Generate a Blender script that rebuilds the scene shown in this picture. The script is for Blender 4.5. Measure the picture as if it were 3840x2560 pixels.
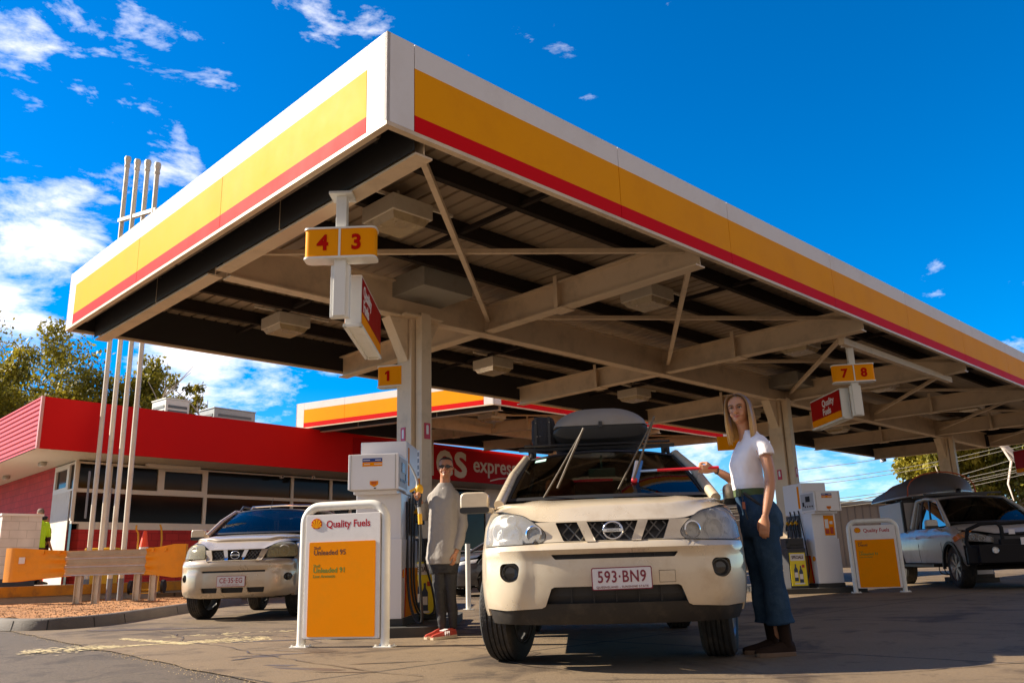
import bpy, bmesh, math, random
from math import *
from mathutils import Vector, Matrix, geometry, noise
random.seed(7)
for o in list(bpy.data.objects): bpy.data.objects.remove(o)
sc = bpy.context.scene
# ---------------- camera, sky, sun, exposure ----------------
HC = 0.66; FPX = 3126.6; PITCH = 0.2611; ROLL = -0.0301
cf = Vector((0, cos(PITCH), sin(PITCH))); cr0 = Vector((1, 0, 0)); cu0 = cr0.cross(cf)
cr = cos(ROLL)*cr0 + sin(ROLL)*cu0; cu = -sin(ROLL)*cr0 + cos(ROLL)*cu0
cd = bpy.data.cameras.new('camera'); cam = bpy.data.objects.new('camera', cd); sc.collection.objects.link(cam)
cam.matrix_world = Matrix(((cr.x, cu.x, -cf.x, 0), (cr.y, cu.y, -cf.y, 0), (cr.z, cu.z, -cf.z, HC), (0, 0, 0, 1)))
cd.sensor_width = 36; cd.lens = FPX/3840*36; cd.clip_end = 3000; cd.clip_start = 0.05
sc.camera = cam
SUN_AZ = radians(-10); SUN_EL = radians(33)          # azimuth the light travels towards
sl = bpy.data.lights.new('sun', 'SUN'); sl.energy = 5.0; sl.angle = radians(0.5); sl.color = (1.0, 0.88, 0.70)
so = bpy.data.objects.new('sun', sl); sc.collection.objects.link(so)
ld = Vector((cos(SUN_AZ)*cos(SUN_EL), sin(SUN_AZ)*cos(SUN_EL), -sin(SUN_EL)))
so.rotation_euler = ld.to_track_quat('-Z', 'Y').to_euler()
w = bpy.data.worlds.new('World'); sc.world = w; w.use_nodes = True
wn = w.node_tree.nodes; wl = w.node_tree.links; wn.clear()
def WN(t, **k):
    n = wn.new(t)
    for a, b in k.items(): setattr(n, a, b)
    return n
sky = WN('ShaderNodeTexSky', sky_type='NISHITA', sun_disc=False, sun_elevation=SUN_EL, sun_rotation=atan2(-ld.x, -ld.y), altitude=600, air_density=1.0, dust_density=0.05, ozone_density=2.0)
hs = WN('ShaderNodeHueSaturation'); hs.inputs['Saturation'].default_value = 1.38; hs.inputs['Value'].default_value = 1.0
tm = WN('ShaderNodeMix', data_type='RGBA', blend_type='MULTIPLY'); tm.inputs['Factor'].default_value = 1; wl.new(sky.outputs[0], tm.inputs[6]); tm.inputs[7].default_value = (.84, 1.02, 1.25, 1); wl.new(tm.outputs[2], hs.inputs['Color'])
tc = WN('ShaderNodeTexCoord')
mp = WN('ShaderNodeMapping'); mp.inputs['Scale'].default_value = (1, 1, 2.6); wl.new(tc.outputs['Generated'], mp.inputs[0])
nz = WN('ShaderNodeTexNoise'); nz.inputs['Scale'].default_value = 7; nz.inputs['Detail'].default_value = 12; nz.inputs['Roughness'].default_value = .63; nz.inputs['Distortion'].default_value = .25
wl.new(mp.outputs[0], nz.inputs['Vector'])
def ray(px, py):
    return (cr*((px-1920)/FPX) + cu*((1280-py)/FPX) + cf).normalized()
def M2(op, a, b=None, clamp=False):
    n = WN('ShaderNodeMath', operation=op, use_clamp=clamp)
    for i, x in enumerate((a, b)):
        if x is None: continue
        if isinstance(x, (int, float)): n.inputs[i].default_value = x
        else: wl.new(x, n.inputs[i])
    return n.outputs[0]
acc = None
for (px, py, rad, wt) in ((0, 980, 6.5, .24), (250, 1030, 3.5, .12), (130, 60, 6, .13), (10, 170, 4, .17), (690, 100, 5, .17), (1320, 30, 6, .12), (700, 1440, 4, .2), (930, 1500, 4.5, .2), (1180, 1490, 4, .1),
                          (160, 350, 3.5, .16), (400, 390, 2.5, .15), (60, 740, 3.5, .15), (240, 730, 2, .13), (570, 480, 3, .13), (680, 530, 2, .12), (1420, 1480, 2, .12), (2800, 1800, 9, .17), (3150, 1850, 8, .16), (3640, 1130, 4, .12), (3820, 1330, 4, .15)):
    d = ray(px, py)
    vm = WN('ShaderNodeVectorMath', operation='DOT_PRODUCT'); wl.new(tc.outputs['Generated'], vm.inputs[0]); vm.inputs[1].default_value = d
    mr = WN('ShaderNodeMapRange', interpolation_type='SMOOTHERSTEP'); wl.new(vm.outputs['Value'], mr.inputs['Value'])
    mr.inputs['From Min'].default_value = cos(radians(rad*1.25)); mr.inputs['From Max'].default_value = 1; mr.inputs['To Min'].default_value = 0; mr.inputs['To Max'].default_value = wt
    acc = mr.outputs[0] if acc is None else M2('MAXIMUM', acc, mr.outputs[0])
s1 = M2('ADD', nz.outputs['Fac'], acc)
s2 = M2('SUBTRACT', s1, .645)
s3 = M2('MULTIPLY', s2, 5.0, True)
cmx = WN('ShaderNodeMix', data_type='RGBA'); wl.new(s3, cmx.inputs['Factor']); wl.new(hs.outputs[0], cmx.inputs[6]); cmx.inputs[7].default_value = (9.4, 9.2, 9.6, 1)
bg = WN('ShaderNodeBackground'); bg.inputs['Strength'].default_value = 0.068; # unseen warm-white cloud veil added behind the camera to fill the shade
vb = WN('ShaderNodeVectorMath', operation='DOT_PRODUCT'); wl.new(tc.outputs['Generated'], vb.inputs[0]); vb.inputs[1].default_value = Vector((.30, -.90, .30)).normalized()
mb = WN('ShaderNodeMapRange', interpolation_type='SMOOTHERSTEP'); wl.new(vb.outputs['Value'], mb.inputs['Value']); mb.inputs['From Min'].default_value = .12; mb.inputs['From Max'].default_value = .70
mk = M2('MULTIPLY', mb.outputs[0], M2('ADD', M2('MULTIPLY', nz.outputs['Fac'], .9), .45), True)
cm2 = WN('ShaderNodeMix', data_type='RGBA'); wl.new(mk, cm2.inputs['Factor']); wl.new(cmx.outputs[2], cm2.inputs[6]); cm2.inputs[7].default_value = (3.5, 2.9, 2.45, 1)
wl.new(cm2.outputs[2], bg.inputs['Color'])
wo = WN('ShaderNodeOutputWorld'); wl.new(bg.outputs[0], wo.inputs[0])
sc.view_settings.view_transform = 'Standard'; sc.view_settings.look = 'None'; sc.view_settings.gamma = 1; sc.view_settings.exposure = 1.25
sc.render.engine = 'CYCLES'
sc.cycles.max_bounces = 6; sc.cycles.diffuse_bounces = 3; sc.cycles.transparent_max_bounces = 12

# ---------------- helpers ----------------
COL = sc.collection
MATS = {}
def rgb(r, g, b):
    f = lambda c: (c/255/12.92 if c/255 <= .04045 else ((c/255+.055)/1.055)**2.4)
    return (f(r), f(g), f(b))
def mat(name, col, rough=.5, metal=0, coat=0, var=.12, nscale=6, bump=0, bscale=80, trans=0, spec=.5, dirt=None, emis=None):
    if name in MATS: return MATS[name]
    m = bpy.data.materials.new(name); m.use_nodes = True; nt = m.node_tree; b = nt.nodes['Principled BSDF']
    b.inputs['Roughness'].default_value = rough; b.inputs['Metallic'].default_value = metal; b.inputs['Coat Weight'].default_value = coat
    b.inputs['Coat Roughness'].default_value = .06; b.inputs['Specular IOR Level'].default_value = spec
    t = nt.nodes.new('ShaderNodeTexCoord'); n = nt.nodes.new('ShaderNodeTexNoise'); n.inputs['Scale'].default_value = nscale; n.inputs['Detail'].default_value = 8; n.inputs['Roughness'].default_value = .6
    nt.links.new(t.outputs['Object'], n.inputs['Vector'])
    mx = nt.nodes.new('ShaderNodeMix'); mx.data_type = 'RGBA'; nt.links.new(n.outputs['Fac'], mx.inputs['Factor'])
    mx.inputs[6].default_value = (*[c*(1-var) for c in col], 1); mx.inputs[7].default_value = (*[min(1, c*(1+var)) for c in col], 1)
    out = mx.outputs[2]
    if dirt:
        dc, amt, dsc = dirt
        n2 = nt.nodes.new('ShaderNodeTexNoise'); n2.inputs['Scale'].default_value = dsc; n2.inputs['Detail'].default_value = 10; n2.inputs['Roughness'].default_value = .7
        nt.links.new(t.outputs['Object'], n2.inputs['Vector'])
        r = nt.nodes.new('ShaderNodeMapRange'); nt.links.new(n2.outputs['Fac'], r.inputs['Value']); r.inputs['From Min'].default_value = .5; r.inputs['From Max'].default_value = .72; r.inputs['To Max'].default_value = amt
        m2 = nt.nodes.new('ShaderNodeMix'); m2.data_type = 'RGBA'; nt.links.new(r.outputs[0], m2.inputs['Factor']); nt.links.new(out, m2.inputs[6]); m2.inputs[7].default_value = (*dc, 1)
        out = m2.outputs[2]
    nt.links.new(out, b.inputs['Base Color'])
    r2 = nt.nodes.new('ShaderNodeMapRange'); nt.links.new(n.outputs['Fac'], r2.inputs['Value']); r2.inputs['To Min'].default_value = max(0, rough-.08); r2.inputs['To Max'].default_value = min(1, rough+.1)
    nt.links.new(r2.outputs[0], b.inputs['Roughness'])
    if bump:
        n3 = nt.nodes.new('ShaderNodeTexNoise'); n3.inputs['Scale'].default_value = bscale; n3.inputs['Detail'].default_value = 4; nt.links.new(t.outputs['Object'], n3.inputs['Vector'])
        bp = nt.nodes.new('ShaderNodeBump'); bp.inputs['Strength'].default_value = bump; bp.inputs['Distance'].default_value = .02; nt.links.new(n3.outputs['Fac'], bp.inputs['Height']); nt.links.new(bp.outputs[0], b.inputs['Normal'])
    if trans: b.inputs['Transmission Weight'].default_value = trans
    if emis: b.inputs['Emission Color'].default_value = (*emis[0], 1); b.inputs['Emission Strength'].default_value = emis[1]
    MATS[name] = m; return m
def glassmat(name, tint=(.25, .28, .27), refl=1.0, rough=.02):
    if name in MATS: return MATS[name]
    m = bpy.data.materials.new(name); m.use_nodes = True; nt = m.node_tree; nt.nodes.clear()
    tr = nt.nodes.new('ShaderNodeBsdfTransparent'); tr.inputs[0].default_value = (*tint, 1)
    gl = nt.nodes.new('ShaderNodeBsdfGlossy'); gl.inputs['Roughness'].default_value = rough; gl.inputs['Color'].default_value = (refl, refl, refl, 1)
    fr = nt.nodes.new('ShaderNodeFresnel'); fr.inputs[0].default_value = 1.5
    mx = nt.nodes.new('ShaderNodeMixShader'); o = nt.nodes.new('ShaderNodeOutputMaterial')
    nt.links.new(fr.outputs[0], mx.inputs[0]); nt.links.new(tr.outputs[0], mx.inputs[1]); nt.links.new(gl.outputs[0], mx.inputs[2]); nt.links.new(mx.outputs[0], o.inputs[0])
    MATS[name] = m; return m

def smooth_mesh(me, ang=35):
    for p in me.polygons: p.use_smooth = True
    me.set_sharp_from_angle(angle=radians(ang))
class MB:
    def __init__(s): s.v = []; s.f = []; s.m = []; s.mi = 0
    def add(s, vs, fs, M=None):
        o = len(s.v)
        s.v += [tuple((M @ Vector(p)) if M is not None else p) for p in vs]
        s.f += [tuple(i+o for i in f) for f in fs]; s.m += [s.mi]*len(fs); return s
    def box(s, c, d, rz=0, M=None, taper=1):
        x, y, z = [k/2 for k in d]; t = taper
        vs = [(-x, -y, -z), (x, -y, -z), (x, y, -z), (-x, y, -z), (-x*t, -y*t, z), (x*t, -y*t, z), (x*t, y*t, z), (-x*t, y*t, z)]
        T = Matrix.Translation(c) @ Matrix.Rotation(rz, 4, 'Z')
        if M is not None: T = M @ T
        return s.add(vs, [(0, 3, 2, 1), (4, 5, 6, 7), (0, 1, 5, 4), (1, 2, 6, 5), (2, 3, 7, 6), (3, 0, 4, 7)], T)
    def bb(s, a, b, M=None):
        return s.box([(p+q)/2 for p, q in zip(a, b)], [abs(p-q) for p, q in zip(a, b)], 0, M)
    def frame(s, p, q, up=(0, 0, 1)):
        p = Vector(p); q = Vector(q); z = (q-p).normalized(); u = Vector(up)
        if abs(z.dot(u)) > .98: u = Vector((1, 0, 0))
        x = u.cross(z).normalized(); y = z.cross(x)
        return Matrix(((x.x, y.x, z.x, p.x), (x.y, y.y, z.y, p.y), (x.z, y.z, z.z, p.z), (0, 0, 0, 1))), (q-p).length
    def bar(s, p, q, w_, h, up=(0, 0, 1)):
        M, L = s.frame(p, q, up)
        return s.box((0, 0, L/2), (w_, h, L), 0, M)
    def ibeam(s, p, q, w_, h, tf=.018, tw=.012):
        M, L = s.frame(p, q)
        s.box((0, h/2-tf/2, L/2), (w_, tf, L), 0, M); s.box((0, -h/2+tf/2, L/2), (w_, tf, L), 0, M)
        return s.box((0, 0, L/2), (tw, h-2*tf, L), 0, M)
    def cyl(s, p, q, r, n=16, r2=None, caps=True):
        M, L = s.frame(p, q); r2 = r if r2 is None else r2
        vs = [(r*cos(2*pi*i/n), r*sin(2*pi*i/n), 0) for i in range(n)]+[(r2*cos(2*pi*i/n), r2*sin(2*pi*i/n), L) for i in range(n)]
        fs = [(i, (i+1) % n, n+(i+1) % n, n+i) for i in range(n)]
        if caps: fs += [tuple(range(n))[::-1], tuple(range(n, 2*n))]
        return s.add(vs, fs, M)
    def tube(s, path, r, n=8, caps=True):
        P = [Vector(p) for p in path]; rs = r if isinstance(r, (list, tuple)) else [r]*len(P)
        o = len(s.v); up = Vector((0, 0, 1)); prev = None
        for i, p in enumerate(P):
            t = (P[min(i+1, len(P)-1)]-P[max(i-1, 0)]).normalized()
            if prev is None:
                a = up if abs(t.dot(up)) < .9 else Vector((1, 0, 0)); x = a.cross(t).normalized()
            else:
                x = (prev-t*prev.dot(t)).normalized()
            prev = x; y = t.cross(x)
            for k in range(n):
                s.v.append(tuple(p+(x*cos(2*pi*k/n)+y*sin(2*pi*k/n))*rs[i]))
        for i in range(len(P)-1):
            for k in range(n):
                s.f.append((o+i*n+k, o+i*n+(k+1) % n, o+(i+1)*n+(k+1) % n, o+(i+1)*n+k)); s.m.append(s.mi)
        if caps:
            s.f.append(tuple(o+k for k in range(n))[::-1]); s.f.append(tuple(o+(len(P)-1)*n+k for k in range(n))); s.m += [s.mi]*2
        return s
    def prism(s, poly, h, M=None):
        n = len(poly); vs = [(x, y, 0) for x, y in poly]+[(x, y, h) for x, y in poly]
        fs = [tuple(range(n))[::-1], tuple(range(n, 2*n))]+[(i, (i+1) % n, n+(i+1) % n, n+i) for i in range(n)]
        return s.add(vs, fs, M)
    def lathe(s, prof, M=None, n=24):
        vs = []; fs = []; k = len(prof)
        for i in range(n):
            a = 2*pi*i/n
            for r, z in prof: vs.append((r*cos(a), r*sin(a), z))
        for i in range(n):
            for j in range(k-1):
                fs.append((i*k+j, ((i+1) % n)*k+j, ((i+1) % n)*k+j+1, i*k+j+1))
        return s.add(vs, fs, M)
    def loft(s, rings, closed=True, caps=True):
        n = len(rings[0]); vs = [tuple(p) for r in rings for p in r]; fs = []
        for i in range(len(rings)-1):
            for k in range(n if closed else n-1):
                fs.append((i*n+k, i*n+(k+1) % n, (i+1)*n+(k+1) % n, (i+1)*n+k))
        if caps and closed: fs += [tuple(range(n))[::-1], tuple((len(rings)-1)*n+k for k in range(n))]
        return s.add(vs, fs)
    def sphere(s, c, r, n=16, M=None):
        r = (r, r, r) if isinstance(r, (int, float)) else r; vs = []; fs = []; h = n//2
        for i in range(h+1):
            for k in range(n):
                a = pi*i/h; b = 2*pi*k/n; vs.append((c[0]+r[0]*sin(a)*cos(b), c[1]+r[1]*sin(a)*sin(b), c[2]+r[2]*cos(a)))
        for i in range(h):
            for k in range(n): fs.append((i*n+k, (i+1)*n+k, (i+1)*n+(k+1) % n, i*n+(k+1) % n))
        return s.add(vs, fs, M)
    def build(s, name, m, parent=None, smooth=False, bevel=0, loc=None, fixn=True):
        me = bpy.data.meshes.new(name); me.from_pydata(s.v, [], s.f)
        ms = m if isinstance(m, (list, tuple)) else [m]
        for k in ms: me.materials.append(k)
        if len(ms) > 1: me.polygons.foreach_set('material_index', s.m)
        if fixn:
            bm = bmesh.new(); bm.from_mesh(me); bmesh.ops.recalc_face_normals(bm, faces=bm.faces); bm.to_mesh(me); bm.free()
        if smooth: smooth_mesh(me, smooth if smooth is not True else 35)
        o = bpy.data.objects.new(name, me); COL.objects.link(o)
        if parent: o.parent = parent
        if loc: o.location = loc
        if bevel:
            b = o.modifiers.new('bevel', 'BEVEL'); b.width = bevel; b.segments = 2; b.limit_method = 'ANGLE'; b.angle_limit = radians(40)
        return o
def tag(o, label=None, cat=None, group=None, kind=None):
    if label: o['label'] = label
    if cat: o['category'] = cat
    if group: o['group'] = group
    if kind: o['kind'] = kind
    return o
def thing(name, label, cat, loc=(0, 0, 0), rz=0, group=None):
    o = bpy.data.objects.new(name, None); COL.objects.link(o); o.location = loc; o.rotation_euler = (0, 0, rz); o.empty_display_size = .2
    return tag(o, label, cat, group)
def copy_tree(o, parent=None):
    c = o.copy(); COL.objects.link(c)
    if parent: c.parent = parent
    for ch in [k for k in KIDS.get(o.name, [])]: copy_tree(bpy.data.objects[ch], c)
    return c
KIDS = {}
def index_kids():
    KIDS.clear()
    for o in bpy.data.objects:
        if o.parent: KIDS.setdefault(o.parent.name, []).append(o.name)
_depsobj = []
def text(name, s, size, m, parent=None, M=None, bold=.0, ext=.002, sx=1, align='LEFT', sp=1.0):
    cu_ = bpy.data.curves.new(name, 'FONT'); cu_.body = s; cu_.size = size; cu_.offset = bold*size; cu_.extrude = ext; cu_.align_x = align; cu_.resolution_u = 3; cu_.space_character = sp
    to = bpy.data.objects.new(name+'_c', cu_); COL.objects.link(to)
    me = bpy.data.meshes.new_from_object(to.evaluated_get(bpy.context.evaluated_depsgraph_get()))
    bpy.data.objects.remove(to); bpy.data.curves.remove(cu_)
    T = (M or Matrix()) @ Matrix.Diagonal((sx, 1, 1, 1)); me.transform(T)
    me.materials.clear(); me.materials.append(m)
    o = bpy.data.objects.new(name, me); COL.objects.link(o)
    if parent: o.parent = parent
    return o
def MX(loc, xdir, zup=(0, 0, 1)):
    """matrix whose local x = reading direction, local y = up, local z = outward normal"""
    x = Vector(xdir).normalized(); y = Vector(zup).normalized(); z = x.cross(y).normalized(); y = z.cross(x)
    return Matrix(((x.x, y.x, z.x, loc[0]), (x.y, y.y, z.y, loc[1]), (x.z, y.z, z.z, loc[2]), (0, 0, 0, 1)))
def inpoly(x, y, P):
    c = False; j = len(P)-1
    for i in range(len(P)):
        xi, yi = P[i]; xj, yj = P[j]
        if (yi > y) != (yj > y) and x < (xj-xi)*(y-yi)/(yj-yi)+xi: c = not c
        j = i
    return c
def resample(P, step):
    out = []
    for i in range(len(P)):
        a = P[i]; b = P[(i+1) % len(P)]; L = hypot(a[0]-b[0], a[1]-b[1]); n = max(1, int(L/step))
        for k in range(n): out.append((a[0]+(b[0]-a[0])*k/n, a[1]+(b[1]-a[1])*k/n))
    return out
def roundp(P, r, n=4):
    out = []
    for i in range(len(P)):
        a = Vector(P[i-1]); b = Vector(P[i]); c = Vector(P[(i+1) % len(P)])
        u = a-b; v = c-b; rr = min(r, u.length*.45, v.length*.45); p = b+u.normalized()*rr; q = b+v.normalized()*rr
        for k in range(n+1):
            t = k/n; w_ = p*(1-t)**2+b*2*t*(1-t)+q*t*t; out.append((w_.x, w_.y))
    return out
def surf(name, outer, holes, fn, step, m, parent, lip=0, smooth=True, back=False, olip=None):
    O = resample(outer, step); Hs = [resample(h, step) for h in holes]
    vs = list(O); ed = [(i, (i+1) % len(O)) for i in range(len(O))]
    for h in Hs:
        o = len(vs); vs += h; ed += [(o+i, o+(i+1) % len(h)) for i in range(len(h))]
    xs = [p[0] for p in O]; ys = [p[1] for p in O]
    x = min(xs)+step/2
    segs = []
    while x < max(xs):
        y = min(ys)+step/2
        while y < max(ys):
            if inpoly(x, y, outer) and not any(inpoly(x, y, h) for h in holes):
                if all(abs(px-x)+abs(py-y) > step*.55 for px, py in vs[:len(O)+sum(map(len, Hs))]): segs.append((x, y))
            y += step
        x += step
    vs += segs
    r = geometry.delaunay_2d_cdt([Vector(p) for p in vs], ed, [], 0, 1e-6)
    V = [tuple(p) for p in r[0]]; F = []
    for f in r[2]:
        cx = sum(V[i][0] for i in f)/len(f); cy = sum(V[i][1] for i in f)/len(f)
        if inpoly(cx, cy, outer) and not any(inpoly(cx, cy, h) for h in holes): F.append(tuple(f))
    b = MB(); b.add([fn(a, c, 0) for a, c in V], F)
    ol = lip if olip is None else olip
    for L, d in [(O, ol)]+[(h, lip) for h in Hs]:
        if not d: continue
        n = len(L); q = [fn(a, c, 0) for a, c in L]+[fn(a, c, -d) for a, c in L]
        b.add(q, [(i, (i+1) % n, n+(i+1) % n, n+i) for i in range(n)])
    o = b.build(name, m, parent, fixn=False)
    me = o.data; bm = bmesh.new(); bm.from_mesh(me); bmesh.ops.remove_doubles(bm, verts=bm.verts, dist=1e-5); bmesh.ops.recalc_face_normals(bm, faces=bm.faces); bm.to_mesh(me); bm.free()
    if smooth: smooth_mesh(me, 40)
    return o
def lerp(tab, x):
    if x <= tab[0][0]: return tab[0][1]
    for (a, b), (c, d) in zip(tab, tab[1:]):
        if x <= c:
            t = (x-a)/(c-a); return b+(d-b)*t
    return tab[-1][1]
def slerp_tab(tab, x):
    # smooth (catmull) interpolation of a table
    n = len(tab)
    if x <= tab[0][0]: return tab[0][1]
    if x >= tab[-1][0]: return tab[-1][1]
    for i in range(n-1):
        if x <= tab[i+1][0]:
            x0, y0 = tab[i]; x1, y1 = tab[i+1]; h = x1-x0; t = (x-x0)/h
            m0 = (y1-tab[i-1][1])/(x1-tab[i-1][0])*h if i > 0 else (y1-y0)
            m1 = (tab[i+2][1]-y0)/(tab[i+2][0]-x0)*h if i < n-2 else (y1-y0)
            return (2*t**3-3*t*t+1)*y0+(t**3-2*t*t+t)*m0+(-2*t**3+3*t*t)*y1+(t**3-t*t)*m1
def sstep(a, b, x):
    t = min(1, max(0, (x-a)/(b-a))); return t*t*(3-2*t)
# common materials
WHITE = mat('white_paint', (.78, .73, .69), .35, var=.03, dirt=((.45, .36, .25), .25, 3))
CREAM = mat('cream_steel_paint', (.70, .53, .35), .5, var=.06, nscale=3, dirt=((.30, .22, .13), .5, 2.2))
WHITEPOST = mat('white_tube_paint', (.78, .76, .70), .3, var=.04, dirt=((.5, .42, .3), .3, 5))
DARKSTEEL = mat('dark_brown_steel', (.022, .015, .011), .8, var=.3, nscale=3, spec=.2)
YEL = mat('fascia_yellow', (.86, .33, .0005), .6, var=.03, nscale=2, spec=.06, dirt=((.66, .22, .005), .3, 1.3))
RED = mat('fascia_red', (.66, .004, .006), .6, var=.04, nscale=2, spec=.06)
FWHITE = mat('fascia_white', (.76, .71, .68), .6, var=.03, nscale=2, spec=.08, dirt=((.55, .47, .40), .35, 1.1))
BLACK = mat('black_plastic', (.018, .018, .02), .45, var=.2)
RUBBER = mat('tyre_rubber', (.022, .021, .02), .75, var=.3, bump=.3, bscale=60, dirt=((.16, .12, .08), .45, 6))
CHROME = mat('chrome', (.75, .75, .76), .12, metal=1, var=.03)
STEEL = mat('galvanised_steel', (.66, .60, .52), .33, metal=.75, var=.25, nscale=5)
CONC = mat('concrete_kerb', (.15, .13, .11), .85, var=.35, nscale=4, bump=.5, bscale=60, dirt=((.06, .05, .045), .6, 2))
DKRED = mat('shaded_band_red', (.40, .004, .006), .6, var=.03, spec=.08)
PYEL = mat('print_yellow', (.86, .27, .0005), .6, var=.03, spec=.06, dirt=((.5, .27, .02), .2, 4))
PWHITE = mat('print_white', (.76, .72, .70), .4, var=.02, dirt=((.5, .47, .42), .25, 6))
PBLUE = mat('print_blue', (.015, .05, .25), .4)
PGREEN = mat('print_green', (.07, .22, .02), .4)
PDARK = mat('print_dark', (.06, .02, .015), .45)
A0 = Vector((-0.8965, 5.6340, 0)); PHI = 0.7809
AU = Vector((cos(PHI), sin(PHI), 0)); AV = Vector((-sin(PHI), cos(PHI), 0))
def UV(u, v, z=0): return A0+AU*u+AV*v+Vector((0, 0, z))
RP = Matrix.Rotation(-PHI, 3, 'Z')
def pecten(b, c, r, M, mi_red=0, mi_yel=1):
    """scallop emblem: red scalloped outline, yellow ribs"""
    pts = []
    n = 7
    for i in range(n*6+1):
        a = radians(-28+236*i/(n*6)); rr = r*(1+.045*abs(sin(n*pi*i/(n*6)))); pts.append((c[0]+rr*cos(a), c[1]+rr*sin(a)*.93))
    pts = pts+[(c[0]-r*.48, c[1]-r*.80), (c[0]+r*.48, c[1]-r*.80)]
    b.mi = mi_red; b.prism(pts, .003, M)
    b.mi = mi_yel
    for k in range(7):
        a = radians(90+(k-3)*25); a1 = a-radians(9); a2 = a+radians(9); o = (c[0], c[1]-r*.62)
        L = r*(1.5, 1.40, 1.18, .95)[abs(k-3)]
        P = [(o[0]+.22*r*cos(a1), o[1]+.22*r*sin(a1))]+[(o[0]+L*(1+.02*cos(t*pi/2))*cos(a+t*radians(9)), o[1]+L*sin(a+t*radians(9))) for t in (-1, -.5, 0, .5, 1)]+[(o[0]+.22*r*cos(a2), o[1]+.22*r*sin(a2))]
        b.prism(P, .0045, M)
    b.prism([(c[0]-r*.36, c[1]-r*.70), (c[0]+r*.36, c[1]-r*.70), (c[0]+r*.16, c[1]-r*.42), (c[0]-r*.16, c[1]-r*.42)], .0045, M)
# ---------------- ground ----------------
def ground_mat(name, base, scale, agg, joints=False, stains=True):
    m = bpy.data.materials.new(name); m.use_nodes = True; nt = m.node_tree; N = nt.nodes.new; L = nt.links.new; b = nt.nodes['Principled BSDF']; b.inputs['Roughness'].default_value = .8
    t = N('ShaderNodeTexCoord')
    def no(sc_, det=8, ro=.6, dist=0):
        n = N('ShaderNodeTexNoise'); n.inputs['Scale'].default_value = sc_; n.inputs['Detail'].default_value = det; n.inputs['Roughness'].default_value = ro; n.inputs['Distortion'].default_value = dist; L(t.outputs['Object'], n.inputs['Vector']); return n.outputs['Fac']
    def ramp(f, stops):
        r = N('ShaderNodeValToRGB'); L(f, r.inputs[0]); e = r.color_ramp.elements
        while len(e) < len(stops): e.new(.5)
        for k, (p, c) in enumerate(stops): e[k].position = p; e[k].color = (*c, 1) if len(c) == 3 else c
        return r.outputs[0]
    def mul(a, c, fac=1):
        x = N('ShaderNodeMix'); x.data_type = 'RGBA'; x.blend_type = 'MULTIPLY'; x.inputs['Factor'].default_value = fac; L(a, x.inputs[6]); L(c, x.inputs[7]); return x.outputs[2]
    c = ramp(no(.45, 6), [(.3, [k*.78 for k in base]), (.7, [k*1.2 for k in base])])
    c = mul(c, ramp(no(scale, 6, .7), [(.3, (1-agg,)*3), (.7, (1+agg*.6,)*3)]))
    v = N('ShaderNodeTexVoronoi'); v.inputs['Scale'].default_value = scale*1.6; L(t.outputs['Object'], v.inputs['Vector'])
    c = mul(c, ramp(v.outputs['Distance'], [(.0, (1+agg*.8,)*3), (.5, (1-agg*.3,)*3)]), .8)
    if stains:
        c = mul(c, ramp(no(.9, 9, .62, 1.2), [(.36, (.42, .38, .36)), (.46, (1, 1, 1))]))
        c = mul(c, ramp(no(3.1, 8, .7, .5), [(.37, (.52, .50, .47)), (.44, (1, 1, 1))]), .8)
        c = mul(c, ramp(no(38, 4, .6), [(.30, (.6, .55, .5)), (.38, (1, 1, 1))]), .7)
    if joints:
        mpn = N('ShaderNodeMapping'); mpn.inputs['Rotation'].default_value = (0, 0, -PHI); mpn.inputs['Location'].default_value = (.3, -.9, 0); L(t.outputs['Object'], mpn.inputs[0])
        nd = N('ShaderNodeTexNoise'); nd.inputs['Scale'].default_value = 2.5; nd.inputs['Detail'].default_value = 8; L(t.outputs['Object'], nd.inputs['Vector'])
        vs = N('ShaderNodeVectorMath'); vs.operation = 'SCALE'; L(nd.outputs['Color'], vs.inputs[0]); vs.inputs['Scale'].default_value = .07
        va = N('ShaderNodeVectorMath'); va.operation = 'ADD'; L(mpn.outputs[0], va.inputs[0]); L(vs.outputs[0], va.inputs[1])
        br = N('ShaderNodeTexBrick'); br.offset = 0; br.inputs['Scale'].default_value = 1; br.inputs['Brick Width'].default_value = 3.1; br.inputs['Row Height'].default_value = 4.0; br.inputs['Mortar Size'].default_value = .020; br.inputs['Mortar Smooth'].default_value = .2
        br.inputs['Color1'].default_value = (1, 1, 1, 1); br.inputs['Color2'].default_value = (.9, .89, .88, 1); br.inputs['Mortar'].default_value = (.22, .2, .18, 1); L(va.outputs[0], br.inputs['Vector'])
        c = mul(c, br.outputs['Color'])
    L(c, b.inputs['Base Color'])
    bp = N('ShaderNodeBump'); bp.inputs['Strength'].default_value = .55; bp.inputs['Distance'].default_value = .012; L(no(scale*1.3, 5, .7), bp.inputs['Height']); L(bp.outputs[0], b.inputs['Normal'])
    return m
G_ASPH = ground_mat('asphalt', (.105, .076, .052), 75, .7)
G_CONC = ground_mat('worn_concrete', (.172, .118, .066), 45, .22, joints=True)
def sheet(name, pts, z, m, h=0, kind='structure'):
    b = MB()
    if h: b.prism([(p[0], p[1]) for p in pts], h, Matrix.Translation((0, 0, z-h)))
    else: b.add([(p[0], p[1], z) for p in pts], [tuple(range(len(pts)))])
    return tag(b.build(name, m), kind=kind)
sheet('ground', [(-900, -60), (900, -60), (900, 1400), (-900, 1400)], -.006, G_ASPH)
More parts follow.
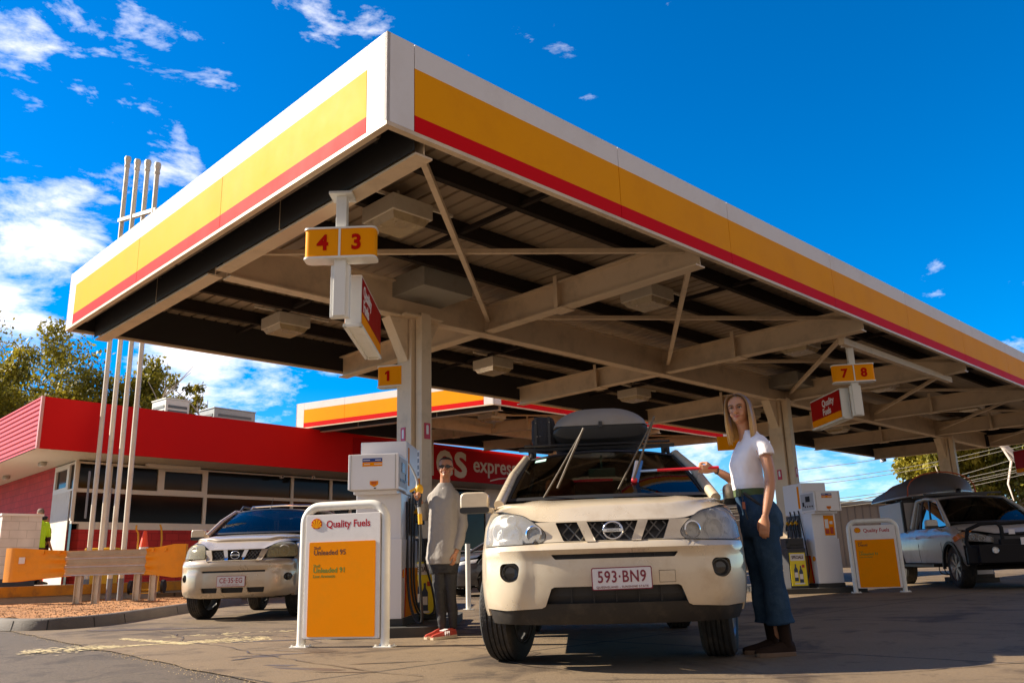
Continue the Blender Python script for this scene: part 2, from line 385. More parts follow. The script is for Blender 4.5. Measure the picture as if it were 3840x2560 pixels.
# forecourt apron: edge with the asphalt runs parallel to the canopy end
E0 = Vector((-1.61, 5.50, 0)); ED = (Vector((-7.15, 12.14, 0))-E0).normalized()
def EP(t, s=0): return E0+ED*t+Vector((ED.y, -ED.x, 0))*s
ap = []
random.seed(3)
for i in range(240): 
    t = 70-i*.36; ap.append(EP(t, -.02+random.uniform(-.03, .03)))
ap += [EP(-16, 60), EP(70, 60)]
sheet('forecourt', ap, .002, G_CONC)
# sandy debris strewn along the joint
random.seed(5); b = MB()
for i in range(1300):
    t = random.uniform(-3.5, 8.5); s = random.gauss(-.05, .045)*(1.6 if t < 1.5 else 1)
    if random.random() < .5 and t > 3: continue
    p = EP(t, s); r = random.uniform(.002, .0065)
    b.add([(p.x+r*cos(a+i)*random.uniform(.6, 1.2), p.y+r*sin(a+i)*random.uniform(.6, 1.2), .004) for a in (0, 1.5, 3, 4.6)]+[(p.x, p.y, .004+r*.8)], [(0, 1, 4), (1, 2, 4), (2, 3, 4), (3, 0, 4)])
tag(b.build('gravel', mat('sand_grit', (.50, .36, .18), .95, var=.3)), kind='stuff')
# worn painted markings: flakes left of an old stripe
def flakes(seed, n, fn, r0, r1):
    random.seed(seed); b = MB()
    for i in range(n):
        x, y = fn(); k = random.randint(4, 7); r = random.uniform(r0, r1); a0 = random.uniform(0, 6)
        b.add([(x+r*cos(a0+2*pi*j/k)*random.uniform(.4, 1.3)*1.6, y+r*sin(a0+2*pi*j/k)*random.uniform(.4, 1.3), .0042+.0016*i/n) for j in range(k)], [tuple(range(k))])
    return b
PAINT = mat('old_road_paint', (.62, .50, .27), .8, var=.2, nscale=30)
def st():
    t = random.random(); u = random.gauss(0, .5); p = Vector((-4.7+2.1*t, 8.25+.85*t-.0*u)); n = Vector((-.37, .93)); q = p+n*u*.20*(1+.9*sin(t*9)); return q.x, q.y
b = flakes(11, 1300, st, .005, .020)
def st2():
    t = random.random(); p = Vector((-3.25, 8.6)).lerp(Vector((-4.35, 9.6)), t); return p.x+random.gauss(0, .035), p.y+random.gauss(0, .04)
b2 = flakes(12, 420, st2, .006, .022); b.add(b2.v, b2.f)
def st3():
    t = random.random(); return -3.9+1.9*t+random.gauss(0, .12), 9.7+.5*t+random.gauss(0, .10)
b2 = flakes(13, 60, st3, .008, .035); b.add(b2.v, b2.f)
tag(b.build('road_marking', PAINT), kind='structure')
# oil and water stains with their own outlines on the apron
STAIN = mat('dark_oil_stain', (.095, .072, .055), .45, var=.3, nscale=12)
def blob(cx, cy, rx, ry, rot, seed):
    P = []
    for i in range(60):
        a = 2*pi*i/60; n = 1+.45*noise.noise(Vector((cos(a)*1.4+seed, sin(a)*1.4, seed)))+.25*noise.noise(Vector((cos(a)*4+seed, sin(a)*4, seed*2)))+.12*noise.noise(Vector((cos(a)*11, sin(a)*11, seed)))
        x = rx*n*cos(a); y = ry*n*sin(a); P.append((cx+x*cos(rot)-y*sin(rot), cy+x*sin(rot)+y*cos(rot), .0028+.0001*seed))
    return P
b = MB()
for k, (cx, cy, rx, ry, ro) in enumerate([(-1.45, 6.15, .34, .05, -.5), (-1.75, 6.45, .16, .045, -.4), (-2.05, 7.15, .13, .05, .1), (-1.9, 7.3, .42, .035, .25), (-1.15, 5.9, .22, .02, -.3), (-2.5, 8.7, .5, .05, .1), (-1.0, 6.4, .25, .018, .1), (-2.2, 7.0, .1, .03, 1), (-4.6, 11.1, .9, .16, -.1)]):
    P = blob(cx, cy, rx, ry, ro, k*3.7); b.add(P, [tuple(range(len(P)))])
tag(b.build('oil_stains', STAIN), kind='structure')
random.seed(17); b = MB()
for pts in ([(-3.4, 8.9), (-2.75, 8.2), (-2.2, 7.35), (-1.7, 6.75), (-1.15, 6.05), (-.6, 5.5)], [(-2.9, 9.6), (-2.2, 9.0), (-1.9, 8.3), (-2.35, 7.6)], [(-2.6, 7.9), (-2.1, 7.6), (-1.6, 7.35)], [(-5.6, 11.8), (-4.6, 10.9), (-3.9, 10.0), (-3.4, 8.9)], [(.3, 5.2), (1.4, 5.0), (2.4, 5.15), (3.3, 5.5)], [(-.5, 7.5), (.1, 6.8), (-.1, 6.2), (.35, 5.6)]):
    P = [Vector((*q, 0)) for q in pts]; line = []
    for i in range(len(P)-1):
        n = int((P[i+1]-P[i]).length/.05)
        for k in range(n): line.append(P[i].lerp(P[i+1], k/n)+Vector((noise.noise(Vector((i*9+k*.18, P[0].x, 0)))*.06, noise.noise(Vector((i*9+k*.18, 7, P[0].y)))*.06, 0)))
    for i in range(len(line)-1):
        d = (line[i+1]-line[i]).normalized(); nn = Vector((-d.y, d.x, 0)); w0 = .004+.010*abs(noise.noise(Vector((i*.13, 3, P[0].x)))); w1 = .004+.010*abs(noise.noise(Vector(((i+1)*.13, 3, P[0].x))))
        b.add([tuple(v_+Vector((0, 0, .0066+.00004*i))) for v_ in (line[i]-nn*w0, line[i]+nn*w0, line[i+1]+nn*w1, line[i+1]-nn*w1)], [(0, 1, 2, 3)])
tag(b.build('sealed_cracks', STAIN), kind='structure')
# ---------------- kerbed island left ----------------
# outline of the kerb (world)
KP = [(-13.5, 13.9), (-7.6, 12.30), (-7.0, 11.78), (-6.55, 11.55), (-6.15, 11.62), (-5.86, 12.1), (-5.8, 12.7), (-5.98, 15.4), (-6.15, 19.6), (-8.6, 22.0), (-14.5, 20.0)]
KPo = roundp(KP, .5, 6)
def inset(P, d):
    out = []
    n = len(P)
    for i in range(n):
        a = Vector(P[i-1]); b_ = Vector(P[i]); c = Vector(P[(i+1) % n]); u = (b_-a).normalized(); v = (c-b_).normalized(); nrm = (Vector((-u.y, u.x))+Vector((-v.y, v.x))).normalized(); out.append(tuple(b_+nrm*d))
    return out
KPo2 = resample(KPo, .3); KPi = inset(KPo2, .16)
b = MB(); n = len(KPo2)
KPm = inset(KPo2, .03)
vs = [(x, y, 0) for x, y in KPo2]+[(x, y, .125) for x, y in KPm]+[(x, y, .15) for x, y in inset(KPo2, .06)]+[(x, y, .15) for x, y in KPi]+[(x, y, .05) for x, y in KPi]
b.add(vs, [(k*n+i, k*n+(i+1) % n, (k+1)*n+(i+1) % n, (k+1)*n+i) for k in range(4) for i in range(n)])
kb = tag(b.build('kerb', CONC, smooth=50), kind='structure')
jb = MB()
for i in range(0, n, 9):
    p_ = Vector(KPo2[i]); q_ = Vector(KPm[i]); d_ = (q_-p_).normalized(); jb.bar((p_.x-d_.x*.002, p_.y-d_.y*.002, .0), (q_.x-d_.x*.003, q_.y-d_.y*.003, .126), .012, .006)
tag(jb.build('kerb_joints', mat('joint_dark', (.03, .027, .024), .9)), kind='structure')
SOIL = mat('red_soil', (.40, .175, .055), .95, var=.45, nscale=9, bump=1, bscale=45, dirt=((.16, .085, .04), .8, 7))
surf_ob = surf('garden_bed', KPi, [], lambda x, y, o: (x, y, .135+.05*noise.noise(Vector((x*1.3, y*1.3, 0)))+.012*noise.noise(Vector((x*9, y*9, 3)))), .16, SOIL, None)
tag(surf_ob, kind='structure')
random.seed(9); b = MB()
for i in range(5200):
    t = random.random(); x = random.uniform(-10.5, -6.1); y = random.uniform(12.2, 20)
    if not inpoly(x, y, KPi): continue
    r = random.uniform(.006, .022); z = .142+.05*noise.noise(Vector((x*1.3, y*1.3, 0)))
    b.add([(x+r*random.uniform(.4, 1)*cos(a), y+r*random.uniform(.4, 1)*sin(a), z-.004) for a in (0, 1.2, 2.6, 3.7, 5)]+[(x+r*random.uniform(-.3, .3), y+r*random.uniform(-.3, .3), z+r*random.uniform(.3, .8))], [(k, (k+1) % 5, 5) for k in range(5)])
tag(b.build('mulch', mat('dry_mulch', (.24, .13, .06), .95, var=.5, nscale=3)), kind='stuff')
# raised walkway with the yellow riser in front of the shop
SC = Vector((-11.5, 19.96, 0)); D50 = Vector((cos(radians(50)), sin(radians(50)), 0)); D134 = Vector((cos(radians(134)), sin(radians(134)), 0))
def S(a, b_, z=0): return SC+D50*a+D134*b_+Vector((0, 0, z))
wk = [S(-.9, -1.1), S(26, -1.1), S(26, 9), S(-.9, 12)]
PATH = mat('walkway_concrete', (.30, .27, .23), .85, var=.2, bump=.3)
YPAINT = mat('yellow_kerb_paint', (.80, .31, .006), .5, var=.06, nscale=3, dirt=((.40, .18, .04), .35, 2.5))
sheet('footpath', wk, .50, PATH, h=.5)
b = MB()
for p, q in ((S(-.92, -1.12), S(26, -1.12)), (S(-.92, -1.12), S(-.92, 12))): b.bar((p.x, p.y, .40), (q.x, q.y, .40), .03, .22)
tag(b.build('kerb_edge_stripe', mat('shaded_worn_yellow', (.42, .19, .01), .8, var=.3, nscale=4, dirt=((.10, .06, .03), .8, 3))), kind='structure')  # riser's yellow darkened in its colour as painted shade, plus random dirt
sheet('driveway_ramp', [(-20, 21.0), (-7.2, 21.3), (-5.2, 25.5), (-3, 30), (-20, 30)], .24, G_CONC, h=.24)
# ---------------- front canopy ----------------
ZB = 3.924; ZT = 4.694; CU = 26.7; CL = 7.32
def fascia_panels(root, a, d, L, cuts, zb, zt, corner0, corner1, out):
    """striped panels along a line in the root's local frame; 'out' is the outward side normal"""
    a = Vector(a); d = Vector(d); out = Vector(out); H = zt-zb
    xs = [0]+([corner0] if corner0 else [])+list(cuts)+([L-corner1] if corner1 else [])+[L]
    xs = sorted(xs)
    for i in range(len(xs)-1):
        x0, x1 = xs[i]+.004, xs[i+1]-.004; b = MB()
        if i == 0: x0 -= .004
        if i == len(xs)-2: x1 += .004
        plain = (corner0 and i == 0) or (corner1 and i == len(xs)-2)
        bands = [(zb, zt, 0)] if plain else [(zb, zb+H*.18, 2), (zb+H*.18, zb+H*.72, 1), (zb+H*.72, zt, 0)]
        for z0, z1, mi in bands:
            b.mi = mi; p0 = a+d*x0; p1 = a+d*x1; q0 = p0-out*.03; q1 = p1-out*.03
            b.add([(*p.xy, z) for z in (z0, z1) for p in (p0, p1, q1, q0)], [(0, 1, 5, 4), (2, 3, 7, 6)]+([(0, 3, 2, 1)] if z0 == zb else [])+([(4, 5, 6, 7)] if z1 == zt else [])+[(1, 2, 6, 5), (3, 0, 4, 7)])
        b.build('fascia_panel', [FWHITE, YEL, RED], root)
DECK = mat('ceiling_sheet', (.34, .25, .165), .5, metal=.15, var=.12, nscale=1.2, dirt=((.22, .17, .11), .6, .8))
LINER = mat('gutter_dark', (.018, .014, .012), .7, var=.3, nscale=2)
def deck(root, U, V_, z, name='roof_deck', per=.19):
    b = MB(); n = int(U/per); prof = []
    for i in range(n):
        x = i*per; prof += [(x, 0), (x+per*.78, 0), (x+per*.83, .028), (x+per*.95, .028)]
    prof.append((U, 0))
    k = len(prof); b.add([(x, .04, z+h) for x, h in prof]+[(x, V_-.04, z+h) for x, h in prof], [(i, i+1, k+i+1, k+i) for i in range(k-1)])
    b.bb((.02, .04, z+.05), (U-.02, V_-.04, z+.09))
    return b.build(name, DECK, root)
def canopy(label, loc, rz, U, V_, zb, zt, beams, cols, cutsU, cutsV, c0, zbeam, braces=True):
    root = thing('station_canopy', label, 'canopy', loc, rz)
    fascia_panels(root, (0, 0, 0), (1, 0, 0), U, cutsU, zb, zt, c0, c0, (0, -1, 0))
    fascia_panels(root, (0, V_, 0), (0, -1, 0), V_, [V_-c for c in cutsV], zb, zt, c0, c0, (-1, 0, 0))
    fascia_panels(root, (U, V_, 0), (-1, 0, 0), U, [U-c for c in cutsU], zb, zt, c0, c0, (0, 1, 0))
    fascia_panels(root, (U, 0, 0), (0, 1, 0), V_, cutsV, zb, zt, c0, c0, (1, 0, 0))
    # edge trim under the fascia and dark lining behind it
    b = MB()
    for (x0, y0, x1, y1) in ((0, 0, U, .06), (0, V_-.06, U, V_), (0, .06, .06, V_-.06), (U-.06, .06, U, V_-.06)): b.bb((x0, y0, zb-.035), (x1, y1, zb-.002))
    b.build('edge_trim', CREAM, root)
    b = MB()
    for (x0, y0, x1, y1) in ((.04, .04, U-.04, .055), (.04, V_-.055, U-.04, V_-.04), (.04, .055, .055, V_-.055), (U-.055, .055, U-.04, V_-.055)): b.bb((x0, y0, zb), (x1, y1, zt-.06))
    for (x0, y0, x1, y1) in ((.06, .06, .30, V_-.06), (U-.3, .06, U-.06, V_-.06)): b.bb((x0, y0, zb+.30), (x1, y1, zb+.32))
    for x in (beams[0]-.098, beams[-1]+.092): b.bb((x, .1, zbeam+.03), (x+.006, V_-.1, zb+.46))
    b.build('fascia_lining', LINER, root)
    b = MB()
    for i in range(int(V_/1.1)):
        y = .6+i*1.1
        for x in (.07, U-.36): b.box((x+.14, y, zb+.2), (.28, .05, .06))
        b.box((.10, y, zb+.45), (.05, .05, .7))
    b.build('fascia_brackets', LINER, root)
    b = MB(); b.tube([(.13, .3, zb+.05), (.13, V_*.55, zb+.055), (.13, V_*.55+.02, zb+.05)], .038, 8); b.tube([(.13, V_*.56, zb+.05), (.13, V_-.4, zb+.05)], .03, 8)
    b.build('gutter_pipe', mat('gutter_brown', (.16, .12, .085), .5), root)
    deck(root, U, V_, zb+.47)
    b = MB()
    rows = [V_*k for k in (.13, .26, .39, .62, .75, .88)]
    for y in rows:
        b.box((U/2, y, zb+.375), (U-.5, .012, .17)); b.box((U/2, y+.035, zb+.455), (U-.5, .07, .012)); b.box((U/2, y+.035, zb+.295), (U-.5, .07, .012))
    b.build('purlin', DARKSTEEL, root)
    xb = sorted(beams)
    for i in range(len(xb)-1):
        for k in (.5,):
            x = xb[i]*(1-k)+xb[i+1]*k
            for y0, y1 in ((.15, V_*.39), (V_*.62, V_-.15)): b = MB(); b.box((x, (y0+y1)/2, zb+.33), (.05, y1-y0, .05)); b.build('purlin_strut', DARKSTEEL, root)
    hb = .36
    for x in beams:
        b = MB()
        edge = x < 1 or x > U-1
        b.ibeam((x, .10, zbeam+hb/2), (x, V_*.5-.09, zbeam+hb/2), .17, hb); b.ibeam((x, V_*.5+.09, zbeam+hb/2), (x, V_-.10, zbeam+hb/2), .17, hb)
        for y in (V_*.30, V_*.70):
            b.box((x-.05, y, zbeam+hb/2), (.10, .012, hb-.04)); b.box((x+.05, y, zbeam+hb/2), (.10, .012, hb-.04))
            if not edge: b.box((x-.1, y+.0, zbeam+hb/2+.03), (.012, .06, hb+.1)); b.box((x, y, zbeam-.008), (.24, .24, .014))
        b.build('cross_beam', CREAM, root)
    b = MB()
    b.ibeam((xb[0]+.09, V_*.5, zbeam+.20), (xb[-1]-.09, V_*.5, zbeam+.20), .17, .46)
    for x in beams[1:-1]: b.box((x, V_*.5-.045, zbeam+.2), (.012, .08, .42)); b.box((x, V_*.5+.045, zbeam+.2), (.012, .08, .42))
    b.build('main_beam', CREAM, root)
    if braces:
        for i in range(len(xb)-1):
            x0, x1 = xb[i]+.06, xb[i+1]-.06
            for (ya, yb) in ((.25, V_*.5-.15),):
                if i in braces:
                    b = MB(); b.bar((x0, ya, zb+.03), (x1, yb, zb+.03), .055, .055); b.build('cross_brace', CREAM, root)
                    b = MB(); b.bar((x0, yb, zb+.092), (x1, ya, zb+.092), .05, .05); b.build('cross_brace', CREAM, root)
    for (x, y) in cols:
        b = MB(); zt_ = zbeam-.03
        b.box((x-.02, y+.11, zt_/2), (.20, .30, zt_)); b.build('column', CREAM, root, bevel=.006)
        b = MB(); b.box((x+.015, y-.12, zt_/2+.03), (.16, .125, zt_+.06)); b.build('column', CREAM, root, bevel=.006)
        b = MB()
        for sx in (-1, 1):
            b.add([(x-.02+sx*.11, y+.02, zt_-.55), (x-.02+sx*.11, y+.02, zt_), (x-.02+sx*.40, y+.02, zt_), (x-.02+sx*.11, y+.2, zt_-.55), (x-.02+sx*.11, y+.2, zt_), (x-.02+sx*.40, y+.2, zt_)], [(0, 2, 1), (3, 4, 5), (0, 3, 5, 2), (0, 1, 4, 3), (1, 2, 5, 4)])
        b.box((x, y, zt_+.012), (.62, .36, .022)); b.build('column_bracket', CREAM, root)
        b = MB(); b.box((x, y-.28, zbeam+.34), (.8, .75, .26)); b.build('column_head_box', mat('grey_box', (.30, .27, .22), .6, dirt=((.12, .09, .06), .6, 3)), root, bevel=.01)
        b = MB(); b.box((x-.02, y+.11, .19), (.23, .33, .38)); b.box((x+.015, y-.12, .19), (.185, .15, .38)); b.build('column_base', mat('dark_base', (.06, .055, .05), .7), root)
    return root
cutsU = [2.839+2.615*k for k in range(0, 10)]
cutsU = [2.839, 4.873, 7.519, 10.142, 12.694, 15.255, 17.85, 20.45, 23.05, 25.6]
BEAMS = [.44, 4.35, 8.6, 12.95, 17.2, 21.5, 25.9]
COLS = [(3.15, 3.66), (12.7, 3.66), (22.3, 3.66)]
can1 = canopy('large fuel canopy with white, yellow and red striped edge over the nearest pumps', A0, PHI, CU, CL, ZB, ZT, BEAMS, COLS, cutsU, [2.755, 4.863], .266, 3.80, braces=(0, 1, 2, 3, 4, 5))
# horizontal tie near the 7|8 sign
b = MB(); b.bar((8.75, .52, 3.76), (13.3, .52, 3.76), .09, .10); b.build('sign_beam', CREAM, can1)
# canopy over the shop entrance
r2 = PHI; c2 = Vector((-.57, 23.1, 0))
can2 = canopy('smaller striped canopy further back, joined to the red shop roof', c2, r2, 12.2, 6.84, 5.05, 5.84, [.4, 4.2, 8.0, 11.8], [(7.4, 3.4), (11.0, 3.4)], [2.8, 5.4, 8.0], [2.6, 5.0], .3, 4.9, braces=(0, 1, 2))
SHR = Matrix(((1, -.329, 0, 0), (0, 1, 0, 0), (0, 0, 1, 0), (0, 0, 0, 1)))   # its left end is cut parallel to the shop
for o in bpy.data.objects:
    if o.parent == can2: o.data.transform(SHR)
# safety notices on the columns (parts of the canopy)
def col_signs(cx, cy, hz=2.30):
    REDS = mat('fire_sign_red', (.55, .01, .03), .4); 
    # on the -u face of the rear post and the -v face of the front post
    for (M) in (MX((cx-.122, cy+.12, hz-.03), (0, -1, 0)), MX((cx+.02, cy-.184, hz), (1, 0, 0))):
        b = MB(); b.box((0, 0, .002), (.095, .20, .004), 0, M); s_ = b.build('fire_notice', REDS, can1)
        b = MB(); b.prism([(-.018, -.055), (.018, -.055), (.018, .045), (.009, .06), (-.009, .06), (-.018, .045)], .003, M @ Matrix.Translation((0, 0.015, .004))); b.build('extinguisher_icon', PWHITE, s_)
    M = MX((cx-.067, cy-.12, 1.55), (0, -1, 0))
    b = MB(); b.mi = 0; b.box((0, -.15, .002), (.055, .62, .004), 0, M); b.mi = 1; b.box((0, .34, .002), (.05, .34, .004), 0, M)
    for k in range(8): b.mi = 2+(k % 3 == 2)*1; b.box((0, -.42+k*.078, .005), (.028, .04, .003), 0, M)
    for k in range(4): b.mi = 3; b.box((0, .22+k*.08, .005), (.026, .05, .003), 0, M)
    b.build('safety_strip', [PYEL, PWHITE, mat('notice_red', (.5, .05, .02), .4), mat('notice_grey', (.2, .2, .22), .4)], can1)
for c in COLS[:3]: col_signs(*c)
# hanging light fittings
LBOX = mat('light_housing', (.62, .54, .42), .5, dirt=((.3, .22, .13), .4, 2)); LENS = mat('light_lens', (.42, .32, .18), .25, trans=.0, var=.35, nscale=2.5, dirt=((.12, .07, .03), .8, 3))
def canopy_light(loc, rz, label, s=.5):
    t = thing('canopy_light', label, 'ceiling light', loc, rz, 'square light fittings under the canopies')
    b = MB(); b.box((0, 0, .13), (s, s*1.06, .17)); b.build('housing', LBOX, t, bevel=.008)
    b = MB(); b.add([(-s*.46, -s*.48, .045), (s*.46, -s*.48, .045), (s*.46, s*.48, .045), (-s*.46, s*.48, .045), (-s*.38, -s*.40, -.02), (s*.38, -s*.40, -.02), (s*.38, s*.4, -.02), (-s*.38, s*.4, -.02)], [(0, 1, 5, 4), (1, 2, 6, 5), (2, 3, 7, 6), (3, 0, 4, 7), (4, 5, 6, 7)]); b.build('lens', LENS, t)
    b = MB(); b.bar((-s*1.1, -.1, .26), (s*1.3, -.1, .26), .03, .03, (0, 0, 1)); b.bar((0, 0, .2), (0, 0, .42), .03, .03); b.build('mounting_rail', LBOX, t)
    return t
LL = [(1.40, 1.74, 'rust-stained square light nearest the canopy corner, right of the 4 3 sign'), (2.51, 5.91, 'square light left of the column with the 1 sign, near the vent pipes'), (5.61, 1.75, 'square light behind the second cross beam, above the roof box car'), (6.69, 5.98, 'square light just right of the first column, behind the main beam'),
      (9.84, 1.71, 'square light up behind the 7 8 sign'), (10.98, 6.11, 'square light above the black roof box'), (14.41, 2.19, 'dim square light right of the 7 8 sign'), (15.4, 6.0, 'dim square light between second and third column, far side'), (19.6, 5.6, 'small far square light above the parked utility vehicle'), (18.9, 1.9, 'dim square light near the striped edge at far right')]
for u, v, lab in LL: canopy_light(UV(u, v, 4.0), PHI, lab)
def C2(u, v, z):
    u -= .329*v
    return c2+Vector((cos(r2)*u-sin(r2)*v, sin(r2)*u+cos(r2)*v, z))
for u, v, lab in ((2.2, 1.8, 'square light under the rear canopy, left of the black roof bag'), (6.8, 1.8, 'square light under the rear canopy, behind the roof box')): canopy_light(C2(u, v, 4.95), r2, lab, .6)
# ---------------- hanging signs ----------------
def rr(w_, h, r, n=4): return roundp([(-w_/2, -h/2), (w_/2, -h/2), (w_/2, h/2), (-w_/2, h/2)], r, n)
HELV = mat('number_red', (.50, .006, .003), .6, spec=.05)
def number_sign(loc, rz, nums, label, drop, w_=.62, with_post=True, top=0.33):
    """origin at the middle of the yellow box"""
    t = thing('pump_number_sign', label, 'number sign', loc, rz, 'pump number signs')
    b = MB(); h = .27; d = .16
    b.prism([(x, y) for x, y in rr(w_-.02, d, .05)], h-.02, Matrix.Translation((0, 0, -h/2+.01))); b.build('sign_box', mat('sign_box_yellow', (.92, .33, .0005), .5, var=.02, spec=.08), t, smooth=40)
    b = MB(); b.prism(rr(w_, d+.02, .06), .016, Matrix.Translation((0, 0, h/2-.012))); b.prism(rr(w_, d+.02, .06), .016, Matrix.Translation((0, 0, -h/2-.004)))
    for y in (-d/2-.002, d/2+.002): b.box((0, y, 0), (.018, .01, h-.012))
    b.build('sign_trim', WHITEPOST, t, smooth=40)
    for side in (-1, 1):
        for k, s in enumerate(nums if side < 0 else nums[::-1]):
            x = (-1, 1)[k]*w_*.23*(1 if side < 0 else 1)
            M = MX((x if side < 0 else x, side*(d/2+.004), -.062), (-side, 0, 0))
            text('numeral', s, .185, HELV, t, M, bold=.035, align='CENTER')
    if with_post:
        b = MB(); b.box((0, .0, top/2+h/2), (.09, .09, top)); b.box((0, 0, h/2+top-.012), (.2, .2, .024)); b.build('hanger', WHITEPOST, t, bevel=.004); b = MB(); b.box((0, 0, -h/2-.25), (.10, .10, .50)); b.box((0, 0, -h/2-.28), (.16, .06, .46)); b.build('post', WHITEPOST, t, bevel=.004)
    return t
number_sign((-1.43, 6.66, 3.33), radians(-1), ['4', '3'], 'yellow 4 3 sign hanging from the canopy edge beam', .5)
number_sign((5.17, 12.43, 3.31), radians(-8), ['7', '8'], 'yellow 7 8 sign hanging near the right striped edge', .5, top=.33)
p = UV(3.0, 3.66, 0)
t = thing('pump_number_sign', 'yellow 1 sign half hidden behind the first column', 'number sign', (-1.60, 10.6, 3.06), radians(-12), 'pump number signs')
b = MB(); b.prism(rr(.50, .16, .05), .27, Matrix.Translation((.10, 0, -.135))); b.build('sign_box', MATS['sign_box_yellow'], t, smooth=40)
b = MB(); b.prism(rr(.52, .18, .06), .016, Matrix.Translation((.10, 0, .125))); b.prism(rr(.52, .18, .06), .016, Matrix.Translation((.10, 0, -.141))); b.build('sign_trim', WHITEPOST, t, smooth=40)
b = MB(); b.prism([(.005, 0), (.04, 0), (.04, .135), (.012, .135), (-.02, .11), (-.02, .085), (.005, .098)], .004, MX((-.02, -.083, -.066), (1, 0, 0))); b.build('numeral', HELV, t)
t = thing('pump_number_sign', 'orange-yellow sign box behind the second column, beside the blonde woman', 'number sign', UV(12.0, 4.4, 2.95), radians(-12), 'pump number signs')
b = MB(); b.prism(rr(.7, .16, .05), .27, Matrix.Translation((0, 0, -.135))); b.build('sign_box', MATS['sign_box_yellow'], t, smooth=40)
b = MB(); b.box((0, 0, .4), (.07, .07, .6)); b.build('post', WHITEPOST, t)
def quality_sign(loc, rz, label, L=1.15, H=.46):
    """flat illuminated box, red over yellow; origin at its near lower corner, runs along local +x"""
    t = thing('fuel_brand_sign', label, 'hanging sign', loc, rz, 'red hanging signs under the canopy')
    b = MB(); d = .14
    b.bb((0, -d/2, .02), (L, d/2, .035)); b.bb((0, -d/2, H), (L, d/2, H+.015)); b.bb((0, -d/2, .035), (.015, d/2, H)); b.bb((L-.015, -d/2, .035), (L, d/2, H))
    b.bb((-.02, -d/2-.012, 0), (L+.02, -d/2+.02, .03)); b.bb((-.02, d/2-.02, 0), (L+.02, d/2+.012, .03)); b.bb((-.02, -d/2-.012, 0), (.01, d/2+.012, .03)); b.bb((L-.01, -d/2-.012, 0), (L+.02, d/2+.012, .03))
    b.bb((.02, -d/2+.01, .03), (L-.02, d/2-.01, H-.01)); b.build('sign_frame', WHITEPOST, t, bevel=.005)
    for s in (-1, 1):
        b = MB(); b.mi = 0; b.bb((.02, s*(d/2+.001), .14), (L-.02, s*(d/2+.005), H-.01)); b.mi = 1; b.bb((.02, s*(d/2+.001), .035), (L-.02, s*(d/2+.005), .138)); b.build('face_panel', [mat('sign_face_red', (.36, .006, .004), .5, spec=.08), PYEL], t)
        x0 = .07 if s < 0 else .68
        for k, wd in enumerate(('Quality', 'Fuels')):
            text('lettering', wd, .150, PWHITE, t, MX((x0, s*(d/2+.006), .30-.135*k), (-s, 0, 0)), bold=.02, align='LEFT')
    return t
quality_sign((-1.36, 6.86, 2.66), radians(91), 'red Quality Fuels sign on the post under the 4 3 sign')
quality_sign((5.04, 12.52, 2.64), radians(93), 'dark red Quality Fuels sign under the 7 8 sign')
quality_sign((13.72, 21.6, 2.62), radians(93), 'red hanging sign cut by the right picture edge', L=1.3, H=.62)
# ---------------- vehicles ----------------
CARPAINT = mat('champagne_car_paint', (.66, .55, .40), .28, metal=.25, coat=.7, var=.04, nscale=3, dirt=((.42, .29, .16), .4, 5))
CARPAINT2 = mat('pale_gold_car_paint', (.58, .47, .34), .28, metal=.35, coat=.8, var=.04, nscale=3, dirt=((.38, .28, .17), .3, 3.5))
CARWHITE = mat('dusty_white_car_paint', (.50, .46, .41), .35, metal=.1, coat=.6, var=.05, dirt=((.25, .18, .11), .5, 2))
CARGREY = mat('dark_grey_car_paint', (.10, .105, .115), .3, metal=.4, coat=.8, var=.05)
VALANCE = mat('black_valance', (.022, .018, .015), .6, var=.3, dirt=((.12, .09, .06), .4, 5))
CARGLASS = glassmat('tinted_car_glass', (.30, .33, .30), 1.0)
DARKGLASS = glassmat('privacy_glass', (.04, .05, .05), .45)
LAMPGLASS = glassmat('lamp_cover', (.96, .96, .95), .8, .12)
def hazy(m, amt, col):
    nt = m.node_tree; mx = [n for n in nt.nodes if n.type == 'MIX_SHADER'][0]; src = mx.inputs[1].links[0].from_socket
    d = nt.nodes.new('ShaderNodeBsdfDiffuse'); d.inputs[0].default_value = (*col, 1); m2 = nt.nodes.new('ShaderNodeMixShader'); m2.inputs[0].default_value = amt
    nt.links.new(src, m2.inputs[1]); nt.links.new(d.outputs[0], m2.inputs[2]); nt.links.new(m2.outputs[0], mx.inputs[1])
hazy(LAMPGLASS, .24, (.72, .66, .56))
LAMPIN = mat('lamp_reflector', (.72, .71, .68), .35, metal=.15, var=.35, nscale=22)
LAMPWHITE = mat('lamp_bezel', (.66, .65, .62), .4, metal=.1, var=.3, nscale=12)
AMBER = mat('amber_lens', (.75, .22, .03), .25, coat=.5)
ALLOY = mat('alloy_wheel', (.42, .42, .42), .35, metal=.8, var=.2)
MESHM = mat('grille_mesh', (.11, .10, .09), .4, metal=.3, var=.2)
INTB = mat('car_interior', (.03, .03, .032), .8, var=.2)
ORANGE = mat('orange_seat_cover', (.55, .13, .04), .9, var=.2, bump=.3)
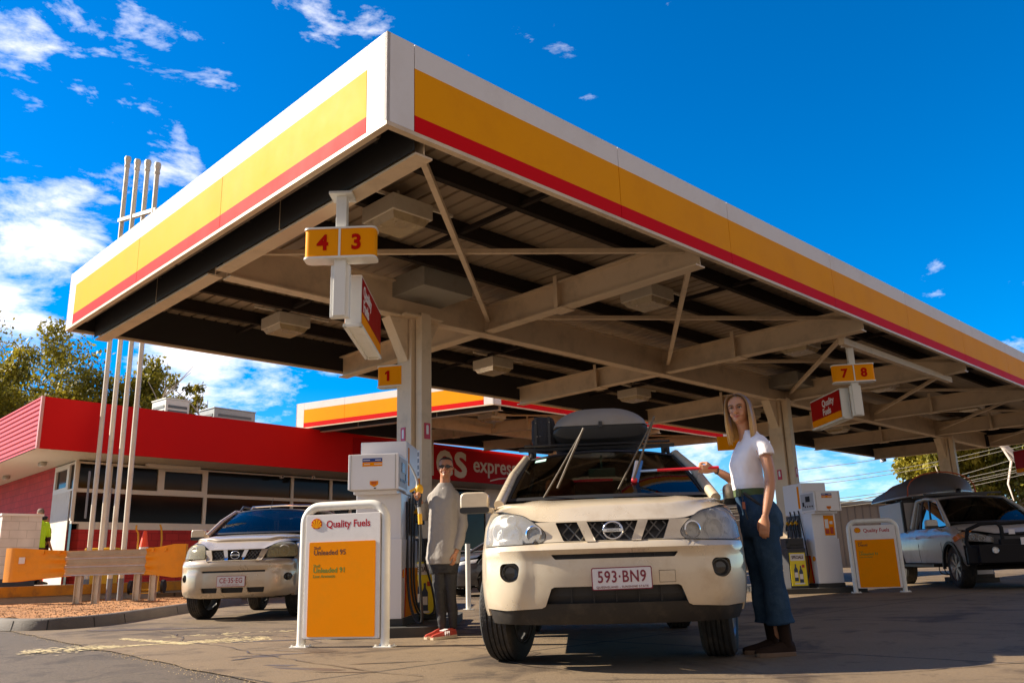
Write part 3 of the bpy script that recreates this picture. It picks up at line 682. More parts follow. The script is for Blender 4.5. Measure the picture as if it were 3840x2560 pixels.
class Shape:
    def __init__(s, W, w_, X, k=.75, p=2.6, relief=None):
        s.W = W; s.w = w_; s.X = X; s.k = k; s.p = p; s.relief = relief
    def hw(s, z): return slerp_tab(s.w, z)
    def front(s, y, z, off=0):
        w_ = s.hw(z); t = min(abs(y)/w_, .9999); sh = s.k*(1-(1-t**s.p)**(1/s.p))
        r = s.relief(y, z) if s.relief else 0
        n = t**5; return (slerp_tab(s.X, z)-sh+r+off*(1-.5*n), y+(1 if y > 0 else -1)*off*n*.8, z)
    def frac(s, f, z): return f*s.hw(z)
    def side(s, x, z, sgn, off=0):
        d = max(0, slerp_tab(s.X, z)-x); t = 1
        if d < s.k: t = (1-(1-d/s.k)**s.p)**(1/s.p)
        return (x, sgn*(s.hw(z)*t+off), z)
def wheel(name, parent, x, y, r, wd, steer=0, spokes=5, cover=ALLOY):
    """axis along local y; outward = sign of y"""
    s = 1 if y > 0 else -1
    M = Matrix.Translation((x, y, r)) @ Matrix.Rotation(steer, 4, 'Z')
    T = M @ Matrix.Rotation(-s*pi/2, 4, 'X')      # local z -> outward
    rr_ = r*.66; b = MB()
    b.lathe([(rr_*.98, -wd*.5), (rr_, -wd*.2), (rr_*.9, wd*.1), (rr_*.9, wd*.30), (rr_*1.0, wd*.44), (rr_*.96, wd*.47), (rr_*.87, wd*.33), (rr_*.85, wd*.0)], T, 32)
    for k in range(spokes):
        a = 2*pi*k/spokes+.3
        for da in (-.14, .14):
            p0 = Vector((rr_*.16*cos(a+da*.5), rr_*.16*sin(a+da*.5), wd*.34)); p1 = Vector((rr_*.93*cos(a+da), rr_*.93*sin(a+da), wd*.36)); q0 = T @ p0; q1 = T @ p1
            b.bar(q0, q1, .030*rr_/.22, .030, up=(T.to_3x3() @ Vector((0, 0, 1))))
    b.cyl(T @ Vector((0, 0, wd*.1)), T @ Vector((0, 0, wd*.38)), rr_*.24, 20)
    w_ = b.build(name, cover, parent, smooth=40)
    b = MB()
    prof = [(rr_*.97, -wd*.42), (rr_*1.05, -wd*.5), (r*.90, -wd*.5), (r*.97, -wd*.43)]
    gro = 5
    for g in range(gro):
        z0 = -wd*.38+wd*.76*g/gro; z1 = z0+wd*.76/gro; prof += [(r, z0), (r, z1-.012), (r-.009, z1-.010), (r-.009, z1-.002)]
    prof += [(r*.97, wd*.43), (r*.90, wd*.5), (rr_*1.05, wd*.5), (rr_*.97, wd*.44)]
    b.lathe(prof, T, 48)
    b.build('tyre', RUBBER, w_, smooth=40)
    b = MB(); b.cyl(T @ Vector((0, 0, -wd*.1)), T @ Vector((0, 0, wd*.02)), rr_*.8, 24); b.build('brake_disc', mat('brake_dark', (.05, .045, .04), .6), w_)
    return w_
def arch_outline(sh, zlist, L, ztop, rearx, axles, R, zsill, beltz):
    """side outline in (x,z) with wheel arches, clockwise from the front bottom"""
    P = []
    zs = [zlist[0]+(zlist[1]-zlist[0])*i/14 for i in range(15)]
    for z in zs: P.append((slerp_tab(sh.X, z)-S97(sh), z))
    P += [(x, beltz(x)) for x in [-.75, -1.0, -1.4, -2, -2.8, -3.6, rearx-.0]]
    P += [(rearx-.06, .8), (rearx, .42)]
    for ax in axles[::-1]:
        zc = R-.03
        a0 = asin(max(-1, min(1, (zsill-zc)/(R+.045))))
        for i in range(19):
            a = (pi-a0)*(1-i/18)+a0*(i/18); P.append((ax-(R+.045)*cos(pi-a)*-1 if False else ax+(R+.045)*cos(a), zc+(R+.045)*sin(a)))
    return P
def S97(sh): return sh.k*(1-(1-.955**sh.p)**(1/sh.p))
def vehicle(root, sh, paint, L, axles, R, wd, zsill, z0, ztop, wsb, wst, roofrear, rearb, hood_ctrl, steer=0, belt=1.06, hoodedge=None, cowl=-1.0, spokes=5, cutouts=None, roof_dark=False, glass=CARGLASS, pillar=None):
    """body shell shared by the vehicles.  wsb/wst=(x,halfwidth,z) of windscreen base/top"""
    rear = -L
    belz = lambda x: belt+.02*sstep(-1, -4, x)-.10*sstep(-.9, -.25, x)
    # sides (each a part)
    for s in (-1, 1):
        P = []
        for i in range(13):
            z = z0+(belt-.10-z0)*i/12; P.append((slerp_tab(sh.X, z)-S97(sh), z))
        P += [(x, belz(x)) for x in (-.7, -.9, -1.2, -1.7, -2.4, -3.2, rear+.30)]+[(rear+.12, .8), (rear+.1, .45)]
        zc = R
        for ax in sorted(axles):
            Ra = R+.05; a0 = asin((zsill-zc)/Ra)
            for i in range(21):
                a = (pi-a0)+(a0-(pi-a0))*i/20; P.append((ax+Ra*cos(a), zc+Ra*sin(a)))
        surf('side_panel', P, [], (lambda sg: lambda x, z, o: sh.side(x, z, sg, o))(s), .09, paint, root, lip=.05)
    # rear panel
    b = MB(); rings = []
    for z in (.42, .6, .8, .95, belt+.02): rings.append([(rear+.10-.10*(1-abs(y)/.9)**.5-.03*sin((z-.4)*4), y*sh.hw(z)/.9, z) for y in [-.9+.18*i for i in range(11)]])
    b.loft(rings, closed=False); b.build('tailgate', paint, root, smooth=True)
    # bonnet
    ys = [i/24*2-1 for i in range(25)]; rings = []
    for yy in ys:
        col = []; ye = yy*hoodedge(0)[0]; zf = hoodedge(abs(yy))[1]
        p0 = Vector(sh.front(ye, zf, .004)); zc = hood_ctrl[0]-hood_ctrl[2]*yy*yy; p2 = Vector((cowl-.08*(1-yy*yy)*0, ye*.985, wsb[2]-.005-hood_ctrl[3]*yy**4)); p1 = Vector((hood_ctrl[1]-.30*abs(yy)**3, ye*1.0, zc))
        zmid = p0.z+(zc-p0.z)*.6
        pa = Vector(sh.front(ye, min(zmid, zc), .004))
        for i in range(5): t = i/5; col.append(p0.lerp(pa, t))
        for i in range(15):
            t = i/14; q = pa*(1-t)**2+p1*2*t*(1-t)+p2*t*t; q.z += .016*exp(-((abs(yy)-.62)/.10)**2)*sin(pi*min(1, t*1.15))+.010*exp(-((abs(yy)-.9)/.08)**2)*sin(pi*t)
            col.append(q)
        rings.append(col)
    b = MB(); b.loft(rings, closed=False); b.build('bonnet', paint, root, smooth=50)
    b = MB()
    for e in (rings[0], rings[-1]): b.tube([(q_[0], q_[1], q_[2]) for q_ in e[1:]], .0032, 5)
    b.tube([(r_[0][0]-.001, r_[0][1], r_[0][2]-.004) for r_ in rings], .0032, 5); b.build('bonnet_gap', BLACK, root)
    # fender tops closing the gap between bonnet and side
    for s in (-1, 1):
        r1 = []; r2_ = []; r3 = []; q = sorted([(v[0], abs(v[1]), v[2]) for v in rings[-1 if s > 0 else 0][4:]]); xy = [(a_, b_) for a_, b_, c_ in q]; xz = [(a_, c_) for a_, b_, c_ in q]
        for i in range(24):
            xs_ = xy[-1][0]; x = xs_+(cowl-.02-xs_)*i/23; by = lerp(xy, x); bz = lerp(xz, x)
            r1.append((x, s*(by-.006), bz-.004)); sd = sh.side(x, belz(x)-.012, s, -.001); r3.append(sd); r2_.append((x, (r1[-1][1]+sd[1])/2+s*.014, (bz+sd[2])/2+.010))
        b = MB(); b.loft([r1, r2_, r3], closed=False); b.build('wing_top', paint, root, smooth=60)
    # greenhouse
    xb, yb, zb_ = wsb; xt, yt, zt_ = wst; xr, yr, zr = roofrear; xrb, yrb, zrb = rearb
    pil = pillar or paint
    b = MB(); rings = []
    for i in range(9):
        t = i/8; x = xt+(xr-xt)*t; z = zt_+(zr-zt_)*t+.045*sin(pi*t)
        rings.append([(x+.10*(1-abs(v)**2)*(1-t)**2-.0, v*(yt+(yr-yt)*t), z+.05*(1-v*v)) for v in [k/16*2-1 for k in range(17)]])
    b.loft(rings, closed=False); b.add([(p[0], p[1], p[2]-.02) for r_ in rings for p in r_], [(i*17+k, (i+1)*17+k, (i+1)*17+k+1, i*17+k+1) for i in range(8) for k in range(16)]); b.build('roof', BLACK if roof_dark else paint, root, smooth=60)
    bow = .10
    def ws(u, v, o=0):  # u -1..1, v 0..1
        y = u*(yb+(yt-yb)*v); x = xb+(xt-xb)*v+bow*(1-u*u)+.03*sin(pi*v); z = zb_+(zt_-zb_)*v+.05*(1-u*u)*v-.0; return (x+o, y, z+o*.6)
    b = MB(); n = 12
    b.add([ws(-1+2*i/n, j/6, 0) for j in range(7) for i in range(n+1)], [(j*(n+1)+i, j*(n+1)+i+1, (j+1)*(n+1)+i+1, (j+1)*(n+1)+i) for j in range(6) for i in range(n)])
    b.build('windscreen', glass, root, smooth=True)
    # black border of the windscreen
    b = MB()
    for (u0, u1, v0, v1) in ((-1, -.955, 0, 1), (.955, 1, 0, 1), (-1, 1, .95, 1), (-1, 1, 0, .06)):
        nn = 14; b.add([ws(u0+(u1-u0)*i/nn, v, .004) for v in [v0+(v1-v0)*j/6 for j in range(7)] for i in range(nn+1)], [(j*(nn+1)+i, j*(nn+1)+i+1, (j+1)*(nn+1)+i+1, (j+1)*(nn+1)+i) for j in range(6) for i in range(nn)])
    b.build('screen_border', BLACK, root)
    for s in (-1, 1):
        b = MB(); b.tube([ (xb+.10, s*(yb+.035), zb_-.03), ((xb+xt)/2+.03, s*((yb+yt)/2+.028), (zb_+zt_)/2+.03), (xt, s*(yt+.015), zt_+.012)], [.040, .034, .028], 12)
        b.tube([(xt, s*(yt+.015), zt_+.012), ((xt+xr)/2, s*((yt+yr)/2+.02), (zt_+zr)/2+.05), (xr, s*yr, zr+.01)], [.032, .035, .035], 8)
        b.tube([(xr, s*yr, zr), (xrb, s*yrb, zrb)], [.05, .06], 8); b.build('pillar', pil, root, smooth=60)
        # side glass with door pillars
        b = MB(); A = Vector((xb+.05, s*(yb+.03), zb_-.03)); B = Vector((xt-.02, s*(yt+.01), zt_)); C_ = Vector((xr, s*(yr), zr)); D = Vector((xrb, s*yrb, zrb-.03)); b.add([A, D, C_, B], [(0, 1, 2, 3)]); b.build('side_window', DARKGLASS, root, fixn=False)
        b = MB()
        for f in (.42, .74):
            p = A.lerp(D, f)+Vector((0, s*.004, 0)); q = B.lerp(C_, f-.06)+Vector((0, s*.004, 0)); b.bar(p, q, .07, .03, up=(0, 1, 0))
        b.build('door_pillar', BLACK, root)
        b = MB()
        for x, h in ((cowl-.12, .62), ((axles[0]+axles[1])/2-.12, .66), (axles[1]+.36, .66)):
            pts = [sh.side(x-.10*(1 if h == .66 and x < -2.9 else 0)*(zz < .7), zz, s, .0015) for zz in (.42, .6, .8, belt-.02)]; b.tube(pts, .005, 4)
        b.build('door_gap', BLACK, root)
        for x in (-1.95, -2.75):
            b = MB(); q = sh.side(x, .94, s, .03); b.box(q, (.16, .025, .028)); b.build('door_handle', paint, root, bevel=.008)
    b = MB(); b.add([(xr, -yr, zr), (xr, yr, zr), (xrb, yrb, zrb-.03), (xrb, -yrb, zrb-.03)], [(0, 1, 2, 3)]); b.build('rear_window', DARKGLASS, root)
    # floor, wheel housings, interior
    b = MB(); b.bb((axles[0]-.45, -.70, zsill-.04), (axles[1]+.45, .70, zsill+.16)); b.bb((axles[1]-.40, -.55, zsill-.02), (rear+.15, .55, .6)); b.bb((axles[0]-.42, -.50, zsill-.03), (-.42, .50, zsill+.1))
    b.bb((axles[0]-.45, -.58, .42), (-.34, .58, .74)); b.cyl((axles[0], -.55, R*.95), (axles[0], .55, R*.95), .05, 10); b.cyl((axles[1], -.6, R), (axles[1], .6, R), .05, 10)
    b.build('underbody', mat('underbody_black', (.02, .018, .016), .9, dirt=((.06, .045, .03), .5, 4)), root)
    b = MB(); b.bb((cowl-.02, -.66, .78), (cowl-.40, .66, wsb[2]-.05)); b.bb((cowl-.40, -.68, .45), (rear+.35, .68, .55)); b.build('dashboard', INTB, root, bevel=.03)
    for k, (x, z) in zip(range(4), (-.2, .0, 0, 0) and ((cowl-1.15, 1.02), (cowl-1.15, 1.02), (cowl-2.05, 1.0), (cowl-2.05, 1.0))):
        y = (-.36, .36, -.36, .36)[k]; b = MB(); b.box((x, y, z-.10), (.14, .46, .56)); b.box((x+.22, y, .70), (.5, .46, .14)); b.box((x-.01, y, z+.28), (.08, .26, .18)); b.build('seat', ORANGE if k % 2 == 0 and paint is CARPAINT else INTB, root, bevel=.05, smooth=40)
    b = MB()
    for i in range(24):
        a0 = 2*pi*i/24; a1 = 2*pi*(i+1)/24; f = lambda a: (cowl-.50+.05*sin(a), .36+.18*cos(a), 1.0+.17*sin(a)); b.bar(f(a0), f(a1), .03, .03)
    b.box((cowl-.46, .36, 1.0), (.03, .34, .05)); b.build('steering_wheel', INTB, root)
    ws_ = []
    for ax, st in zip(axles, (steer, 0)):
        for s in (-1, 1): wheel('wheel', root, ax, s*(sh.W/2-wd/2-.035), R, wd, st, spokes)
    for s in (-1, 1):
        b = MB(); x = cowl+.02-.12; c = Vector((x-.02, s*(sh.W/2+.115), wsb[2]+.015)); b.prism(rr(.22, .15, .05), .10, MX(c+Vector((-.05, 0, 0)), (0, 1, 0))); b.bar((x-.06, s*(sh.W/2-.06), 1.06), c+Vector((-.0, -s*.06, -.05)), .05, .04)
        mm = b.build('door_mirror', paint, root, bevel=.012, smooth=50)
        b = MB(); b.prism(rr(.225, .045, .02), .105, MX(c+Vector((-.052, 0, -.062)), (0, 1, 0))); b.build('mirror_base', BLACK, mm)
    return ws
def mesh_panel(name, root, sh, poly, off, cell=.075, m=None, r=.004):
    """diamond mesh bars inside polygon (y,z) on the nose surface"""
    b = MB(); y0 = min(p[0] for p in poly); y1 = max(p[0] for p in poly); z0 = min(p[1] for p in poly); z1 = max(p[1] for p in poly); dx = cell; dz = cell*.56
    ny = int((y1-y0)/dx)+2; nz_ = int((z1-z0)/dz)+2
    for i in range(-1, ny+1):
        for j in range(-1, nz_+1):
            cx = y0+(i+(.5 if j % 2 else 0))*dx; cz = z0+j*dz/1*.5*2
            for sx in (-1, 1):
                a = (cx, cz); c = (cx+sx*dx/2, cz+dz)
                if inpoly(*a, poly) and inpoly(*c, poly): b.bar(sh.front(*a, off), sh.front(*c, off), r*2, r*2)
                else:
                    mid = ((a[0]+c[0])/2, (a[1]+c[1])/2)
                    for e in (a, c):
                        if inpoly(*e, poly) and inpoly(*mid, poly): b.bar(sh.front(*e, off), sh.front(*mid, off), r*2, r*2)
    return b.build(name, m or MESHM, root)
def patch(name, root, sh, poly, off, m, lip=.03, step=.03, holes=()):
    return surf(name, poly, list(holes), lambda a, c, o: sh.front(a, c, off+o), step, m, root, lip=lip)
def mir(P): return [(-x, z) for x, z in P][::-1]
def plate(root, c, rz, txt, sub, colt, cold, w_=.372, h=.134):
    """number plate facing local +x"""
    M = MX(c, (0, 1, 0)) @ Matrix.Rotation(rz, 4, 'Z')
    b = MB(); b.mi = 1; b.prism(rr(w_, h, .012), .004, M @ Matrix.Translation((0, 0, 0))); b.mi = 0; b.prism(rr(w_-.012, h-.012, .009), .0052, M)
    o = b.build('number_plate', [mat('plate_white', (.70, .66, .66), .4, var=.03), colt], root)
    text('plate_number', txt, .098, colt, o, M @ Matrix.Translation((0, -.022, .0055)), bold=.012, sx=.80, align='CENTER', sp=1.08)
    text('plate_line', sub, .018, cold, o, M @ Matrix.Translation((0, -.056, .0055)), bold=.0, sx=1.08, align='CENTER', sp=1.1)
    return o
MAROON = mat('plate_maroon', (.20, .01, .03), .4)
def emblem(root, sh, y, z, r, off):
    x = sh.front(y, z, off)[0]; M = MX((x, y, z), (0, 1, 0)); b = MB()
    n = 40; pts = [Vector((r*cos(2*pi*i/n), r*.88*sin(2*pi*i/n), .008)) for i in range(n+1)]
    b.tube([M @ p for p in pts], r*.105, 8, caps=False)
    b.box((0, 0, .012), (r*2.15, r*.36, .016), 0, M)
    e = b.build('emblem', CHROME, root, bevel=.002, smooth=40)
    text('emblem_lettering', 'NISSAN', r*.34, mat('emblem_dark', (.10, .10, .11), .4), e, M @ Matrix.Translation((0, -r*.12, .0205)), bold=.02, align='CENTER', sx=1.15)
    return e
def lamp(root, sh, P, name, inner, bowls, prot=.012):
    # housing, reflectors, clear cover
    b0 = patch(name, root, sh, P, -.045, inner, lip=0, step=.04)
    for (y, z, r, m) in bowls:
        c = Vector(sh.front(y, z, -.034)); b = MB(); M = MX(c, Vector(sh.front(y+.02, z))-Vector(sh.front(y-.02, z))); b.lathe([(r*.05, -.03), (r*.55, -.022), (r*.85, -.005), (r, .012), (r*1.10, .012), (r*1.12, -.01)], M, 28); b.sphere((0, 0, -.012), r*.22, 10, M); b.build('reflector', m, b0, smooth=50)
    patch('lamp_cover', b0, sh, P, prot, LAMPGLASS, lip=.05)
    rim = resample(P, .03); b = MB(); b.tube([sh.front(y, z, .004) for y, z in rim+[rim[0]]], .005, 5, caps=False); b.build('lamp_seal', BLACK, b0)
    return b0
# ======== the near champagne off-roader ========
def relief1(y, z):
    a = abs(y); r = 0
    r += -.022*sstep(.60+.25*(.6-z)*(z < .6), .50+.25*(.6-z)*(z < .6), a)*sstep(.765, .715, z)       # recessed centre
    r += .016*sstep(.70, .75, z)*sstep(.80, .77, z)                           # top ledge
    return r
SH1 = Shape(1.785, [(.25, .83), (.32, .86), (.42, .882), (.6, .893), (.8, .885), (.92, .872), (1.0, .845), (1.06, .80), (1.12, .76)],
            [(.25, -.10), (.32, -.05), (.42, -.012), (.55, 0), (.68, -.004), (.755, -.012), (.785, -.05), (.85, -.075), (.92, -.095), (.98, -.14), (1.03, -.24), (1.06, -.4)], k=.62, p=2.7, relief=relief1)
carA = thing('parked_car', 'large dusty champagne off-roader in front with black roof box and raised wipers', 'car', (.60, 5.37, 0), radians(-94), 'champagne and gold off-roaders at the pumps')
he1 = lambda a: (.80, lerp([(0, .918), (.50, .918), (.62, .925), (.72, .958), (.82, .99), (.92, 1.012), (1, 1.02)], a))
ws1 = vehicle(carA, SH1, CARPAINT, 4.6, (-.93, -3.56), .355, .225, .33, .34, 1.03, (-1.02, .765, 1.12), (-1.74, .62, 1.515), (-3.95, .60, 1.52), (-4.38, .72, 1.08), (1.085, -.30, .015, .05), steer=radians(-14), belt=1.06, hoodedge=he1, cowl=-1.02, spokes=6)
def fr(sh, P): return P
zt1 = [(-.85, .772), (-.6, .776), (-.45, .785), (-.30, .785), (.30, .785), (.45, .785), (.6, .776), (.85, .772)]
def edgeP(sh, zs, sg, f=.955): return [(sg*f*sh.hw(z), z) for z in zs]
B_OUT = edgeP(SH1, [.77, .70, .60, .50, .44, .385], -1)+[(-.70, .375), (-.47, .388), (-.445, .40), (-.405, .505), (-.385, .515), (.385, .515), (.405, .505), (.445, .40), (.47, .388), (.70, .375)]+edgeP(SH1, [.385, .44, .50, .60, .70, .77], 1)+[(.6, .776), (.44, .787), (-.44, .787), (-.6, .776)]
slot = roundp([(-.40, .712), (.40, .712), (.375, .682), (-.375, .682)], .008)
intake = roundp([(-.40, .515), (.40, .515), (.43, .412), (-.43, .412)], .03)
fogh = roundp([(-.735, .665), (-.63, .668), (-.605, .64), (-.62, .56), (-.69, .545), (-.74, .585)], .03)
patch('bumper', carA, SH1, B_OUT, 0, CARPAINT, lip=.045, holes=[slot, fogh, mir(fogh)], step=.035)
b = MB(); y = .9
b.loft([[SH1.front(-.45+.9*i/10, z, -.055) for i in range(11)] for z in (.37, .46, .53)], closed=False); b.loft([[SH1.front(-.42+.84*i/10, z, -.045) for i in range(11)] for z in (.66, .72)], closed=False)
for yy in (-.28, -.14, 0, .14, .28): b.bar(SH1.front(yy, .405, -.03), SH1.front(yy, .52, -.03), .006, .01); b.bar(SH1.front(yy*.9, .68, -.02), SH1.front(yy*.9, .715, -.02), .004, .01)
b.build('intake_grille', BLACK, carA)
V1 = edgeP(SH1, [.375, .33, .29], -1)+[(-.5, .285), (.5, .285)]+edgeP(SH1, [.29, .33, .375], 1)+[(.70, .372), (.47, .385), (.44, .413), (-.44, .413), (-.47, .385), (-.70, .372)]
patch('valance', carA, SH1, V1, -.012, VALANCE, lip=.06)
GR = [(-.365, .912), (.365, .912), (.315, .792), (-.315, .792)]
b = MB(); b.loft([[SH1.front(-.42+.84*i/12, z, -.05) for i in range(13)] for z in (.78, .85, .925)], closed=False); g = b.build('grille', BLACK, carA)
mesh_panel('grille_mesh', g, SH1, [(-.36, .91), (.36, .91), (.31, .795), (-.31, .795)], -.022, .078)
GS = [(-.50, .917), (.50, .917), (.462, .876), (.432, .836), (.45, .790), (-.45, .790), (-.432, .836), (-.462, .876)]
surf('grille_surround', GS, [roundp(GR, .01)], lambda a, c, o: SH1.front(a, c, .006+o), .04, CARPAINT, carA, lip=.04)
for s in (-1, 1):
    P = [(s*.228, .915), (s*.165, .915), (s*.112, .787), (s*.172, .787)]
    surf('grille_bar', P if s < 0 else P[::-1], [], lambda a, c, o: SH1.front(a, c, .012+o), .03, CARPAINT, carA, lip=.045)
emblem(carA, SH1, 0, .853, .060, .004)
HL = roundp([(-.445, .790), (-.425, .835), (-.455, .875), (-.515, .925), (-.575, .965), (-.66, .985), (-.735, .992), (-.79, .975), (-.832, .90), (-.838, .80), (-.832, .778), (-.60, .781)], .03)
for P in (HL, mir(HL)):
    s = -1 if P is HL else 1
    lamp(carA, SH1, P, 'headlight', LAMPWHITE, [(s*.505, .845, .050, LAMPIN), (s*.665, .845, .066, LAMPIN), (s*.66, .935, .036, LAMPIN), (s*.765, .87, .05, LAMPIN)])
    c = Vector(SH1.front(s*.505, .845, .016)); b = MB(); b.lathe([(.050, -.012), (.056, -.006), (.056, .004), (.048, .008), (.046, -.004)], MX(c, Vector(SH1.front(s*.505+.02, .845))-Vector(SH1.front(s*.505-.02, .845))), 28); b.build('lamp_ring', CHROME, carA, smooth=40)
for s in (-1, 1):
    c = Vector(SH1.front(s*.672, .607, -.03)); b = MB(); M = MX(c-Vector((.0, 0, 0)), (0, 1, 0)); b.lathe([(.001, .0), (.035, -.004), (.05, .012), (.056, .012), (.058, -.02)], M, 24)
    f = b.build('fog_lamp', mat('fog_glass', (.025, .025, .025), .15, coat=.6, var=.3), carA, smooth=40); b = MB(); b.loft([[SH1.front(s*(.58+.18*i/5), z, -.045) for i in range(6)] for z in (.53, .68)], closed=False); b.build('fog_recess', BLACK, f)
plate(carA, (.018, .035, .560), radians(0.6), '593\u00b7BN9', 'QUEENSLAND - SUNSHINE STATE', MAROON, MAROON)
b = MB(); b.tube([SH1.front(.27, .60, .001), SH1.front(.37, .60, .001), SH1.front(.37, .53, .001), SH1.front(.27, .53, .001), SH1.front(.27, .60, .001)], .0016, 4); b.build('tow_cover', VALANCE, carA)
# registration sticker, mirror
b = MB(); q = [ws1(u, v, .006) for u, v in ((-.86, .86), (-.72, .86), (-.72, .92), (-.86, .92))]; b.add(q, [(0, 1, 2, 3)]); b.build('window_sticker', mat('sticker_green', (.5, .8, .72), .4), carA)
b = MB(); b.box(Vector(ws1(0, .72, -.12)), (.03, .22, .07)); b.bar(ws1(0, .75, -.12), ws1(0, .92, -.02), .02, .02); b.build('inner_mirror', mat('mirror_green', (.25, .4, .3), .1, coat=1), carA, bevel=.01)
# wipers standing up
def loc(car, p):   # world -> car local
    return car.matrix_world.inverted() @ Vector(p)
bpy.context.view_layer.update()
Rb = carA.matrix_world.inverted()
def wiper(base, tip, foot, root):
    base = Rb @ Vector(base); tip = Rb @ Vector(tip); foot = Rb @ Vector(foot)
    b = MB(); b.tube([base, base.lerp(tip, .55), tip], [.008, .006, .005], 6); w_ = b.build('wiper_arm', mat('wiper_dusty', (.10, .075, .05), .6, var=.4, nscale=20), root, smooth=40)
    b = MB(); mid = tip.lerp(foot, .5); up = tip+(tip-foot).normalized()*.02; b.tube([up, tip.lerp(foot, .25)+Vector((.022, 0, 0)), mid+Vector((.03, 0, 0)), tip.lerp(foot, .75)+Vector((.022, 0, 0)), foot], .006, 5); b.bar(up, foot, .006, .016); b.bar(tip.lerp(foot, .3), tip.lerp(foot, .7)+Vector((.02, 0, 0)), .009, .009); b.build('wiper_blade', mat('wiper_dusty', (.17, .135, .09), .6), w_)
    return w_
wiper((.19, 6.40, 1.115), (.50, 6.12, 1.60), (.305, 6.28, 1.20), carA)
wiper((.735, 6.42, 1.12), (1.03, 6.12, 1.67), (.88, 6.30, 1.25), carA)
# roof rack
b = MB()
for s in (-1, 1): b.tube([(-1.95, s*.60, 1.55), (-2.1, s*.60, 1.61), (-3.7, s*.58, 1.62), (-3.85, s*.58, 1.55)], .017, 8)
for x in (-2.2, -3.2): b.box((x, -.02, 1.66), (.06, 1.40, .025))
for s in (-1, 1):
    for x in (-2.2, -3.2): b.box((x, s*.6, 1.63), (.07, .07, .07))
b.tube([(-2.0, -.66, 1.67), (-2.0, .62, 1.67)], .012, 6)
b.build('roof_rack', BLACK, carA, smooth=40)
# aerial mounted near the wing on the far side
# roof box (own thing) and bag
cw = carA.matrix_world
def onroof(x, y, z): return cw @ Vector((x, y, z))
rb = thing('roof_box', 'long black and grey plastic roof box strapped on top of the near car', 'roof box', onroof(-2.75, .02, 1.67), radians(-94))
def boxring(x, f, zl, zh, top):
    P = []; W = .43*f
    for i in range(28):
        a = 2*pi*i/28; c = abs(cos(a))**.55*(1 if cos(a) > 0 else -1); s_ = abs(sin(a))**.7*(1 if sin(a) > 0 else -1)
        z = zl+(zh-zl)*(s_+1)/2 if not top else zl+(zh-zl)*max(0, s_)
        wd_ = W*(1-.30*max(0, s_)**1.5) if top else W*(1-.10*max(0, -s_)); P.append((x, wd_*c, z))
    return P
b = MB(); b.loft([boxring(x, f, .15, .15+h, True) for x, f, h in ((.86, .80, .02), (.84, .9, .09), (.74, .97, .165), (.5, 1, .205), (0, 1, .215), (-.6, .98, .20), (-.85, .92, .14), (-.9, .85, .02))]); b.build('lid', mat('roof_box_lid', (.24, .22, .20), .5, var=.15, dirt=((.22, .17, .12), .4, 4)), rb, smooth=50)
b = MB(); b.loft([boxring(x, f*1.02, z, .165, False) for x, f, z in ((.85, .80, .12), (.80, .95, .04), (.5, .97, .0), (-.6, .95, .0), (-.85, .90, .06), (-.91, .8, .12))]); b.build('base', mat('roof_box_base', (.02, .02, .02), .6), rb, smooth=50)
b = MB(); b.box((.865, 0, .155), (.02, .03, .05)); b.build('catch', BLACK, rb)
bg_ = thing('roof_bag', 'soft black bag tied on the roof rack beside the roof box', 'bag', onroof(-2.30, -.49, 1.67), radians(-94))
BS = Matrix.Diagonal((.9, .86, .86, 1)); b = MB(); b.loft([[(x+dx*f2, yy, zz) for yy, zz, dx in [(.145*f*(abs(cos(a))**.5)*(1 if cos(a) > 0 else -1)+.004*sin(9*a), .17+.165*f*(abs(sin(a))**.5)*(1 if sin(a) > 0 else -1)+.006*cos(7*a), .01*cos(5*a)) for a in [2*pi*i/24 for i in range(24)]]] for x, f, f2 in ((.22, .82, 1), (.2, .97, 1), (.05, 1.03, 0), (-.3, 1, 1), (-.42, .9, 1))]); b.build('bag_body', mat('black_canvas', (.022, .022, .028), .85, bump=.6, bscale=120), bg_, smooth=60); bg_.scale = (.9, .76, .84)
b = MB()
for y in (-.09, .07): b.box((.232, y, .17), (.006, .03, .30)); b.bar((.2, y, .33), (-.35, y, .345), .03, .006)
b.build('strap', BLACK, bg_)
b = MB()
for y, z in ((-.085, .26), (.075, .265), (-.075, .115), (-.04, .115), (.055, .118), (.09, .118)): b.sphere((.236, y, z), .0055, 8)
b.build('rivet', CHROME, bg_)
# ======== the gold off-roader behind the sign ========
def relief2(y, z):
    a = abs(y); r = .028*sstep(.47, .52, a)*sstep(.74, .68, a)*sstep(.34, .40, z)*sstep(.72, .66, z)
    r += .03*sstep(.70, .76, z)*sstep(.86, .83, z)
    return r-.03*sstep(.36, .30, z)
SH2 = Shape(1.765, [(.25, .82), (.32, .85), (.42, .875), (.6, .883), (.8, .88), (.95, .865), (1.06, .85), (1.16, .81), (1.24, .76)],
            [(.25, -.10), (.32, -.05), (.42, -.01), (.55, 0), (.72, -.01), (.82, -.03), (.855, -.07), (.95, -.10), (1.02, -.14), (1.08, -.24), (1.12, -.4)], k=.55, p=2.8, relief=relief2)
carB = thing('parked_car', 'pale gold off-roader on the left, behind the tall price sign', 'car', (-4.10, 12.35, 0), radians(-91), 'champagne and gold off-roaders at the pumps')
he2 = lambda a: (.80, lerp([(0, .993), (.5, .993), (.62, 1.05), (.75, 1.09), (.9, 1.105), (1, 1.11)], a))
vehicle(carB, SH2, CARPAINT2, 4.5, (-.93, -3.55), .36, .22, .33, .33, 1.03, (-1.10, .75, 1.25), (-1.75, .60, 1.62), (-4.0, .60, 1.63), (-4.35, .70, 1.2), (1.20, -.30, .025, .05), steer=radians(-8), belt=1.16, hoodedge=he2, cowl=-1.10, spokes=5, pillar=CARPAINT2)
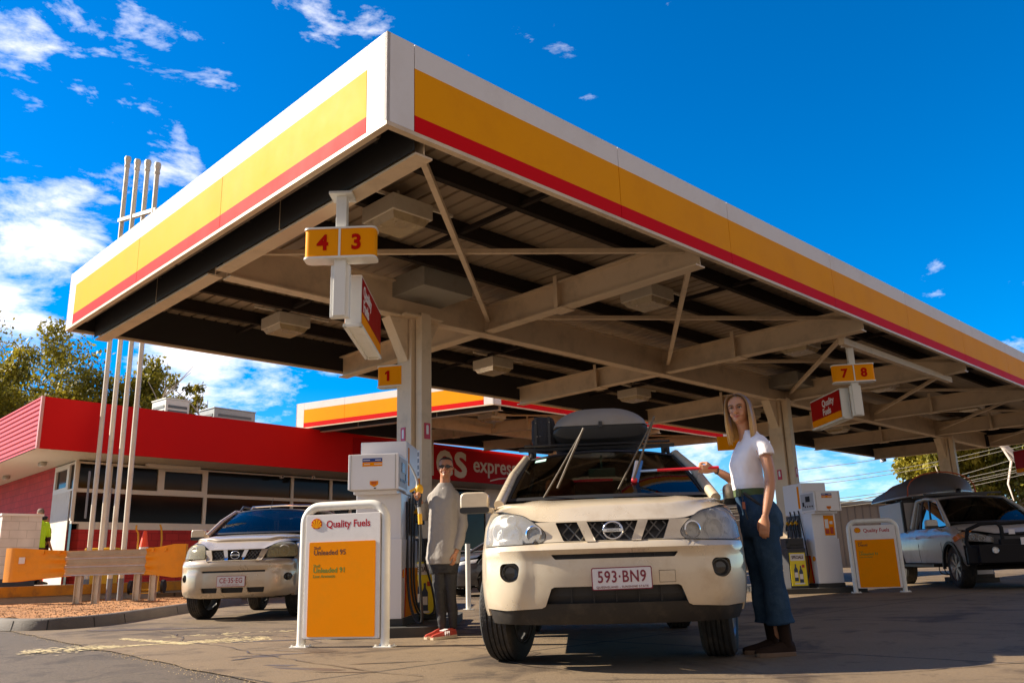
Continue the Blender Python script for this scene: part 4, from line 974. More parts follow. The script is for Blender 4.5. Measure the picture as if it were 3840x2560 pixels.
o2 = edgeP(SH2, [.84, .72, .60, .50, .42, .37], -1)+[(-.74, .335), (-.5, .315), (.5, .315), (.74, .335)]+edgeP(SH2, [.37, .42, .50, .60, .72, .84], 1)+[(.6, .855), (.42, .865), (.30, .825), (-.30, .825), (-.42, .865), (-.6, .855)]
fh2 = [(-.78+.055*cos(a), .60+.06*sin(a)) for a in [2*pi*i/16 for i in range(16)]]; fh2 = [(-.755+.05*cos(a), .595+.055*sin(a)) for a in [2*pi*i/16 for i in range(16)]]
sl2 = [(-.46, .695), (.46, .695), (.46, .668), (-.46, .668)]
ins = [roundp([(x0, .46), (x1, .46), (x1-.015, .39), (x0+.015, .39)], .012) for x0, x1 in ((-.46, -.21), (-.165, .165), (.21, .46))]
patch('bumper', carB, SH2, o2, 0, CARPAINT2, lip=.04, holes=[sl2, fh2, mir(fh2)]+ins, step=.045)
b = MB(); b.loft([[SH2.front(-.5+i/10, z, -.05) for i in range(11)] for z in (.38, .47)], closed=False); b.loft([[SH2.front(-.5+i/10, z, -.04) for i in range(11)] for z in (.65, .71)], closed=False); b.build('intake_grille', BLACK, carB)
GR2 = [(-.37, .985), (.37, .985), (.32, .84), (-.32, .84)]
b = MB(); b.loft([[SH2.front(-.44+.88*i/12, z, -.05) for i in range(13)] for z in (.82, .9, 1.0)], closed=False); g = b.build('grille', BLACK, carB)
mesh_panel('grille_mesh', g, SH2, [(-.35, .98), (-.15, .98), (-.12, .85), (-.31, .85)], -.02, .052); mesh_panel('grille_mesh', g, SH2, [(.15, .98), (.35, .98), (.31, .85), (.12, .85)], -.02, .052)
surf('grille_surround', [(-.46, .99), (.46, .99), (.40, .83), (-.40, .83)], [GR2], lambda a, c, o: SH2.front(a, c, .008+o), .05, CARPAINT2, carB, lip=.04)
for s in (-1, 1):
    P = [(s*.185, .985), (s*.125, .985), (s*.085, .84), (s*.135, .84)]
    surf('grille_bar', P if s < 0 else P[::-1], [], lambda a, c, o: SH2.front(a, c, .012+o), .04, CHROME, carB, lip=.04)
emblem(carB, SH2, 0, .91, .062, .006)
HAZE = glassmat('yellowed_lamp_cover', (.85, .80, .62), .8, .12); hazy(HAZE, .30, (.66, .58, .36)); _lg = LAMPGLASS; LAMPGLASS = HAZE
HL2 = roundp([(-.445, .865), (-.455, .98), (-.50, 1.05), (-.58, 1.085), (-.70, 1.09), (-.79, 1.06), (-.825, .97), (-.83, .875)], .03)
LI2 = mat('lamp_reflector_yellowed', (.66, .60, .42), .35, metal=.2, var=.3, nscale=15)
for P in (HL2, mir(HL2)):
    s = -1 if P is HL2 else 1
    lamp(carB, SH2, P, 'headlight', LI2, [(s*.53, .935, .058, LAMPIN), (s*.67, .96, .075, LAMPIN)])
LAMPGLASS = _lg
for s in (-1, 1):
    c = Vector(SH2.front(s*.755, .595, -.035)); b = MB(); b.lathe([(.001, 0), (.03, -.003), (.042, .010), (.05, .010), (.052, -.02)], MX(c, (0, 1, 0)), 20); b.build('fog_lamp', MATS['fog_glass'], carB, smooth=40)
plate(carB, (.014, -.01, .548), 0, 'CE\u00b735\u00b7EG', 'NT OUTBACK AUSTRALIA', mat('plate_red', (.38, .03, .04), .4), MATS['plate_red'], w_=.41, h=.148)
b = MB()
for s in (-1, 1): b.tube([(-1.95, s*.60, 1.66), (-2.08, s*.60, 1.74), (-3.6, s*.58, 1.745), (-3.75, s*.58, 1.67)], .018, 8)
b.build('roof_rail', BLACK, carB, smooth=40)
b = MB(); b.tube([(-2.25, -.55, 1.67), (-2.25, -.50, 1.745), (-2.25, 0, 1.76), (-2.25, .50, 1.745), (-2.25, .55, 1.67)], .014, 8); b.build('roof_bar', CHROME, carB, smooth=40)
b = MB(); b.cyl((-1.80, -.05, 1.66), (-1.83, -.05, 1.70), .02, 10, .012); b.cyl((-1.83, -.05, 1.70), (-1.93, -.05, 1.86), .003, 6); b.build('aerial', BLACK, carB)
# ======== grey hatchback near the shop ========
SH3 = Shape(1.75, [(.25, .82), (.4, .87), (.7, .875), (.9, .84), (1.0, .78)], [(.25, -.08), (.4, -.02), (.55, 0), (.7, -.06), (.8, -.14), (.9, -.3)], k=.75, p=2.4)
carC = thing('parked_car', 'dark grey low car far behind, between the man at the pump and the front car', 'car', (-1.75, 19.4, 0), radians(-150))
he3 = lambda a: (.76, lerp([(0, .72), (.6, .74), (1, .84)], a))
vehicle(carC, SH3, CARGREY, 4.2, (-.85, -3.40), .32, .20, .22, .22, .95, (-1.15, .70, .97), (-2.0, .56, 1.40), (-3.3, .56, 1.42), (-4.05, .66, 1.0), (.93, -.45, .02, .04), belt=.95, hoodedge=he3, cowl=-1.15, spokes=7)
patch('bumper', carC, SH3, edgeP(SH3, [.70, .5, .35, .24], -1)+edgeP(SH3, [.24, .35, .5, .70], 1)+[(0, .72)], 0, CARGREY, lip=.03, step=.08)
for s in (-1, 1):
    P = [(s*.50, .66), (s*.46, .72), (s*.62, .76), (s*.80, .80), (s*.81, .72)]
    patch('headlight', carC, SH3, P if s < 0 else P[::-1], .01, LAMPWHITE, lip=.02)
# ======== white utility vehicle ========
def relief4(y, z): return .03*sstep(.62, .70, z)*sstep(.80, .75, z)
SH4 = Shape(1.85, [(.3, .86), (.45, .90), (.7, .92), (.95, .905), (1.08, .86), (1.15, .80)], [(.3, -.1), (.45, -.02), (.6, 0), (.75, -.02), (.9, -.10), (1.0, -.2), (1.08, -.4)], k=.7, p=2.5, relief=relief4)
carD = thing('utility_vehicle', 'dusty white crew-cab utility vehicle with dark bull bar parked at the right', 'utility vehicle', (8.83, 15.0, 0), radians(-97))
he4 = lambda a: (.82, lerp([(0, .93), (.5, .95), (.75, 1.0), (1, 1.04)], a))
vehicle(carD, SH4, CARWHITE, 5.3, (-.92, -4.12), .38, .25, .45, .40, 1.08, (-1.25, .78, 1.17), (-2.05, .62, 1.66), (-3.25, .62, 1.70), (-3.42, .74, 1.15), (1.10, -.4, .03, .05), belt=1.10, hoodedge=he4, cowl=-1.25, spokes=6)
patch('bumper', carD, SH4, edgeP(SH4, [.76, .6, .5, .42], -1)+edgeP(SH4, [.42, .5, .6, .76], 1)+[(0, .78)], 0, mat('bar_black', (.014, .013, .014), .65, spec=.2), lip=.03, step=.08)
b = MB(); b.loft([[SH4.front(-.5+i/10, z, -.03) for i in range(11)] for z in (.76, .85, .94)], closed=False); b.build('grille', BLACK, carD)
for s in (-1, 1):
    P = [(s*.48, .79), (s*.46, .88), (s*.62, .95), (s*.80, 1.0), (s*.865, .98), (s*.86, .84)]
    P = P if s < 0 else P[::-1]
    lamp(carD, SH4, P, 'headlight', mat('lamp_blueish', (.25, .27, .33), .2, metal=.6, var=.5, nscale=20), [(s*.62, .87, .05, LAMPIN), (s*.74, .90, .045, LAMPIN)])
    surf('indicator', [(-.42, 1.03), (-.74, .90), (-.66, .82), (-.40, .90)][::-1], [], (lambda sg: lambda x, z, o: SH4.side(x, z, sg, .012+o))(s), .08, AMBER, carD)
    for ax in (-.92, -4.12):
        b = MB()
        for i in range(14):
            a0 = pi*(i/14)*1.06-.1; a1 = pi*((i+1)/14)*1.06-.1; f = lambda a: (ax+.44*cos(a), s*.92, .38+.44*sin(a)); b.bar(f(a0), f(a1), .05, .05, up=(0, 1, 0))
        b.build('wheel_arch', BLACK, carD)
b = MB()
bb = MATS['bar_black']
b.box((.16, 0, .60), (.22, 1.75, .30)); b.box((.20, 0, .78), (.10, 1.0, .12))
for s in (-1, 1):
    b.tube([(.14, s*.42, .70), (.16, s*.42, 1.04), (.10, s*.46, 1.12), (.04, s*.70, 1.11), (-.05, s*.90, 1.02), (-.10, s*.93, .80), (-.05, s*.90, .66)], .034, 10)
    b.box((-.02, s*.86, .58), (.36, .22, .26), s*.3)
b.tube([(.13, -.44, 1.10), (.15, 0, 1.12), (.13, .44, 1.10)], .034, 10); b.tube([(.15, -.42, .92), (.17, 0, .93), (.15, .42, .92)], .028, 10)
b.build('bull_bar', bb, carD, smooth=40, bevel=.01)
for s in (-1, 1):
    b = MB(); b.lathe([(.001, .0), (.035, -.003), (.05, .012), (.055, -.02)], MX((.29, s*.62, .66), (0, 1, 0)), 18); b.build('fog_lamp', LAMPIN, carD)
    b = MB(); b.box((.24, s*.80, .68), (.03, .10, .035)); b.build('indicator', AMBER, carD)
b = MB(); b.box((.275, .0, .80), (.01, .372, .12)); pl = b.build('number_plate', MATS['plate_white'], carD); text('plate_number', '1OI 3WL', .09, PDARK, pl, MX((.281, 0, .765), (0, 1, 0)), bold=.01, sx=.8, align='CENTER')
b = MB(); b.box((.185, -.27, .96), (.01, .10, .08)); b.build('radio_plate', MATS['plate_white'], carD)
b = MB(); b.box((-4.35, 0, 1.40), (1.75, 1.72, .68)); b.build('tray_canopy', mat('chequer_plate', (.55, .50, .45), .4, metal=.6, bump=1, bscale=60), carD, bevel=.02)
b = MB(); 
for s in (-1, 1): b.bar((-3.50, s*.86, 1.08), (-3.50, s*.86, 1.74), .06, .06); b.box((-2.6, s*.93, .40), (1.9, .16, .05))
b.bar((-3.50, -.86, 1.74), (-3.50, .86, 1.74), .06, .06); b.build('canopy_frame', BLACK, carD)
b = MB()
for x in (-2.4, -3.1, -4.2, -5.0): b.box((x, 0, 1.80), (.05, 1.5, .04))
b.build('roof_rack', BLACK, carD)
boat = thing('boat', 'upturned grey aluminium dinghy strapped on the roof of the utility vehicle', 'boat', carD.location+Vector((0, 0, 0)), radians(-97))
rings = []
for x, w_, h in ((-1.55, .06, .05), (-1.75, .28, .20), (-2.1, .48, .34), (-2.6, .62, .42), (-3.3, .70, .41), (-4.2, .72, .33), (-5.2, .70, .22), (-5.32, .70, .20)):
    z0 = 1.86; h *= 1.15; rings.append([(x-1.0, w_*sin(a) if abs(sin(a)) < .999 else w_*sin(a), z0+h*(cos(a)**.7 if cos(a) > 1e-6 else 0)) for a in [(-pi/2)+pi*i/16 for i in range(17)]])
b = MB(); b.loft(rings, closed=False); o = len(b.v); b.f.append(tuple(len(b.v)-17+i for i in range(17))); b.m.append(0); b.build('hull', mat('dull_aluminium', (.12, .10, .09), .6, metal=.2, var=.25, nscale=3, dirt=((.08, .06, .05), .5, 3)), boat, smooth=50)
b = MB(); b.tube([r_[0] for r_ in rings]+[r_[-1] for r_ in rings[::-1]], .022, 8); b.build('gunwale', STEEL, boat, smooth=50)
for x in (-3.5, -5.1): b = MB(); b.tube([(x, (.66+.05)*sin(a), 1.85+(.50 if x > -4 else .42)*max(0, cos(a))**.7) for a in [(-pi/2)+pi*i/12 for i in range(13)]], .014, 5); b.build('tie_strap', mat('orange_strap', (.5, .10, .03), .7), boat)
# ======== price boards in tubular hoops ========
def price_board(loc, rz, label, lines, s=1.0):
    t = thing('price_board', label, 'sign', loc, rz, 'Quality Fuels boards in white tubular hoops')
    W = .405; H = 1.27; R_ = .15; r = .040; P = [(-W, 0, 0), (-W, 0, H-R_-r)]
    P += [(-W+R_-R_*cos(a), 0, H-R_-r+R_*sin(a)) for a in [pi/2*i/7 for i in range(1, 8)]]
    P += [(W-R_+R_*sin(a), 0, H-R_-r+R_*cos(a)) for a in [pi/2*i/7 for i in range(0, 8)]]+[(W, 0, 0)]
    P = [P[0]]+[(-W-.015*0, 0, .3)]+P[1:-1]+[(W, 0, .3)]+[P[-1]]
    b = MB(); b.tube(P, r, 20); b.build('hoop', WHITEPOST, t, smooth=50)
    b = MB()
    for x in (-W, W):
        b = MB(); b.box((x, 0, .006), (.17, .13, .010))
        for a in (-1, 1):
            for c in (-1, 1): b.cyl((x+a*.065, c*.045, .01), (x+a*.065, c*.045, .026), .010, 6)
        b.build('foot_plate', WHITEPOST, t, bevel=.002)
    b = MB(); y = -.025; b.prism(rr(.735, 1.075, .012), .05, MX((0, y+.03, .615), (1, 0, 0))); b.build('board', PWHITE, t, bevel=.003)
    b = MB()
    for x in (-.372, .372): b.box((x, .0, .615), (.008, .05, 1.08))
    b.build('board_channel', mat('grey_channel', (.22, .21, .2), .5), t)
    yy = y-.0255+.03-.028+.002
    yf = -.048
    b = MB(); b.prism(rr(.655, .815, .014), .004, MX((0, yf+.002, .50), (1, 0, 0))); b.build('yellow_panel', PYEL, t)
    b = MB(); pecten(b, (0, 0), .052, MX((-.262, yf+.002, 1.070), (1, 0, 0))); b.build('emblem', [mat('emblem_red', (.55, .01, .005), .5, spec=.1), mat('emblem_yellow', (.88, .38, .002), .5, spec=.1)], t)
    text('lettering', 'Quality Fuels', .089, mat('lettering_red', (.42, .004, .02), .6, spec=.05), t, MX((-.165, yf+.0025, 1.035), (1, 0, 0)), bold=.018, sx=.93, ext=.0005)
    for txt, sz, m, z in lines: text('lettering', txt, sz, m, t, MX((-.282, yf-.0024, z), (1, 0, 0)), bold=.012 if sz > .05 else .004, sx=1.0, ext=.0004)
    return t
price_board((-1.575, 7.78, 0), radians(-15), 'large front hoop board reading Unleaded 95 and 91',
    [('Shell', .036, PDARK, .845), ('Unleaded 95', .063, PDARK, .795), ('Shell', .036, PGREEN, .688), ('Unleaded 91', .063, PGREEN, .640), ('Low Aromatic', .038, PGREEN, .597)])
price_board((6.33, 15.3, 0), radians(-13), 'hoop board at the right reading Diesel and Unleaded 91',
    [('Shell', .036, PDARK, .845), ('Diesel', .063, PDARK, .795), ('Shell', .036, PGREEN, .688), ('Unleaded 91', .063, PGREEN, .640), ('Low Aromatic', .038, PGREEN, .597)])
# ======== fuel pumps ========
PUMPW = mat('pump_white', (.80, .78, .79), .3, var=.02, coat=.2); PLINTH = mat('plinth_dark', (.05, .047, .042), .8, var=.3, bump=.3)
def nozzle(M, root, name='nozzle', col=None):
    """spout along local +z, grip below; origin at the grip"""
    b = MB(); b.tube([M @ Vector(p) for p in ((0, 0, .085), (.0, 0, .12), (-.015, 0, .17), (-.05, 0, .25), (-.085, 0, .31))], [.016, .011, .010, .0095, .009], 10); sp = b.build(name, mat('nozzle_steel', (.40, .38, .35), .45, metal=.3), root, smooth=50)
    b = MB(); b.sphere((.018, 0, .045), (.042, .028, .058), 14, M); b.bar(M @ Vector((-.02, 0, .055)), M @ Vector((-.075, 0, .03)), .030, .022); b.build('nozzle_cover', mat('nozzle_yellow', (.80, .42, .01), .4), sp, smooth=50)
    b = MB(); b.tube([M @ Vector(p) for p in ((.03, 0, .03), (.028, 0, -.06), (.018, 0, -.13))], [.02, .018, .016], 10); b.tube([M @ Vector(p) for p in ((-.005, 0, .02), (-.05, 0, .0), (-.06, 0, -.07), (-.02, 0, -.10), (.015, 0, -.09))], .007, 6); b.build('nozzle_grip', BLACK, sp, smooth=50)
    return sp
def pump(loc, rz, label, face=-1, poster=True):
    t = thing('fuel_pump', label, 'fuel pump', loc, rz, 'white fuel pumps')
    b = MB(); b.bb((-.32, -.08, 0), (.32, 1.15, .10)); b.bb((-.27, -.0, .10), (.27, .98, .17)); b.build('plinth', PLINTH, t, bevel=.01)
    b = MB(); b.bb((-.25, 0, .17), (.25, .95, .95)); b.build('lower_cabinet', PUMPW, t, bevel=.006)
    for s in (-1, 1):
        b = MB(); b.bb((s*.2505, .18, .175), (s*.253, .945, .66)); c = b.build('yellow_side_panel', PYEL, t); b = MB(); b.add([(s*.2535, .14, .175), (s*.2535, .19, .175), (s*.2535, .25, .66), (s*.2535, .20, .66)], [(0, 1, 2, 3)]); b.build('red_stripe', RED, c)
        b = MB(); pecten(b, (0, 0), .05, MX((s*.251, .08, .60), (0, s, 0))); b.build('emblem', [MATS['emblem_red'], MATS['emblem_yellow']], t)
    b = MB(); b.bb((-.235, .03, .95), (.235, .90, 1.42)); b.build('column_section', PUMPW, t, bevel=.006)
    b = MB(); b.bb((-.25, .25, 1.42), (.25, .95, 1.99)); b.build('upper_cabinet', PUMPW, t, bevel=.008)
    b = MB(); b.bb((-.27, -.20, 1.44), (.25, .30, 1.80)); b.bb((-.235, -.10, 1.40), (.215, .30, 1.44)); b.build('display_head', PUMPW, t, bevel=.006)
    b = MB(); b.bb((-.243, -.205, 1.445), (-.240, -.2, 1.795)); b.bb((.218, -.205, 1.445), (.221, -.2, 1.795)); b.build('door_seam', MATS['grey_channel'], t)
    # notices on the head
    b = MB(); b.mi = 0; b.box((-.02, -.2015, 1.738), (.205, .003, .038)); b.mi = 1; b.box((-.02, -.2015, 1.697), (.205, .003, .044)); b.mi = 2
    for k, (x, wd) in enumerate(((-.08, .07), (.04, .06), (-.075, .06), (.04, .08))): b.box((x, -.204, 1.738 if k < 2 else 1.697), (wd, .002, .008))
    b.build('notice', [PBLUE, PYEL, PWHITE], t)
    M = MX((.0, -.2015, 1.505), (1, 0, 0)); b = MB(); b.mi = 0; b.prism([(-.043, .02), (-.043, -.015), (0, -.04), (.043, -.015), (.043, .02)], .003, M); b.mi = 1; b.box((0, .003, .004), (.055, .012, .002), 0, M); b.box((0, -.012, .004), (.045, .006, .002), 0, M); b.build('stop_label', [PYEL, MATS['notice_red']], t)
    b = MB(); b.box((.01, -.202, 1.452), (.02, .004, .012)); b.build('lock', BLACK, t)
    for s in (-1, 1):
        b = MB(); b.bb((s*.252+(0 if s > 0 else -.018), -.17, 1.47), (s*.256+(0 if s > 0 else -.018), .27, 1.77)); f = b.build('display_face', mat('display_grey', (.45, .45, .47), .4), t)
        b = MB(); b.bb((s*.258+(0 if s > 0 else -.018), -.05, 1.62), (s*.262+(0 if s > 0 else -.018), .10, 1.72)); b.bb((s*.258+(0 if s > 0 else -.018), .16, 1.54), (s*.262+(0 if s > 0 else -.018), .22, 1.62))
        for k in range(4): b.bb((s*.258+(0 if s > 0 else -.018), -.13+.08*k, 1.52), (s*.262+(0 if s > 0 else -.018), -.10+.08*k, 1.55))
        b.build('display_screen', mat('lcd_dark', (.03, .04, .05), .2), f)
        b = MB(); b.bb((s*.2505, .45, 1.0), (s*.262, .92, 1.40)); b.build('nozzle_panel', mat('nozzle_boot', (.06, .06, .065), .6), t)
        b = MB(); b.bb((s*.2505, .35, 1.52), (s*.2535, .42, 1.93)); b.build('yellow_strip', PYEL, t)
        for k, y in enumerate((.50, .66, .82)):
            if s > 0 and k == 0 and face == 1: continue
            M = Matrix.Translation((s*.30, y, 1.22)) @ Matrix.Rotation(radians(0 if s > 0 else 180), 4, 'Z') @ Matrix.Rotation(radians(-14), 4, 'Y') @ Matrix.Scale(.8, 4)
            nozzle(M, t)
            P = [(s*.31, y, 1.12), (s*.34, y+.02, .85), (s*(.42+.04*k), y+.03, .42), (s*(.44+.05*k), y-.10, .20), (s*(.36), y-.25, .19), (s*.29, y-.28, .45), (s*.27, y-.2, .95), (s*.262, y-.05, 1.55)]
            Q = []
            for i in range(len(P)-1):
                for q in range(6):
                    f_ = q/6; p0 = Vector(P[max(0, i-1)]); p1 = Vector(P[i]); p2 = Vector(P[i+1]); p3 = Vector(P[min(len(P)-1, i+2)])
                    Q.append(.5*((2*p1)+(p2-p0)*f_+(2*p0-5*p1+4*p2-p3)*f_**2+(3*p1-p0-3*p2+p3)*f_**3))
            b = MB(); b.tube(Q, .0115, 7); b.build('hose', BLACK, t, smooth=60)
    return t
pump((-1.44, 8.78, 0), radians(-3), 'white fuel pump behind the tall front price board', face=1)
pump((5.66, 15.75, 0), radians(11), 'white fuel pump with yellow side, between second column and the Diesel board', face=-1)
pump((9.9, 18.6, 0), radians(-4), 'white fuel pump partly visible at the right edge behind the utility vehicle')
# yellow discount sticker on the second pump
t = bpy.data.objects['fuel_pump.001']
b = MB(); b.mi = 0; b.box((.10, .027, 1.19), (.20, .004, .36)); b.mi = 1; b.box((.05, .0245, 1.22), (.07, .002, .16)); b.box((.14, .0245, 1.24), (.06, .002, .05)); b.mi = 2; b.box((.05, .024, 1.08), (.07, .002, .08)); b.box((.14, .024, 1.1), (.06, .002, .12)); b.build('notice', [PYEL, PWHITE, MATS['notice_red']], t)
# bin with a specials poster beside each pump
def specials(loc, rz, label):
    t = thing('service_bin', label, 'bin', loc, rz, 'dark service bins with yellow posters')
    b = MB(); b.bb((-.17, 0, .10), (.17, .32, .80)); b.bb((-.17, .04, .80), (.17, .32, .98)); b.build('body', mat('bin_dark', (.035, .035, .04), .5), t, bevel=.01)
    b = MB(); b.bb((-.14, -.003, .86), (.14, .04, .95)); b.bb((-.16, .0, .83), (-.10, .03, .90)); b.build('towel_slot', BLACK, t)
    M = MX((0, -.004, 0), (1, 0, 0)); b = MB(); b.mi = 0; b.box((0, .43, 0), (.29, .58, .006), 0, M); b.mi = 1; b.box((0, .64, .004), (.26, .12, .003), 0, M); b.mi = 2
    for x, h in ((-.05, 0), (.04, -.03)): b.prism([(x-.035, .22+h), (x+.035, .22+h), (x+.035, .42+h), (x+.012, .47+h), (x+.012, .52+h), (x-.012, .52+h), (x-.012, .47+h), (x-.035, .42+h)], .005, M)
    b.mi = 3
    for x, h in ((-.05, 0), (.04, -.03)): b.box((x, .33+h, .006), (.06, .09, .002), 0, M)
    b.box((.0, .18, .004), (.18, .025, .003), 0, M); b.mi = 4; b.box((.09, .48, .004), (.05, .05, .003), 0, M)
    po = b.build('poster', [mat('poster_yellow', (.85, .68, .02), .4), PWHITE, mat('bottle_blue', (.03, .05, .10), .4), PWHITE, MATS['notice_red']], t)
    text('poster_lettering', 'SPECIALS', .075, PDARK, po, M @ Matrix.Translation((0, .615, .007)), bold=.02, sx=.70, align='CENTER')
    return t
specials((-1.10, 9.75, 0), radians(-3), 'dark bin with yellow SPECIALS poster, beside the pump hoses behind the man')
specials((5.08, 15.75, 0), radians(2), 'dark bin with yellow SPECIALS poster at the foot of the second column')
# raised islands under the pumps
for k, P in enumerate(([(-1.95, 8.60), (-.78, 8.60), (-.72, 11.3), (-2.0, 11.3)], [(4.6, 15.6), (6.3, 15.6), (6.3, 19.0), (4.6, 19.0)])):
    sheet('pump_island', roundp(P, .25, 5), .095, PLINTH, h=.093)
# white bollards
b = MB()
bo = thing('bollard', 'white steel bollard right of the man, before the grey car', 'bollard', (-.80, 13.6, 0))
b = MB(); b.cyl((0, 0, 0), (0, 0, 1.0), .04, 16); b.build('post', WHITEPOST, bo, smooth=40); b = MB(); b.box((0, 0, .006), (.16, .16, .012)); b.build('foot_plate', WHITEPOST, bo)
# ======== shop building ========
def bricks(name, c1, c2, mort, scale, bw, rh, rough=.8):
    m = bpy.data.materials.new(name); m.use_nodes = True; nt = m.node_tree; N = nt.nodes.new; L = nt.links.new; b = nt.nodes['Principled BSDF']; b.inputs['Roughness'].default_value = rough
    t = N('ShaderNodeTexCoord'); mp_ = N('ShaderNodeMapping'); L(t.outputs['UV'], mp_.inputs[0])
    br = N('ShaderNodeTexBrick'); br.inputs['Scale'].default_value = 1; br.inputs['Brick Width'].default_value = bw; br.inputs['Row Height'].default_value = rh; br.inputs['Mortar Size'].default_value = .008; br.inputs['Color1'].default_value = (*c1, 1); br.inputs['Color2'].default_value = (*c2, 1); br.inputs['Mortar'].default_value = (*mort, 1); L(mp_.outputs[0], br.inputs['Vector'])
    n = N('ShaderNodeTexNoise'); n.inputs['Scale'].default_value = 2; n.inputs['Detail'].default_value = 8; L(t.outputs['Object'], n.inputs['Vector'])
    r = N('ShaderNodeMapRange'); L(n.outputs['Fac'], r.inputs[0]); r.inputs['To Min'].default_value = .65; r.inputs['To Max'].default_value = 1.35
    mx = N('ShaderNodeMix'); mx.data_type = 'RGBA'; mx.blend_type = 'MULTIPLY'; mx.inputs[0].default_value = 1; L(br.outputs['Color'], mx.inputs[6]); L(r.outputs[0], mx.inputs[7]); L(mx.outputs[2], b.inputs['Base Color'])
    bp = N('ShaderNodeBump'); bp.inputs['Strength'].default_value = .5; bp.inputs['Distance'].default_value = .01; L(br.outputs['Fac'], bp.inputs['Height']); bp.invert = True; L(bp.outputs[0], b.inputs['Normal'])
    return m
def wallquad(b, p, q, z0, z1, th, inward):
    """vertical slab from p to q; outer face on p-q line, thickness towards 'inward'"""
    p = Vector(p); q = Vector(q); i = Vector(inward)*th
    b.add([(p.x, p.y, z0), (q.x, q.y, z0), ((q+i).x, (q+i).y, z0), ((p+i).x, (p+i).y, z0), (p.x, p.y, z1), (q.x, q.y, z1), ((q+i).x, (q+i).y, z1), ((p+i).x, (p+i).y, z1)], [(0, 1, 5, 4), (1, 2, 6, 5), (2, 3, 7, 6), (3, 0, 4, 7), (4, 5, 6, 7), (3, 2, 1, 0)])
def uvwall(o, p, q):
    me = o.data; uv = me.uv_layers.new(name='uv'); d = (Vector(q)-Vector(p)).normalized()
    for l in me.loops:
        c = me.vertices[l.vertex_index].co; uv.data[l.index].uv = ((Vector((c.x, c.y, 0))-Vector((p[0], p[1], 0))).dot(d), c.z)
SHRED = mat('shop_red_panel', (.60, .006, .005), .5, var=.08, nscale=.7, spec=.10)
SHWHITE = mat('shop_window_frame', (.66, .60, .52), .5, var=.05)
SHGLASS = mat('shop_dark_glass', (.008, .008, .009), .08, var=.3, nscale=.4, spec=.12)
REDBRICK = bricks('red_painted_brick', (.42, .020, .018), (.50, .032, .028), (.26, .012, .012), 1, .40, .20)
WHBRICK = bricks('white_painted_brick', (.62, .55, .49), (.66, .59, .53), (.50, .44, .38), 1, .40, .20)
shop = thing('shop_building', 'low red service station shop with deep red roof band and dark windows', 'shop', (0, 0, 0))
N50 = Vector((-D50.y, D50.x, 0)); N134 = Vector((D50.x, D50.y, 0))
b = MB(); wallquad(b, S(.0, 0), S(26, 0), 3.70, 4.97, .06, N50); b.build('roof_band', SHRED, shop)
# ribbed side band
b = MB(); z = 3.72
n134 = Vector((-D134.y, D134.x, 0))   # outward to the left
prof = []
while z < 4.96: prof += [(0, z), (.0, z+.065), (.03, z+.075), (.03, z+.115)]; z += .125
for (o0, z0), (o1, z1) in zip(prof, prof[1:]):
    p = S(0, .0); q = S(0, 15); a0 = p+n134*o0; a1 = p+n134*o1; c0 = q+n134*o0; c1 = q+n134*o1
    b.add([(a0.x, a0.y, z0), (c0.x, c0.y, z0), (c1.x, c1.y, z1), (a1.x, a1.y, z1)], [(0, 1, 2, 3)])
b.build('ribbed_roof_band', mat('red_ribbed_sheet', (.55, .035, .03), .5, var=.08), shop)
b = MB(); p = S(0, 0); b.box((p.x, p.y, 4.335), (.07, .07, 1.28), radians(50)); b.build('corner_trim', mat('pink_trim', (.62, .28, .24), .4), shop)
SOFF = mat('soffit_boards', (.60, .53, .41), .6, var=.06)
b = MB()
for k in range(140):   # soffit boards run along the band
    b0 = .02+k*.11
    if b0 > 15: break
    p0 = S(0, b0); p1 = S(26 if b0 < 1.6 else 1.5, b0); p2 = S(26 if b0 < 1.6 else 1.5, b0+.10); p3 = S(0, b0+.10)
    b.add([(*p.xy, 3.695) for p in (p0, p1, p2, p3)], [(0, 1, 2, 3)])
b.build('soffit', SOFF, shop, fixn=False)
b = MB(); b.prism([tuple(S(a, c).xy) for a, c in ((.08, .08), (25.9, .08), (25.9, 14), (.08, 14))], .03, Matrix.Translation((0, 0, 3.72))); b.prism([tuple(S(a, c).xy) for a, c in ((.08, .08), (25.9, .08), (25.9, 14), (.08, 14))], .05, Matrix.Translation((0, 0, 4.80))); b.build('roof', mat('roof_grey', (.3, .3, .3), .6), shop)
W = lambda a, z=0, o=0: S(1.44+a, 1.57, z)-N50*o       # point on the front wall
WL = lambda c, z=0, o=0: S(1.44, 1.57+c, z)+n134*o     # point on the left wall
def fw(b, a0, a1, z0, z1, th=.10, o=.0): wallquad(b, W(a0, 0, o), W(a1, 0, o), z0, z1, th, N50)
def lw(b, c0, c1, z0, z1, th=.10, o=.0): wallquad(b, WL(c0, 0, o), WL(c1, 0, o), z0, z1, th, -n134)
b = MB(); lw(b, 1.86, 13, .5, 3.69, .2); o = b.build('brick_wall', REDBRICK, shop); uvwall(o, WL(0), WL(1))
b = MB(); fw(b, .22, 12.6, .5, 1.89, .2); o = b.build('brick_wall', REDBRICK, shop); uvwall(o, W(0), W(1))
b = MB()
p = [WL(.30), W(.22)]; wallquad(b, p[0], p[1], .5, 1.89, .1, (p[1]-p[0]).cross(Vector((0, 0, -1))).normalized()*1); o = b.build('brick_wall', REDBRICK, shop); uvwall(o, p[0], p[1])
b = MB(); fw(b, .2, 12.6, 1.89, 2.03, .14, .01); b.build('window_sill', SHWHITE, shop)
b = MB(); lw(b, .30, 1.86, .5, 2.92, .12, .01); b.build('white_wall_panel', mat('white_render', (.60, .55, .48), .7, var=.06, dirt=((.4, .33, .25), .4, 2)), shop)
